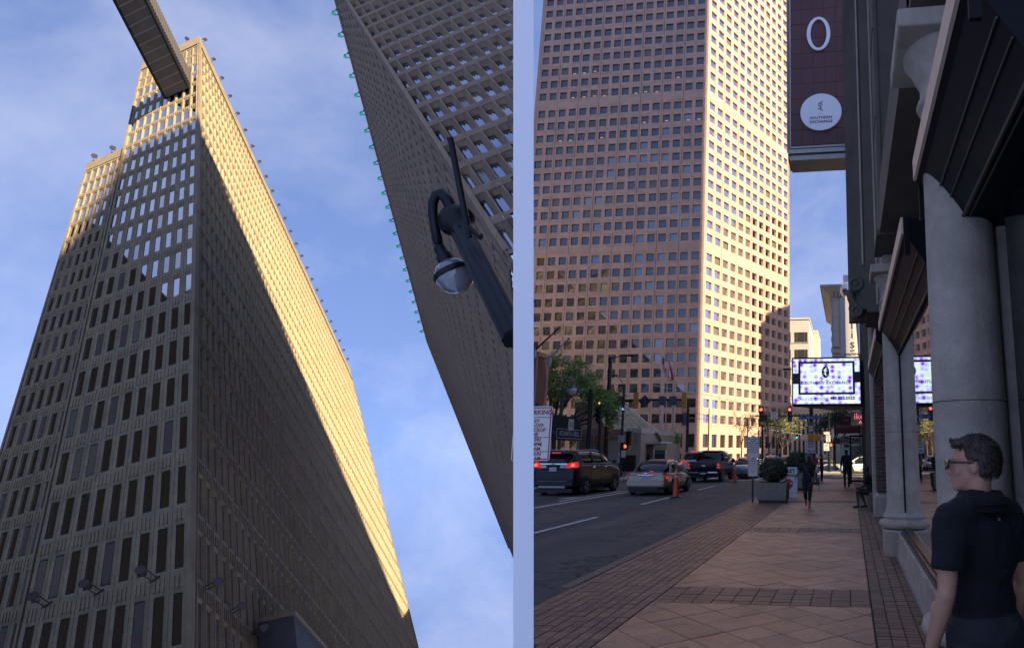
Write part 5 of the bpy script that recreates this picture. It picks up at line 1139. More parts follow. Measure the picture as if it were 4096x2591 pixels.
def oneway(t, c, w=.6, h=.75, left=True):
    board(t, c, w, h, None, sgnb, 'one_way_board'); lines(t, c, [('ONE', h * .24, h * .27), ('WAY', h * .24, h * .02)], sgnb)
    m = MB(); z = c[2] - h * .3; x0, x1 = c[0] - w * .36, c[0] + w * .36; y = c[1] - .006; m.face([(x0, y, z), (x0 + w * .26, y, z + h * .1), (x0 + w * .2, y, z + h * .03), (x1, y, z + h * .03), (x1, y, z - h * .03), (x0 + w * .2, y, z - h * .03), (x0 + w * .26, y, z - h * .1)]); m.build('arrow', sgnb, t)
d = 47.0; P = lambda X, Y, dd=d: atY(X, Y, dd)
p0 = P(2434, 1600); t = thing('traffic_signal', 'tall dark mast with a long arm of amber signal backs above the black crossover', 'traffic signal', (p0.x, d, 0)); B = lambda X, Y, dd=d: P(X, Y, dd) - Vector((p0.x, d, 0))
pole(t, 0, 0, 0, B(2443, 1427).z, .17, .14)
e_ = B(2752, 1597); m = MB(); m.tube([(0, 0, B(2441, 1605).z), (e_.x * .5, 0, e_.z), (e_.x, 0, e_.z)], [.1, .08, .06], 8); m.build('mast_arm', steel, t)
for X in (2546, 2739): q_ = B(X, 1602); head(t, (q_.x, -.1, q_.z), amb, None, 1.2, math.pi)
for X, w_, h_ in ((2485, .7, .7), (2651, .58, .68), (2693, .58, .68)): q_ = B(X, 1603); MB().box(q_.x - w_ / 2, q_.x + w_ / 2, -.12, -.1, q_.z - h_ / 2, q_.z + h_ / 2).build('sign_back', back, t)
q_ = B(2581, 1604); m = MB(); m.prism([(q_.x - .48, -.12, q_.z), (q_.x, -.12, q_.z - .48), (q_.x + .48, -.12, q_.z), (q_.x, -.12, q_.z + .48)], (0, .02, 0)); m.build('diamond_sign_back', mat('dark_sign_back', (.03, .032, .035), .5), t)
MB().tube([(q_.x, -.14, q_.z - .5), (q_.x, -.14, q_.z + .5)], .04, 6).build('bracket', back, t)
a1_, a2_ = B(2450, 1432), B(2530, 1421); m = MB(); m.tube([a1_, a1_ + Vector((.5, 0, .12)), a2_], .04, 6); m.build('lamp_arm', steel, t); MB().ball(a2_ + Vector((-.15, 0, 0)), .3, 12, 8, (1.3, .6, .3)).build('lamp_head', steel, t, True)
q_ = B(2444, 1691); head(t, (.28, -.2, q_.z), amb, None, 1.2, R_(60)); q_ = B(2405, 1762); bevel(MB().box(-.75, -.2, -.1, .25, q_.z - .22, q_.z + .22).build('walk_signal_back', amb, t), .04); MB().box(-.2, .25, -.28, -.2, q_.z + .25, q_.z + .3).build('bracket', amb, t)
q_ = B(2448, 1655); bl_s = mat('street_name_blue', (0.02, 0.06, 0.22), .4, var=.05); bevel(MB().box(.05, .85, -.22, -.2, q_.z - .16, q_.z + .16).build('street_name_plate', bl_s, t), .06); text('Peachtree St', .15, mat('plate_white', (.6, .62, .65), .5, var=0), t, (.47, -.224, q_.z), (1, 0, 0), (0, 0, 1))
q_ = B(2465, 1675); MB().box(q_.x - .12, q_.x + .28, -.15, -.13, q_.z - .35, q_.z + .35).build('small_sign', sgn, t)
# slimmer pole with one-way sign, camera and walk signal
p1 = P(2490, 1700, 46); t = thing('signal_post', 'slim dark post with one way sign and red hand signal beside the big mast', 'traffic signal', (p1.x, 46, 0)); B1 = lambda X, Y: P(X, Y, 46) - Vector((p1.x, 46, 0))
pole(t, 0, 0, 0, B1(2497, 1541).z, .1, .07); oneway(t, (B1(2488, 1755).x, -.14, B1(2488, 1755).z), .48, .52)
q_ = B1(2516, 1752); head(t, (q_.x, -.05, q_.z), trimb, None, 1.0); m = MB(); m.box(q_.x - .2, q_.x + .2, .1, .16, q_.z - .5, q_.z + .52); m.build('signal_back', amb, t); q_ = B1(2502, 1784); ped(t, (q_.x, -.1, q_.z)); m = MB(); m.box(q_.x - .24, q_.x + .24, .02, .22, q_.z - .25, q_.z + .25); m.build('signal_back', amb, t)
m = MB(); m.tube([B1(2497, 1545), B1(2480, 1515), B1(2462, 1503)], .03, 6); m.build('lamp_arm', steel, t); MB().ball(B1(2458, 1501), .24, 12, 8, (1.2, .6, .4)).build('lamp_head', back, t, True)
m = MB(); m.tube([B1(2497, 1570), B1(2505, 1562), B1(2507, 1568)], .03, 6); m.ball(B1(2507, 1577), .13, 10, 8); m.build('camera', mat('camera_white', (.55, .56, .58), .4), t, True)
for z, nm in ((1.4, 'control_box'), (1.0, 'control_box')): MB().box(-.95, -.25, .1, .4, z, z + .36).build(nm, mat('box_grey', (.3, .3, .29), .6), t)
board(t, (.2, -.1, B1(2495, 1815).z), .35, .5); q_ = B1(2497, 1636); MB().ball((0, -.1, q_.z), .08, 8, 6).build('blue_lamp', mat('blue_lamp', (.05, .15, .6), .3, var=0, emis=(.05, .25, 1), estr=.5), t)
# black post with a signal seen from behind, and a plain tall pole
p2 = P(2401, 1700, 44); t = thing('signal_post', 'black post carrying a dark signal head just left of the big mast', 'traffic signal', (p2.x, 44, 0)); pole(t, 0, 0, 0, P(2401, 1612, 44).z, .12, .1, trimb); z = P(2401, 1660, 44).z; head(t, (0, -.2, z), trimb, None, 1.15, R_(-20)); m = MB(); m.tube([(0, 0, z + .75), (-.1, 0, z + .85), (.5, 0, z + .55), (.75, 0, z + .3)], .04, 6); m.build('bracket_arm', back, t); MB().ball((-.12, -.1, z + .85), .07, 8, 6).build('amber_lamp', mat('amber_lamp', (.5, .25, .03), .4, var=0, emis=(1, .45, .05), estr=.35), t)
p2 = P(2358, 1700, 40); t = thing('utility_pole', 'plain dark tapering pole between the tree and the traffic mast', 'pole', (p2.x, 40, 0)); pole(t, 0, 0, 0, P(2364, 1558, 40).z, .17, .13, steel); MB().lathe([(.13, 0), (.15, .03), (.02, .12)], (0, 0, P(2364, 1558, 40).z), 10).build('cap', steel, t)
# far mast with the two red lights
d = 62.0; p0 = P(3250, 1700, d); t = thing('traffic_signal', 'far mast arm carrying two lit red signals over the road', 'traffic signal', (p0.x, d, 0)); B = lambda X, Y: P(X, Y, d) - Vector((p0.x, d, 0))
zz = B(3100, 1662).z; pole(t, 0, 0, 0, zz + .4, .14, .1); MB().tube([(0, 0, zz), (B(3018, 1662).x, 0, zz)], [.09, .05], 8).build('mast_arm', steel, t)
for X in (3046, 3160): q_ = B(X, 1652); head(t, (q_.x, -.15, q_.z - .1), trimb, (0, red_s), 1.1, 0, 1.25)
q_ = B(3060, 1662); MB().box(q_.x - .2, q_.x + .2, -.1, .1, q_.z - .5, q_.z + .1).build('signal_head', trimb, t)
q_ = B(3098, 1662); board(t, (q_.x, -.12, q_.z), .72, .74, None, sgnr); lines(t, (q_.x, -.12, q_.z), [("DON'T BLOCK", .1, .27), ('THE BOX', .11, -.27)], sgnb)
m = MB(); m.lathe([(.2, 0), (.16, .002)], (q_.x, -.128, q_.z), 20, (0, 1, 0)); m.box(q_.x - .12, q_.x + .12, -.13, -.127, q_.z - .015, q_.z + .015); m.build('ring', sgnr, t)
# near corner post with street names and one way sign
d = 43.0; p0 = P(3246, 1750, d); t = thing('signal_post', 'corner post under the lit screen with blue street name plate and one way sign', 'traffic signal', (p0.x, d, 0)); B = lambda X, Y: P(X, Y, d) - Vector((p0.x, d, 0))
pole(t, 0, 0, 0, B(3244, 1618).z, .15, .13); q_ = B(3240, 1670); bevel(MB().box(q_.x - .74, q_.x + .74, -.2, -.18, q_.z - .12, q_.z + .12).build('street_name_plate', bl_s, t), .08); text('Ellis St', .17, MATS['plate_white'], t, (q_.x, -.204, q_.z), (1, 0, 0), (0, 0, 1)); text('NE', .08, MATS['plate_white'], t, (q_.x - .6, -.204, q_.z), (1, 0, 0), (0, 0, 1)); text('NW', .08, MATS['plate_white'], t, (q_.x + .6, -.204, q_.z), (1, 0, 0), (0, 0, 1))
q_ = B(3243, 1788); oneway(t, (q_.x, -.2, q_.z), .58, .76); q_ = B(3244, 1748); bevel(MB().box(q_.x - .2, q_.x + .2, -.3, -.12, q_.z - .26, q_.z + .26).build('signal_back', amb, t), .05); q_ = B(3271, 1749); bevel(MB().box(q_.x - .22, q_.x + .22, -.1, .2, q_.z - .2, q_.z + .2).build('walk_signal_back', amb, t), .05)
q_ = B(3244, 1714); board(t, (q_.x, -.2, q_.z), .26, .4); m = MB(); m.lathe([(.1, 0), (.075, .001)], (q_.x, -.21, q_.z + .04), 16, (0, 1, 0)); m.build('ring', sgnr, t); q_ = B(3244, 1694); board(t, (q_.x, -.2, q_.z), .36, .24, mat('green_plate', (.03, .12, .08), .5))
q_ = B(3245, 1822); MB().box(-.2, .2, -.25, .1, q_.z - .2, q_.z + .15).build('control_box', mat('box_dark', (.12, .12, .12), .6), t)
d = 60.0; p0 = P(3316, 1780, d); t = thing('signal_post', 'farther corner post with no turn on red and one way signs and a red hand', 'traffic signal', (p0.x, d, 0)); B = lambda X, Y: P(X, Y, d) - Vector((p0.x, d, 0))
pole(t, 0, 0, 0, B(3316, 1650).z, .14, .11); q_ = B(3306, 1787); oneway(t, (q_.x, -.2, q_.z), .52, .68); q_ = B(3313, 1753); board(t, (q_.x, -.2, q_.z), .4, .62); lines(t, (q_.x, -.2, q_.z), [('NO', .12, .21), ('TURN', .12, .07), ('ON', .12, -.07), ('RED', .12, -.21)], sgnb); q_ = B(3307, 1732); board(t, (q_.x, -.2, q_.z), .55, .24); q_ = B(3324, 1779); ped(t, (q_.x, -.15, q_.z))
p0 = P(3187, 1747, 118); t = thing('traffic_signal', 'distant signal showing green below the lit screen', 'traffic signal', (p0.x, 118, 0)); pole(t, .5, .3, 0, p0.z + 1.4, .12, .1); head(t, (0, 0, p0.z + .35), trimb, (2, grn_s), 1.1, 0, 1.3); MB().tube([(.5, .3, p0.z + 1), (0, .1, p0.z + .9)], .05, 6).build('bracket_arm', steel, t)
# ---------------------------------------------------------------- street lamps with crooked arms
lmp = mat('lamp_glass', (0.55, 0.56, 0.55), 0.2, var=.05, coat=.3)
def street_lamp(label, base, h, reach, side, k=1.0, m_=steel):
    t = thing('street_lamp', label, 'street lamp', base); r = reach
    MB().lathe([(.2 * k, 0), (.2 * k, .3), (.13 * k, .5), (.1 * k, .8), (.075 * k, h - r), (.1 * k, h - r + .05), (.06 * k, h - r + .12)], (0, 0, 0), 12).build('post', m_, t, True)
    pts = [(0, 0, h - r)] + [(side * r * .5 * (1 - math.cos(a)), 0, h - r + .4 * r + r * .6 * math.sin(a)) for a in [math.pi * i / 10 for i in range(0, 10)]] + [(side * r, 0, h - r + .35 * r)]
    MB().tube(pts, .045 * k, 8).build('crook_arm', m_, t, True); z = h - r + .30 * r
    MB().lathe([(.03, .1), (.08 * k, .06), (.1 * k, -.05), (.19 * k, -.14), (.2 * k, -.2)], (side * r, 0, z), 14).build('lamp_hood', m_, t, True)
    MB().lathe([(.19 * k, -.2), (.21 * k, -.32), (.17 * k, -.46), (.06 * k, -.58), (.001, -.6)], (side * r, 0, z), 16).build('lamp_glass', lmp, t, True)
p = atY(2242, 1700, 37); zt = atY(2262, 1512, 37).z; greyst = mat('grey_green_steel', (.11, .13, .12), .45, .3, var=.15)
street_lamp('grey crooked street lamp in front of the green tree above the awning', (p.x, 37, 0), zt, .62, 1, 1.2, greyst)
for lab, X, Yt, dd in (('crooked street lamp left of the small trees by the pink tower', 3035, 1699, 76), ('crooked street lamp among the small trees, nearest the white sedans', 3108, 1724, 70)):
    p = atY(X, 1750, dd); street_lamp(lab, (p.x, dd, 0), atY(X, Yt, dd).z, .75, 1, 1.1)
p = atY(3050, 1750, 80); t = thing('utility_pole', 'tall dark lamp pole with short arm before the pink tower', 'pole', (p.x, 80, 0)); z = atY(3050, 1702, 80).z; pole(t, 0, 0, 0, z, .14, .1); MB().tube([(0, 0, z - .1), (.8, 0, z + .12), (1.1, 0, z + .1)], .05, 6).build('lamp_arm', steel, t); MB().ball((1.15, 0, z + .08), .2, 10, 6, (1.4, .6, .4)).build('lamp_head', steel, t)
for lab, X, Yt, dd in (('dark thick pole standing before the corner of the pink tower', 2749, 1592, 70), ('thin dark pole in front of the sunlit face of the pink tower', 2834, 1636, 85), ('second thin dark pole by the bare trees', 2990, 1677, 90)):
    p = atY(X, 1750, dd); z = atY(X, Yt, dd).z; t = thing('utility_pole', lab, 'pole', (p.x, dd, 0)); pole(t, 0, 0, 0, z, .17 if X < 2800 else .09, .14 if X < 2800 else .07)
    if X < 2800: MB().box(-.55, -.2, -.2, .2, z - 3.0, z - 1.6).build('transformer_box', back, t); MB().tube([(-.2, -.1, z - 1.5), (-.6, -.1, z - 1.2), (-.6, -.1, z - 3.2)], .03, 6).build('conduit', steel, t)
    else: MB().lathe([(.07, 0), (.1, .04), (.001, .12)], (0, 0, z), 8).build('cap', steel, t)
# flagpoles and flags
flw = mat('flag_white', (.62, .6, .6), .8, var=.05); flr = mat('flag_red', (.5, .03, .04), .8, var=.05); flb = mat('flag_blue', (.03, .05, .18), .8, var=.05); pol = mat('flagpole_silver', (.5, .5, .5), .35, .6)
def flag(t, z, kind):
    W, H, n = .42, 2.6, 8
    def strip(nm, m_, x0, x1, z0, z1):
        b = MB()
        for i in range(n):
            za, zb = z0 + (z1 - z0) * i / n, z0 + (z1 - z0) * (i + 1) / n
            f = lambda x, zz: (x * (1 + .25 * math.sin(zz * 2.3)) + .06 + .22 * (z - zz) / H, .06 * math.sin(zz * 3 + x * 9), zz)
            b.face([f(x0, za), f(x1, za), f(x1, zb), f(x0, zb)])
        b.build(nm, m_, t)
    if kind == 'us':
        for i in range(7): strip('stripe', flr if i % 2 == 0 else flw, i * W / 7, (i + 1) * W / 7, z - H, z - .9 if i < 4 else z - .1)
        strip('canton', flb, .0, W * .56, z - .9, z)
    else:
        strip('stripe', flr, W * .5, W * 1.3, z - H, z - .6); strip('stripe', flw, W * .1, W * .5, z - H * .9, z); strip('stripe', flr, -.05, W * .1, z - H, z - .8); strip('canton', flb, W * .1, W * .5, z - .75, z)
for lab, X, Yt, kind in (('silver flagpole with the red and white striped flag', 2641, 1425, 'us'), ('middle silver flagpole with a red white and blue flag', 2666, 1441, 'ga'), ('bare silver flagpole, right of the two flags', 2692, 1452, None)):
    p = atY(X, 1600, 84); z = atY(X, Yt, 84).z; t = thing('flagpole', lab, 'flagpole', (p.x, 84, 0)); MB().tube([(0, 0, 0), (0, 0, z)], [.11, .06], 8).build('pole', pol, t); MB().ball((0, 0, z + .08), .12, 10, 8).build('ball', mat('gold_ball', (.5, .36, .1), .3, .8, var=0), t, True)
    if kind: flag(t, z - .2, kind)
# ---------------------------------------------------------------- far side: awning, pier, wall building, kiosk
fab = mat('black_canvas', (0.009, 0.009, 0.011), 0.85, var=.15, scale=3)
x_ = -15.6; ar = atX(2324, 1717, x_); zt = atX(2290, 1667, x_).z; zb = atX(2324, 1762, x_).z; W2 = .5
t = thing('awning', 'black barrel awning lettered ATLANTA GRILL at the left edge of the street', 'awning', (x_, ar.y, 0))
# barrel runs along -x (towards the hotel), its lettered face looks across the street at us
y1 = 0.0; y0 = -(ar.y - atX(2152, 1717, x_).y)
face = [(y0, zb), (y1, zb), (y1, zb + (zt - zb) * .45)] + [(y1 - .9 * (1 - math.cos(a)), zb + (zt - zb) * (.45 + .55 * math.sin(a))) for a in (R_(25), R_(50), R_(75), R_(90))] + [(y0, zt)]
m = MB(); m.prism([(0, y, z) for y, z in face], (-W2, 0, 0)); m.build('canvas', fab, t)
wtx = mat('awning_white', (.5, .5, .48), .7, var=0)
yc = -(ar.y - atX(2273, 1735, x_).y); zc = atX(2280, 1735, x_).z
text('ATLANTA GRILL', .36, wtx, t, (.012, yc + .15, zc), (0, 1, 0), (0, 0, 1), sx=1.0, bold=.004)
m = MB(); hw, hh2 = 1.62, .26
for a0, a1, b0, b1 in ((-hw, hw, hh2 - .03, hh2), (-hw, hw, -hh2, -hh2 + .03), (-hw, -hw + .04, -hh2, hh2), (hw - .04, hw, -hh2, hh2)): m.box(.004, .012, yc + .15 + a0, yc + .15 + a1, zc + b0, zc + b1)
m.build('letter_frame', wtx, t)
ya = -(ar.y - atX(2284, 1697, x_).y); za = atX(2284, 1697, x_).z
MB().box(.004, .012, ya - .35, ya + .35, za - .33, za + .3).build('logo_square', wtx, t); text('AG', .42, fab, t, (.016, ya, za - .03), (0, 1, 0), (0, 0, 1), sx=.75)
text('TON', .3, MATS['sign_back'], t, (.012, -(ar.y - atX(2212, 1738, x_).y), zc), (0, 1, 0), (0, 0, 1))
for y in (y0 + .1, -.15): MB().tube([(-.1, y, .02), (-.1, y, zb)], .05, 8).build('support_post', back, t)
salm = mat('salmon_stone', (0.55, 0.28, 0.16), 0.8, var=.12, scale=1.2)
x_ = -17.2; e_ = atX(2194, 1500, x_); zt = atX(2170, 1430, x_).z; ys_ = atX(2142, 1500, x_).y
t = thing('stone_pier', 'salmon stone hotel wall with an arched niche at the left edge of the street', 'wall', (x_, e_.y, 0))
MB().box(-.35, 0, -(e_.y - ys_), 0, .02, zt).build('wall', salm, t); MB().box(-.4, .08, -(e_.y - ys_), .08, zt + .002, zt + .25).build('coping', salm, t); m = MB(); n = 12; yc_ = -(e_.y - ys_) + .2
m.prism([(.004, yc_ + 1.1 * math.cos(R_(90 - 180 * i / n)), 5.4 + 1.9 * math.sin(R_(90 - 180 * i / n))) for i in range(n + 1)], (.01, 0, 0)); m.build('niche', mat('salmon_shade', (.26, .12, .07), .85), t)  # niche is a flat patch, its shade put into a darker stone colour
for lab, A_, B_, dd in (('upper slanting flagpole with gold tip at the left edge', (2137, 1402), (2240, 1308), 33), ('lower slanting flagpole on the salmon wall', (2196, 1434), (2276, 1354), 34)):
    a, b = atY(*A_, dd), atY(*B_, dd); t = thing('flagpole', lab, 'flagpole', a); MB().tube([(0, 0, 0), b - a], [.055, .04], 8).build('pole', steel if dd == 33 else pol, t); MB().ball(b - a, .085, 10, 8).build('gold_tip', MATS['gold_ball'], t, True); MB().box(-.1, .1, -.1, .1, -.4, .1).build('socket', pol, t)
stuc = mat('grey_stucco', (0.30, 0.255, 0.185), 0.85, var=.12, scale=2, bump=.3, bscale=25); dkst = mat('brown_stucco', (0.2, 0.14, 0.105), .85, var=.12, scale=2)
d = 58.0; a, b = atY(2318, 1800, d), atY(2562, 1800, d); zt = atY(2500, 1716, d).z
t = thing('low_building', 'low grey stucco building with louvred vents and a sloping glazed roof', 'building', (a.x, d, 0)); W = b.x - a.x
MB().box(0, W, 0, 14, 0, zt - .35).build('wall', stuc, t); MB().box(-.1, W * .72, -.12, 0, zt - .8, zt).build('fascia', dkst, t); MB().box(W * .76, W + .05, -.1, 14, zt - .35, zt + .1).build('metal_coping', mat('coping_metal', (.5, .48, .42), .4, .3), t)
a0, a1 = atY(2320, 1740, d).x - a.x, atY(2438, 1740, d).x - a.x; z0, z1 = atY(2380, 1800, d).z, atY(2380, 1742, d).z
MB().box(a0, a1, -.05, -.003, z0, z1).build('louvre_back', mat('louvre_dark', (.03, .03, .03), .8), t); nL = 11
for i in range(nL): z = z0 + (z1 - z0) * (i + .3) / nL; MB().box(a0, a1, -.12, -.052, z, z + .05).build('louvre', stuc, t)
for x in (a0, (a0 + a1) / 2, a1): MB().box(x - .04, x + .04, -.13, -.122, z0, z1).build('louvre_post', stuc, t)
v0_, v1_ = atY(2540, 1783, d), atY(2550, 1740, d); c_ = MB().box(v0_.x - a.x, v1_.x - a.x, -.03, -.003, v0_.z, v1_.z).build('vent', MATS['louvre_dark'], t)
for i in range(9): z = v0_.z + (v1_.z - v0_.z) * (i + .3) / 9; MB().box(v0_.x - a.x, v1_.x - a.x, -.06, -.031, z, z + .035).build('slat', sgn, c_)
MB().box(atY(2570, 1800, d).x - a.x - 2.2, W - .4, -.04, -.003, 0, 1.5).build('door', trimb, t)
# sloping glazed roof: four edges from the picture, one plane leaning back
rg = mat('roof_glass', (0.30, 0.27, 0.15), 0.22, var=.2, scale=.6, isl=.12); rb = mat('roof_bar', (.5, .46, .34), .5, var=.1)
A0, A1, B0, B1_ = atY(2375, 1607, 74) , atY(2518, 1632, 74), atY(2430, 1722, 62), atY(2632, 1728, 62)
tlp = thing('glazed_roof', 'sloping olive glass roof with pale bars beyond the grey stucco building', 'roof', (A0.x, 74, 0)); o_ = tlp.location
nr, ncol = 9, 7
for i in range(nr):
    for j in range(ncol):
        f = lambda u, v: ((A0 * (1 - u) + A1 * u) * (1 - v) + (B0 * (1 - u) + B1_ * u) * v) - o_
        e = .012; u0_, u1_, v0_, v1_ = j / ncol + e, (j + 1) / ncol - e, i / nr + e, (i + 1) / nr - e
        m = MB(); m.prism([f(u0_, v0_), f(u1_, v0_), f(u1_, v1_), f(u0_, v1_)], (0, .04, -.06)); m.build('pane', rg, tlp)
for i in range(nr + 1): m = MB(); m.tube([f(0, i / nr), f(1, i / nr)], .06, 6); m.build('glazing_bar', rb, tlp)
for j in range(0, ncol + 1, 7): m = MB(); m.tube([f(j / ncol, 0), f(j / ncol, 1)], .08, 6); m.build('glazing_bar', rb, tlp)
m = MB(); m.hexa([f(0, 0), f(1, 0), f(1, 1), f(0, 1), f(0, 0) * 1 + Vector((0, 6, -6)), f(1, 0) + Vector((0, 6, -6)), f(1, 1) + Vector((0, 6, -3)), f(0, 1) + Vector((0, 6, -3))]); m.v = [v + Vector((0, .12, -.12)) for v in m.v]; m.build('roof_frame', dkst, tlp)
wl_ = MB().prism([atY(2300, 1607, 76) - o_, A0 - o_ + Vector((0, .5, 0)), B0 - o_ + Vector((0, 6, 0)), atY(2300, 1730, 76) - o_], (0, 2, 0)).build('side_wall', pink, tlp)
d = 60.0; a, b = atY(2568, 1800, d), atY(2674, 1800, d); zt = atY(2620, 1768, d).z
t = thing('kiosk', 'small grey ticket kiosk with dark opening right of the stucco building', 'kiosk', (a.x, d, 0)); W = b.x - a.x
MB().box(0, W * .52, 0, 3, 0, zt - .25).build('side_wall', dkst, t); MB().box(W * .5, W, -.6, 3, 0, zt - .1).build('front_wall', stuc, t); m = MB(); m.hexa([(-.1, -.3, zt - .25), (W * .8, -.9, zt - .12), (W * .8, 3, zt - .12), (-.1, 3, zt - .25), (-.1, -.3, zt - .08), (W * .8, -.9, zt + .06), (W * .8, 3, zt + .06), (-.1, 3, zt - .08)]); m.build('metal_roof', mat('roof_zinc', (.5, .52, .52), .4, .3), t)
MB().box(W * .56, W * .96, -.66, -.603, .02, zt - .75).build('dark_opening', trimb, t); MB().box(W * .58, W * .94, -.69, -.661, zt - 1.1, zt - .85).build('name_board', back, t); MB().box(.1, W * .3, -.03, -.003, 0, 1.6).build('gate', trimb, t)
for x in (W * .535, W * .975): MB().box(x - .05, x + .05, -.68, -.602, 0, zt - .7).build('door_jamb', sgn, t)
# things at the far right corner
mar = mat('maroon_canvas', (0.05, 0.012, 0.014), 0.8, var=.1); d = 66.0; a, b = atY(3335, 1700, d), atY(3442, 1700, d); z0, z1 = atY(3388, 1728, d).z, atY(3388, 1664, d).z
t = thing('awning', 'maroon arched awning lettered PEACHTREE below the lit screen', 'awning', ((a.x + b.x) / 2, d, 0)); W = b.x - a.x; n = 14
arc = [(-W / 2, z0), (-W / 2, z0 + (z1 - z0) * .5), (-W * .36, z0 + (z1 - z0) * .5)] + [(-W * .36 * math.cos(math.pi * i / n), z0 + (z1 - z0) * (.5 + .5 * math.sin(math.pi * i / n))) for i in range(n + 1)] + [(W * .36, z0 + (z1 - z0) * .5), (W / 2, z0 + (z1 - z0) * .5), (W / 2, z0)]
m = MB(); m.prism([(x, 0, z) for x, z in arc], (0, 4, 0)); m.build('canvas', mar, t); mt = mat('maroon_letter', (.2, .13, .12), .7, var=0); text('PEACHTREE', .42, mt, t, (0, -.02, z0 + (z1 - z0) * .35), (1, 0, 0), (0, 0, 1)); text('GT', .4, mt, t, (-.1, -.02, z0 + (z1 - z0) * .74), (1, 0, 0), (0, 0, 1))
text('TERRACE', .5, mat('dim_letter', (.3, .3, .3), .5, var=0), t, (.2, .3, atY(3388, 1762, d).z), (1, 0, 0), (0, 0, 1)); MB().box(-W / 2, W / 2, .4, .6, atY(3388, 1775, d).z, atY(3388, 1750, d).z).build('name_board', trimb, t)
for x in (-W / 2 + .1, W / 2 - .1): MB().tube([(x, .5, .02), (x, .5, z0)], .05, 6).build('support_post', trimb, t)
neon = mat('pink_neon', (.5, .1, .2), .4, var=0, emis=(1, .2, .35), estr=.09); p = atY(3436, 1672, 56); t = thing('neon_sign', 'pink neon script sign behind the maroon awning', 'sign', (p.x, 56, p.z)); text('ike', .75, neon, t, (0, 0, .15), (1, 0, 0), (0, 0, 1)); text('Art', .4, neon, t, (.25, 0, -.35), (1, 0, 0), (0, 0, 1)); MB().box(-.7, .9, .02, .06, -.6, .55).build('back_board', trimb, t)
p = gnd(3339, 1879); t = thing('warning_post', 'yellow pyramid warning post on the far corner', 'bollard', (p.x, p.y, 0)); m = MB(); m.hexa([(-.22, -.22, 0), (.22, -.22, 0), (.22, .22, 0), (-.22, .22, 0), (-.05, -.05, .85), (.05, -.05, .85), (.05, .05, .85), (-.05, .05, .85)]); m.build('pyramid', mat('warn_yellow', (.5, .34, .03), .6, var=.15), t)
p = atY(3365, 1850, 62); t = thing('bus_shelter', 'glass bus shelter with a teal poster beyond the man in the suit', 'bus shelter', (p.x, 62, 0)); MB().box(-.1, 2.2, 0, 1.4, 2.5, 2.66).build('roof', back, t)
for x in (0, 2.1): MB().box(x - .05, x + .05, .05, .15, .02, 2.5).build('post', trimb, t)
MB().box(-.05, .75, -.02, .02, .5, 2.2).build('poster', mat('teal_poster', (.10, .2, .22), .4, var=.4, scale=3), t); MB().box(.8, 2.05, 1.3, 1.34, .3, 2.4).build('pane', mat('shelter_glass', (.1, .12, .12), .1), t)
# overhead wires
wire = mat('wire', (.10, .10, .10), .5); wlt = mat('wire_bright', (.5, .48, .44), .4)
W_ = [((2445, 1502, 47), (2802, 1575, 60), wlt), ((2802, 1575, 60), (3170, 1640, 62), wlt), ((2749, 1640, 70), (3010, 1710, 80), wire), ((2749, 1665, 70), (2990, 1702, 90), wire), ((2990, 1702, 90), (3260, 1742, 110), wlt), ((2850, 1590, 75), (3168, 1640, 66), wlt), ((3060, 1606, 60), (3170, 1595, 58), wlt), ((2834, 1705, 85), (2960, 1702, 88), wire), ((2749, 1672, 70), (3060, 1668, 85), wlt)]
WL = ['bright span wire from the tall mast towards the pink tower corner', 'bright span wire dropping towards the red signals', 'dark feeder wire sagging right from the transformer pole', 'lower dark feeder wire from the transformer pole to the thin pole', 'pale wire running from the second thin pole to the distant green signal', 'pale slanting wire just above the two red signals', 'short pale wire ending beside the lit screen', 'short dark wire between the two thin poles', 'level pale wire across the sunlit face of the pink tower']
for i, (p, q_, m_) in enumerate(W_):
    a, b = atY(*p), atY(*q_); mid = (a + b) / 2 - Vector((0, 0, (b - a).length * .012)); o = MB().tube([a * (1 - t_) ** 2 + mid * 2 * t_ * (1 - t_) + b * t_ * t_ for t_ in [k / 8 for k in range(9)]], .018, 5).build('overhead_wire', m_)
    tag(o, WL[i], 'wire', 'overhead wires above the crossing')
# ---------------------------------------------------------------- trees
bark = mat('bark', (.07, .055, .04), .9, var=.3, scale=12)
def limb(m, p, d, L, r, depth, tips, spread=.55, rg=rnd):
    p = Vector(p); d = Vector(d).normalized(); pts, rad = [p], [r]; n = 3
    for i in range(n):
        d = (d + Vector((rg.gauss(0, .12), rg.gauss(0, .12), rg.gauss(0, .08)))).normalized(); p = p + d * L / n; pts.append(p); rad.append(r * (1 - .4 * (i + 1) / n))
    m.tube(pts, rad, 6 if r > .03 else 4, False)
    if depth == 0: tips.append((p, d)); return
    for k in range(rg.randint(2, 3)):
        e = (d + Vector((rg.gauss(0, spread), rg.gauss(0, spread), rg.gauss(0, spread * .7) + .1))).normalized(); limb(m, pts[rg.randint(2, 3)], e, L * rg.uniform(.6, .8), r * .55, depth - 1, tips, spread, rg)
leafg = mat('tree_leaf', (0.15, 0.25, 0.045), 0.6, var=.35, scale=1.2, isl=.4); leafy = mat('tree_leaf_pale', (0.15, 0.17, 0.05), 0.6, var=.3, scale=1.5, isl=.35)
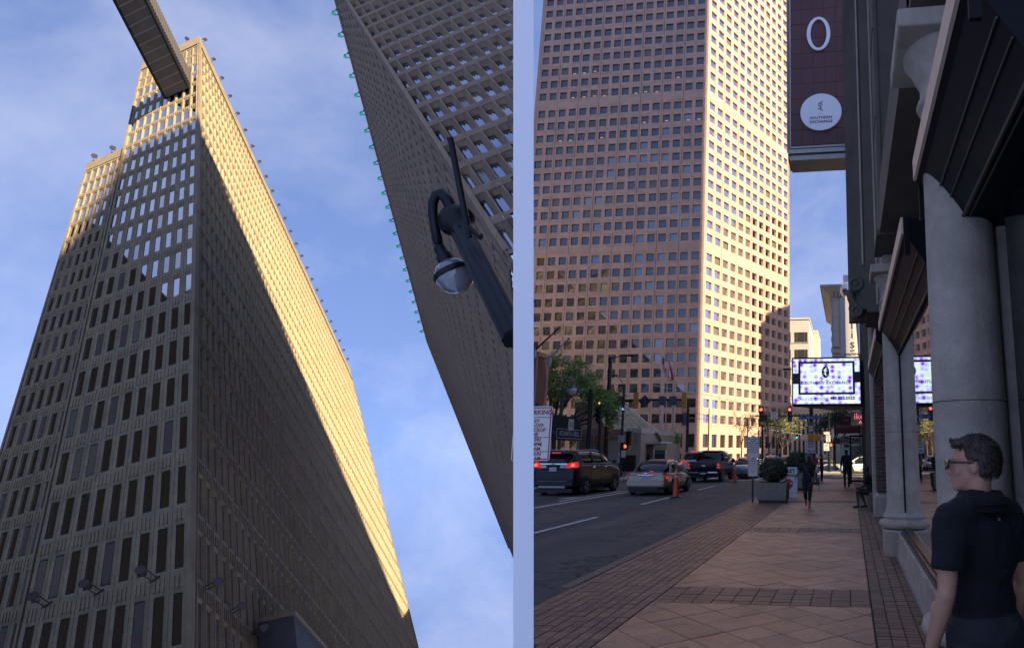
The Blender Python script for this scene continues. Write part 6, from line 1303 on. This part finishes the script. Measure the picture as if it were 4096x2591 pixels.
def tree(label, base, trunk_h, limbs, leafmat, nleaf, lsize, clump, depth=3, r=.14, spread=.55, L=1.6):
    t = thing('tree', label, 'tree', base); m = MB(); tips = []
    m.tube([(0, 0, 0), (.04, 0, trunk_h * .5), (0, .03, trunk_h)], [r * 1.2, r, r * .85], 10)
    for d in limbs: limb(m, (0, 0, trunk_h * rnd.uniform(.8, 1)), d, L, r * .6, depth, tips, spread)
    m.build('trunk', bark, t)
    def fn():
        p, d = tips[rnd.randrange(len(tips))]; return p + Vector((rnd.gauss(0, clump), rnd.gauss(0, clump), rnd.gauss(0, clump * .55))), Vector((0, 0, .6))
    tag(leafmass(nleaf, fn, lsize).build('crown', leafmat, t, fix=False), None)
    return t
# green tree at the left edge: three tiers of flat sprays
p = atY(2215, 1750, 46)
tree('leafy green tree spreading over the black awning', (p.x, 46, 0), 3.8, [(.9, .2, .35), (.8, -.3, .8), (.2, .4, 1), (-.15, -.1, 1.1), (.7, .4, .15), (1, 0, .6), (.3, -.4, 1.3)], leafg, 15000, .095, .38, 3, .17, .55, 2.35)
p = atY(2640, 1800, 70); tree('round green street tree below the flagpoles', (p.x, 70, 0), 2.2, [(.8, .2, .4), (-.8, .1, .4), (.1, .2, 1), (.4, -.4, .6), (-.4, -.4, .6)], leafg, 3500, .09, .3, 2, .1, .5, 1.1)
for lab, X, dd, hh_, lf, nl in (('nearly bare street tree left of the no cruising sign', 2965, 92, 3.0, leafy, 500), ('spring-green street tree before the pink tower', 3075, 88, 2.6, leafy, 2600), ('pale budding tree by the right edge of the pink tower', 3150, 95, 3.0, leafy, 700), ('thin budding tree beside the distant green signal', 3128, 100, 2.6, leafy, 900)):
    p = atY(X, 1800, dd); tree(lab, (p.x, dd, 0), hh_, [(.4, .2, 1), (-.4, .1, 1), (.1, .3, 1.2), (-.2, -.3, 1.1), (.5, -.2, .9)], lf, nl, .1, .4, 3, .09, .34, 1.9)
p = atY(3335, 1750, 74); tree('dark green tree behind the corner posts', (p.x, 74, 0), 3.0, [(.7, .2, .5), (-.7, .1, .5), (.1, .2, 1), (.4, -.4, .7), (-.4, -.4, .8), (0, .2, 1.4)], mat('tree_leaf_dark', (0.03, 0.055, 0.02), .6, var=.3, isl=.4), 5000, .11, .5, 3, .14, .5, 1.7)
# ================================================================ people
def skinm(n, c): return mat('skin_' + n, c, 0.52, var=.16, scale=22, bump=.3, bscale=260)
def cloth(n, c, rough=.9): return mat('cloth_' + n, c, rough, var=.15, scale=14, bump=.25, bscale=120)
shoe_d = mat('shoe_dark', (.012, .012, .013), .5)
def hand(m, w, d, side, k):
    """w wrist, d direction of the fingers, side: which way the thumb leaves"""
    d = Vector(d).normalized(); th = (Vector(side) - d * d.dot(Vector(side))).normalized(); n = d.cross(th)
    c = w + d * .05 * k; rot = Matrix((th, d, n)).transposed(); m.ball(c, .05 * k, 10, 8, (.78, 1.05, .34), rot)
    for i, (o, L) in enumerate(((.032, .068), (.011, .078), (-.011, .072), (-.032, .056))):
        p = c + th * o * k + d * .04 * k; q = p + (d * .8 + n * .35).normalized() * L * .5 * k; e = q + (d * .45 + n * .75).normalized() * L * .5 * k; m.tube([p - d * .02 * k, p, q, e], [.0095 * k, .0095 * k, .0085 * k, .007 * k], 8)
    p = c + th * .036 * k - d * .012 * k; m.tube([p, p + (th * .8 + d * .7).normalized() * .035 * k, p + (th * .45 + d).normalized() * .07 * k], [.012 * k, .0105 * k, .008 * k], 8)
BASE = dict(hipL=(-.09, 0, .93), hipR=(.09, 0, .93), kneeL=(-.1, .02, .5), kneeR=(.1, .02, .5), ankL=(-.1, -.02, .09), ankR=(.1, -.02, .09), shL=(-.175, 0, 1.43), shR=(.175, 0, 1.43), elL=(-.235, -.02, 1.15), elR=(.235, -.02, 1.15), wrL=(-.24, .04, .9), wrR=(.24, .04, .9), hdL=(0, .15, -1), hdR=(0, .15, -1))
def person(label, loc, rz, H, skin, top, bottom, hairm, pose=None, sleeve=.5, leg=1.0, turn=0.0, nod=0.0, shoes=shoe_d, vox=.013, build=1.0, hair='short', toes=None, spine=0.0, hips=None, drop=0.0):
    J = {k: Vector(v) for k, v in BASE.items()}
    for k, v in (pose or {}).items(): J[k] = Vector(v)
    k = H / 1.76; b = build
    J = {a: (v * k if not a.startswith('hd') else v) for a, v in J.items()}
    P = lambda x, y, z: Vector((x, y + spine * max(0, z - .95), z - drop)) * k
    hr = Matrix.Rotation(turn, 3, 'Z') @ Matrix.Rotation(-nod, 3, 'X'); hp = P(0, .0, 1.53)
    Hd = lambda x, y, z: hp + hr @ (Vector((x, y, z - 1.53)) * k) + Vector((0, .012, 0)) * k
    m = MB(); R3 = hr
    m.ball(Hd(0, -.012, 1.665), .1 * k, 18, 12, (.76, .96, .97), R3); m.ball(Hd(0, .036, 1.607), .085 * k, 16, 12, (.7, .74, .98), R3); m.ball(Hd(0, .072, 1.549), .03 * k, 10, 8, (1.1, .9, .8), R3)
    m.ball(Hd(0, .045, 1.565), .055 * k, 12, 8, (.85, .8, .6), R3)
    m.tube([Hd(0, .092, 1.655), Hd(0, .108, 1.63), Hd(0, .118, 1.615), Hd(0, .098, 1.605)], [.009 * k, .012 * k, .015 * k, .012 * k], 8)
    m.ball(Hd(0, .082, 1.672), .03 * k, 10, 6, (1.5, .5, .45), R3); m.ball(Hd(0, .092, 1.583), .02 * k, 8, 6, (1.3, .5, .45), R3); m.ball(Hd(0, .09, 1.572), .018 * k, 8, 6, (1.2, .5, .5), R3)
    for s_ in (-1, 1):
        m.ball(Hd(s_ * .077, -.004, 1.632), .03 * k, 10, 8, (.32, .62, 1.05), R3); m.ball(Hd(s_ * .045, .062, 1.615), .026 * k, 8, 6, (1, .7, .8), R3)
    m.tube([Hd(0, -.02, 1.60), P(0, -.005, 1.5), P(0, -.01, 1.44)], [.056 * k, .054 * k, .066 * k], 14)
    trunk = MB()
    def torso(mm, e):
        mm.ball(P(0, -.005, 1.30), .2 * k, 16, 12, (.80 * b + e * 3, .56 * b + e * 3, .92)); mm.ball(P(0, .01, 1.10), .17 * k, 16, 12, (.86 * b + e * 4, .66 * b + e * 4, 1)); mm.ball(P(0, -.005, .97), .15 * k, 16, 10, (1.1 * b + e * 4, .85 * b + e * 4, .85))
        mm.tube([J['shL'] + Vector((.02, 0, 0)) * k, P(0, -.01, 1.455), J['shR'] - Vector((.02, 0, 0)) * k], [(.058 + e) * k, (.07 + e) * k, (.058 + e) * k], 12)
        mm.tube([P(0, -.015, 1.35), P(0, -.012, 1.47)], [.09 * k, (.06 + e) * k], 12)
        if e:
            for s_ in 'LR': mm.ball(J['sh' + s_], .072 * k, 12, 8); mm.tube([J['sh' + s_], P(0, -.01, 1.47)], [.07 * k, .078 * k], 12); mm.tube([J['sh' + s_] + Vector((0, 0, -.02)) * k, P(0, 0, 1.2)], [.075 * k, .12 * k * b], 12)
    torso(m, 0)
    for s_ in 'LR':
        sh, el, wr = J['sh' + s_], J['el' + s_], J['wr' + s_]
        m.tube([sh, sh.lerp(el, .35), el, el.lerp(wr, .3), wr], [.05 * k * b, .046 * k * b, .038 * k, .04 * k, .026 * k], 12); hand(m, wr, J['hd' + s_], (0, 1, .1), k)
        hp_, kn, an = J['hip' + s_], J['knee' + s_], J['ank' + s_]
        m.tube([hp_, hp_.lerp(kn, .4), kn, kn.lerp(an, .3), an], [.085 * k * b, .075 * k * b, .052 * k, .055 * k, .034 * k], 12); m.ball(an - Vector((0, 0, .03)) * k, .04 * k, 8, 6)
    body = m.build('person', skin, None, True, fix=False); body.location = loc; body.rotation_euler = (0, 0, rz); blob(body, vox, 5); tag(body, label, 'person', None)
    # shirt
    m = MB(); torso(m, .012)
    for s_ in 'LR':
        sh, el, wr = J['sh' + s_], J['el' + s_], J['wr' + s_]; pts = [sh, sh.lerp(el, .5)]; rd = [.066, .06]
        if sleeve <= .5: pts = [sh, sh.lerp(el, sleeve), sh.lerp(el, sleeve * 1.5)]; rd = [.07, .066, .064]
        else: pts = [sh, sh.lerp(el, .5), el, el.lerp(wr, .5), el.lerp(wr, min(1, sleeve))]; rd = [.067, .062, .054, .047, .042]
        if sleeve > 0: m.tube(pts, [r * k * b for r in rd], 12)
    o = m.build('shirt', top, body, True, fix=False); blob(o, vox * .9, 5)
    m = MB(); m.ball(P(0, -.005, .96), .16 * k, 16, 10, (1.12 * b, .9 * b, .82))
    for s_ in 'LR':
        hp_, kn, an = J['hip' + s_], J['knee' + s_], J['ank' + s_]; lo = kn.lerp(an, max(0, (leg - .5) * 2)) if leg > .5 else hp_.lerp(kn, leg * 2)
        m.tube([hp_, hp_.lerp(kn, .45), kn if leg > .5 else lo, lo], [.1 * k * b, .088 * k * b, (.066 if leg > .5 else .08) * k, (.058 if leg > .5 else .082) * k], 12)
    o = m.build('trousers', bottom, body, True, fix=False); blob(o, vox * .9, 5)
    for s_ in 'LR':
        an = J['ank' + s_]; kn = J['knee' + s_]; d = Vector((toes[s_] if toes else (0, 1, -.06))).normalized()
        m = MB(); m.ball(an + Vector((0, 0, -.035)) * k, .045 * k, 10, 8, (.9, 1, 1)); m.tube([an + Vector((0, 0, -.045)) * k - d * .05 * k, an + Vector((0, 0, -.05)) * k + d * .06 * k, an + Vector((0, 0, -.058)) * k + d * .15 * k, an + Vector((0, 0, -.06)) * k + d * .18 * k], [.036 * k, .042 * k, .038 * k, .024 * k], 10); o = m.build('shoe', shoes, body, True, fix=False); blob(o, vox * .8, 4)
    # hair
    m = MB()
    if hair in ('short', 'bun', 'long', 'buzz', 'quiff'):
        q = {'short': 1.0, 'buzz': .96, 'bun': 1.0, 'long': 1.03, 'quiff': 1.02}[hair]
        for i in range(900 if vox < .011 else 90):
            a = rnd.uniform(0, 2 * math.pi); z = rnd.uniform(-.55, 1); r_ = math.sqrt(max(0, 1 - z * z)); dx, dy = r_ * math.cos(a), r_ * math.sin(a)
            if dy > .35 and z < .55: continue
            if dy > -.1 and z < .0: continue
            s0 = rnd.uniform(.007, .0125) * k if vox < .011 else rnd.uniform(.014, .022) * k; pq = Hd(dx * .077 * q, -.016 + dy * .098 * q, 1.668 + z * (.099 * q if z > 0 else .12)); m.ball(pq, s0, 8, 6, (1, 1, .8))
        m.ball(Hd(0, -.02, 1.675), .096 * k, 14, 10, (.79 * q, 1.0 * q, .95 * q), R3)
        if hair == 'quiff':
            for i in range(160): m.ball(Hd(rnd.uniform(-.058, .058), rnd.uniform(.02, .088), 1.738 + rnd.uniform(-.015, .016)), rnd.uniform(.007, .012) * k, 8, 6)
        if hair == 'bun': m.ball(Hd(0, -.09, 1.74), .045 * k, 10, 8)
        if hair == 'long': m.tube([Hd(0, -.06, 1.68), P(0, -.075, 1.5), P(0, -.09, 1.34)], [.08 * k, .075 * k, .05 * k], 10)
    o = m.build('hair', hairm, body, True, fix=False); blob(o, .0045 if vox < .011 else vox * .75, 1 if vox < .011 else 3)
    return body, P, Hd, J, hr, k
hairb = mat('hair_brown', (0.04, 0.022, 0.013), 0.5, var=.5, scale=60, isl=.35); hairk = mat('hair_black', (0.008, 0.007, 0.007), .6, var=.4, scale=60)
# ---- man in the dark polo shirt close on the right
navy = mat('navy_polo', (0.0045, 0.0045, 0.0065), 0.9, var=.2, scale=10, bump=.35, bscale=220)
hd_ = EYE + ray(3872, 1884) * 2.86
body, P, Hd, J, hr, k = person('man in dark polo shirt and sunglasses in the right foreground, looking left', (hd_.x + .03, hd_.y - .02, 0), R_(42), 1.765, skinm('fair', (0.50, 0.25, 0.145)), navy, cloth('charcoal', (.02, .02, .022)), hairb,
    pose=dict(shL=(-.195, -.01, 1.425), shR=(.195, -.01, 1.425), elL=(-.27, -.03, 1.14), elR=(.26, -.02, 1.14), wrL=(-.265, .07, .91), wrR=(.25, .05, .9)), sleeve=.46, turn=R_(36), vox=.0075, build=1.08, hair='quiff')
for ch in body.children:      # cloth folds
    if ch.name.split('.')[0] in ('shirt', 'trousers'):
        tx = bpy.data.textures.new('folds', 'CLOUDS'); tx.noise_scale = .13; tx.noise_depth = 2
        dm = ch.modifiers.new('folds', 'DISPLACE'); dm.texture = tx; dm.strength = .026; dm.mid_level = .5; dm.texture_coords = 'LOCAL'
m = MB()                      # hair strands lying back over the scalp
hc = Hd(0, -.018, 1.672)
for i in range(5200):
    a = rnd.uniform(0, 2 * math.pi); z = rnd.uniform(-.62, 1); r_ = math.sqrt(max(0, 1 - z * z)); dx, dy = r_ * math.cos(a), r_ * math.sin(a)
    if (dy > .42 and z < .5) or (dy > -.05 and z < .02): continue
    f_ = rnd.uniform(.98, 1.035); nrm3 = hr @ Vector((dx, dy, z)); p0 = Hd(dx * .083 * f_, -.018 + dy * .104 * f_, 1.672 + z * (.104 if z > 0 else .125) * f_)
    fl = hr @ Vector((rnd.gauss(0, .5), -.55 + rnd.gauss(0, .4) + .9 * (z > .5) * (dy > 0), -.55 + rnd.gauss(0, .35) + .7 * (z > .5))); fl = (fl - nrm3 * fl.dot(nrm3) + nrm3 * rnd.uniform(.0, .14)).normalized()
    sd_ = fl.cross(nrm3).normalized() * .0016; L3 = rnd.uniform(.014, .03); p1 = p0 + fl * L3 * .6 + nrm3 * .002; p2 = p0 + fl * L3 - nrm3 * .004
    m.add([p0 - sd_, p0 + sd_, p1 + sd_ * .8, p1 - sd_ * .8, p2], [(0, 1, 2, 3), (3, 2, 4)])
tag(put('hair_strands', m.mesh('hair_strands', hairb), body), kind='stuff')
m = MB()   # polo collar
n = 26; rr = []
for z, r, dy in ((1.45, .118, -.012), (1.51, .098, -.014), (1.535, .092, -.016)):
    rr.append([P(math.cos(a) * r, math.sin(a) * r * .92 + dy, z) for a in [R_(-255 + 330 * i / n) for i in range(n + 1)]])
rr.append([P(math.cos(a) * .128, math.sin(a) * .118 - .016, 1.482) for a in [R_(-255 + 330 * i / n) for i in range(n + 1)]])
o0 = 0
for r_ in rr: m.v += r_
for i in range(3):
    for j in range(n): a_ = i * (n + 1) + j; m.f.append((a_, a_ + 1, a_ + n + 2, a_ + n + 1))
o = m.build('collar', navy, body, True); s_ = o.modifiers.new('solid', 'SOLIDIFY'); s_.thickness = .006
sgl = mat('sunglass_black', (.006, .006, .007), .12, var=0, coat=.6)
m = MB()
for s_ in (-1, 1):
    m.tube([Hd(s_ * .079, -.01, 1.652), Hd(s_ * .078, .03, 1.655), Hd(s_ * .072, .104, 1.657)], [.0035 * k, .0045 * k, .006 * k], 6)
    c = [(.012, 1.665), (.035, 1.668), (.070, 1.667), (.073, 1.650), (.066, 1.630), (.044, 1.622), (.022, 1.627), (.013, 1.645)]
    m.prism([Hd(s_ * x, .116 - .62 * max(0, x - .04), z) for x, z in c], hr @ Vector((0, .006, 0)))
m.tube([Hd(-.014, .114, 1.655), Hd(.014, .114, 1.655)], .004, 6); m.build('sunglasses', sgl, body)
# ---- woman walking towards us
black = cloth('black', (.010, .010, .012)); brown = skinm('brown', (0.17, 0.085, 0.055)); tansk = skinm('tan', (0.26, 0.15, 0.10)); dksk = skinm('dark', (0.06, 0.032, 0.022))
g = gnd(3231, 2032)
wb, P, Hd, J, hr, k = person('woman in black with a blue cap and red shoes walking towards us', (g.x, g.y, 0), math.pi + R_(3), 1.63, brown, black, black, hairk,
    pose=dict(kneeL=(-.08, .12, .52), ankL=(-.06, .1, .1), kneeR=(.08, .04, .5), ankR=(.06, -.3, .17), elR=(.3, -.1, 1.2), wrR=(.42, .06, .98), elL=(-.26, -.02, 1.17), wrL=(-.27, .12, .96)), sleeve=.42, leg=.82, shoes=mat('shoe_red', (.5, .02, .03), .5), build=1.12, hair='short', vox=.012)
m = MB(); m.ball(Hd(0, -.01, 1.70), .105 * k, 16, 10, (.8, .98, .72), hr); o = m.build('cap', mat('denim', (.07, .11, .2), .9, var=.2, scale=40), wb, True)
m = MB(); m.prism([Hd(x, .075 + .05 * math.cos(x * 18), 1.695) for x in (-.075, -.05, -.02, .02, .05, .075)] + [Hd(.07, .04, 1.70), Hd(-.07, .04, 1.70)], (0, 0, .008)); m.build('cap_peak', MATS['denim'], o)
m = MB(); m.tube([P(.12, .1, 1.42), P(0, .145, 1.2), P(-.18, .14, .95)], .008, 6); m.tube([P(.12, -.1, 1.44), P(-.05, -.14, 1.2), P(-.19, 0, .95)], .008, 6); m.build('bag_strap', mat('strap', (.12, .12, .14), .7), wb)
hb2 = tag(bevel(MB().box(-.13, .13, -.06, .06, -.12, .1).build('handbag', mat('bag_leather', (.02, .022, .026), .5)), .03), 'small dark shoulder bag at the hip of the walking woman', 'bag'); hb2.location = Vector((g.x, g.y, 0)) + Matrix.Rotation(math.pi + R_(3), 3, 'Z') @ P(-.27, .13, .9)
MB().box(.10, .12, -.03, .03, -.3, -.1).build('tassel', MATS['bag_leather'], hb2); MB().ball((0, -.06, 0), .03, 8, 6).build('clasp', chrome, hb2, True)
# ---- man in the suit walking away
suit = cloth('suit', (.013, .014, .018)); g = gnd(3388, 1951)
sb, P, Hd, J, hr, k = person('man in a dark suit walking away down the sidewalk', (g.x, g.y, 0), R_(-2), 1.85, dksk, suit, suit, hairk, pose=dict(kneeL=(-.1, .1, .52), ankL=(-.09, .05, .1), kneeR=(.1, -.02, .5), ankR=(.1, -.16, .12), wrL=(-.27, -.02, .88), elL=(-.25, -.08, 1.15)), sleeve=.97, hair='buzz', vox=.013)
m = MB(); m.ball(P(0, -.01, 1.0), .2 * k, 16, 12, (.95, .72, 1.0)); m.ball(P(0, -.01, 1.22), .2 * k, 16, 12, (.92, .66, 1.1)); o = m.build('jacket', suit, sb, True, fix=False); blob(o, .013, 5)
# ---- two women standing by the corner post
g = gnd(3287, 1930)
st1, P, Hd, J, hr, k = person('woman in black top and leggings standing in profile with a clear bag', (g.x, g.y, 0), R_(-75), 1.64, tansk, black, black, hairk, pose=dict(elL=(-.22, .05, 1.17), wrL=(-.15, .26, 1.22), hdL=(.2, 1, .2), elR=(.2, .05, 1.17), wrR=(.16, .24, 1.18), hdR=(-.2, 1, .2)), sleeve=.2, hair='bun', shoes=mat('shoe_white', (.5, .5, .5), .6), vox=.014)
bagw = mat('plastic_bag', (.42, .42, .42), .35, var=.2, scale=10)
def carrier(label, loc, s=1.0):
    o = tag(MB().loft([[Vector((math.cos(a) * r * .8, math.sin(a) * r * .45, z)) * s for a in [2 * math.pi * i / 10 for i in range(10)]] for r, z in ((.1, -.38), (.17, -.34), (.19, -.2), (.15, -.06), (.05, .0))]).build('shopping_bag', bagw, None, True), label, 'bag'); o.location = loc
    m = MB(); m.tube([Vector((-.04, 0, -.02)) * s, Vector((-.03, 0, .1)) * s, Vector((.03, 0, .1)) * s, Vector((.04, 0, -.02)) * s], .008, 6); m.build('handles', bagw, o)
carrier('thin pale plastic bag hanging behind the standing woman in profile', (g.x + .36, g.y + .05, 1.02), .95)
g = gnd(3259, 1928)
st2_, P, Hd, J, hr, k = person('woman in a pink top standing with her back to us by the corner post', (g.x, g.y, 0), R_(-20), 1.68, brown, cloth('pink', (.25, .055, .065)), black, hairk, pose=dict(elL=(-.25, -.02, 1.17), wrL=(-.2, .12, 1.0)), sleeve=.3, leg=.8, hair='long', vox=.014)
carrier('white shopping bag held by the woman in the pink top', (g.x + .16, g.y - .12, .92), 1.0)
# ---- man sitting on the ledge
g = gnd(3452, 2032); by_ = g.y + .05
sd, P, Hd, J, hr, k = person('man in cap and shorts sitting on the ledge beside the brick pier', (.62, by_, 0), R_(72), 1.74, dksk, cloth('blue_bag', (.014, .015, .02)), cloth('shorts', (.014, .012, .012)), hairk, drop=.46,
    pose=dict(hipL=(-.1, .02, .5), hipR=(.1, .02, .5), kneeL=(-.14, .42, .52), kneeR=(.12, .42, .52), ankL=(-.13, .40, .1), ankR=(.16, .24, .1), shL=(-.175, .1, .97), shR=(.175, .1, .97), elL=(-.22, .16, .7), elR=(.22, .16, .7), wrL=(-.12, .36, .62), wrR=(.12, .36, .62), hdL=(.3, 1, -.3), hdR=(-.3, 1, -.3)), sleeve=.5, leg=.45, turn=R_(0), nod=R_(18), spine=.2, vox=.012)
m = MB(); m.ball(Hd(0, -.01, 1.705), .1 * k, 14, 10, (.82, 1.0, .6), hr); m.prism([Hd(-.07, .06, 1.70), Hd(.07, .06, 1.70), Hd(.06, .15, 1.69), Hd(-.06, .15, 1.69)], (0, 0, .01)); m.build('cap', shoe_d, sd, True)
bpy.data.scenes.remove(TXT)
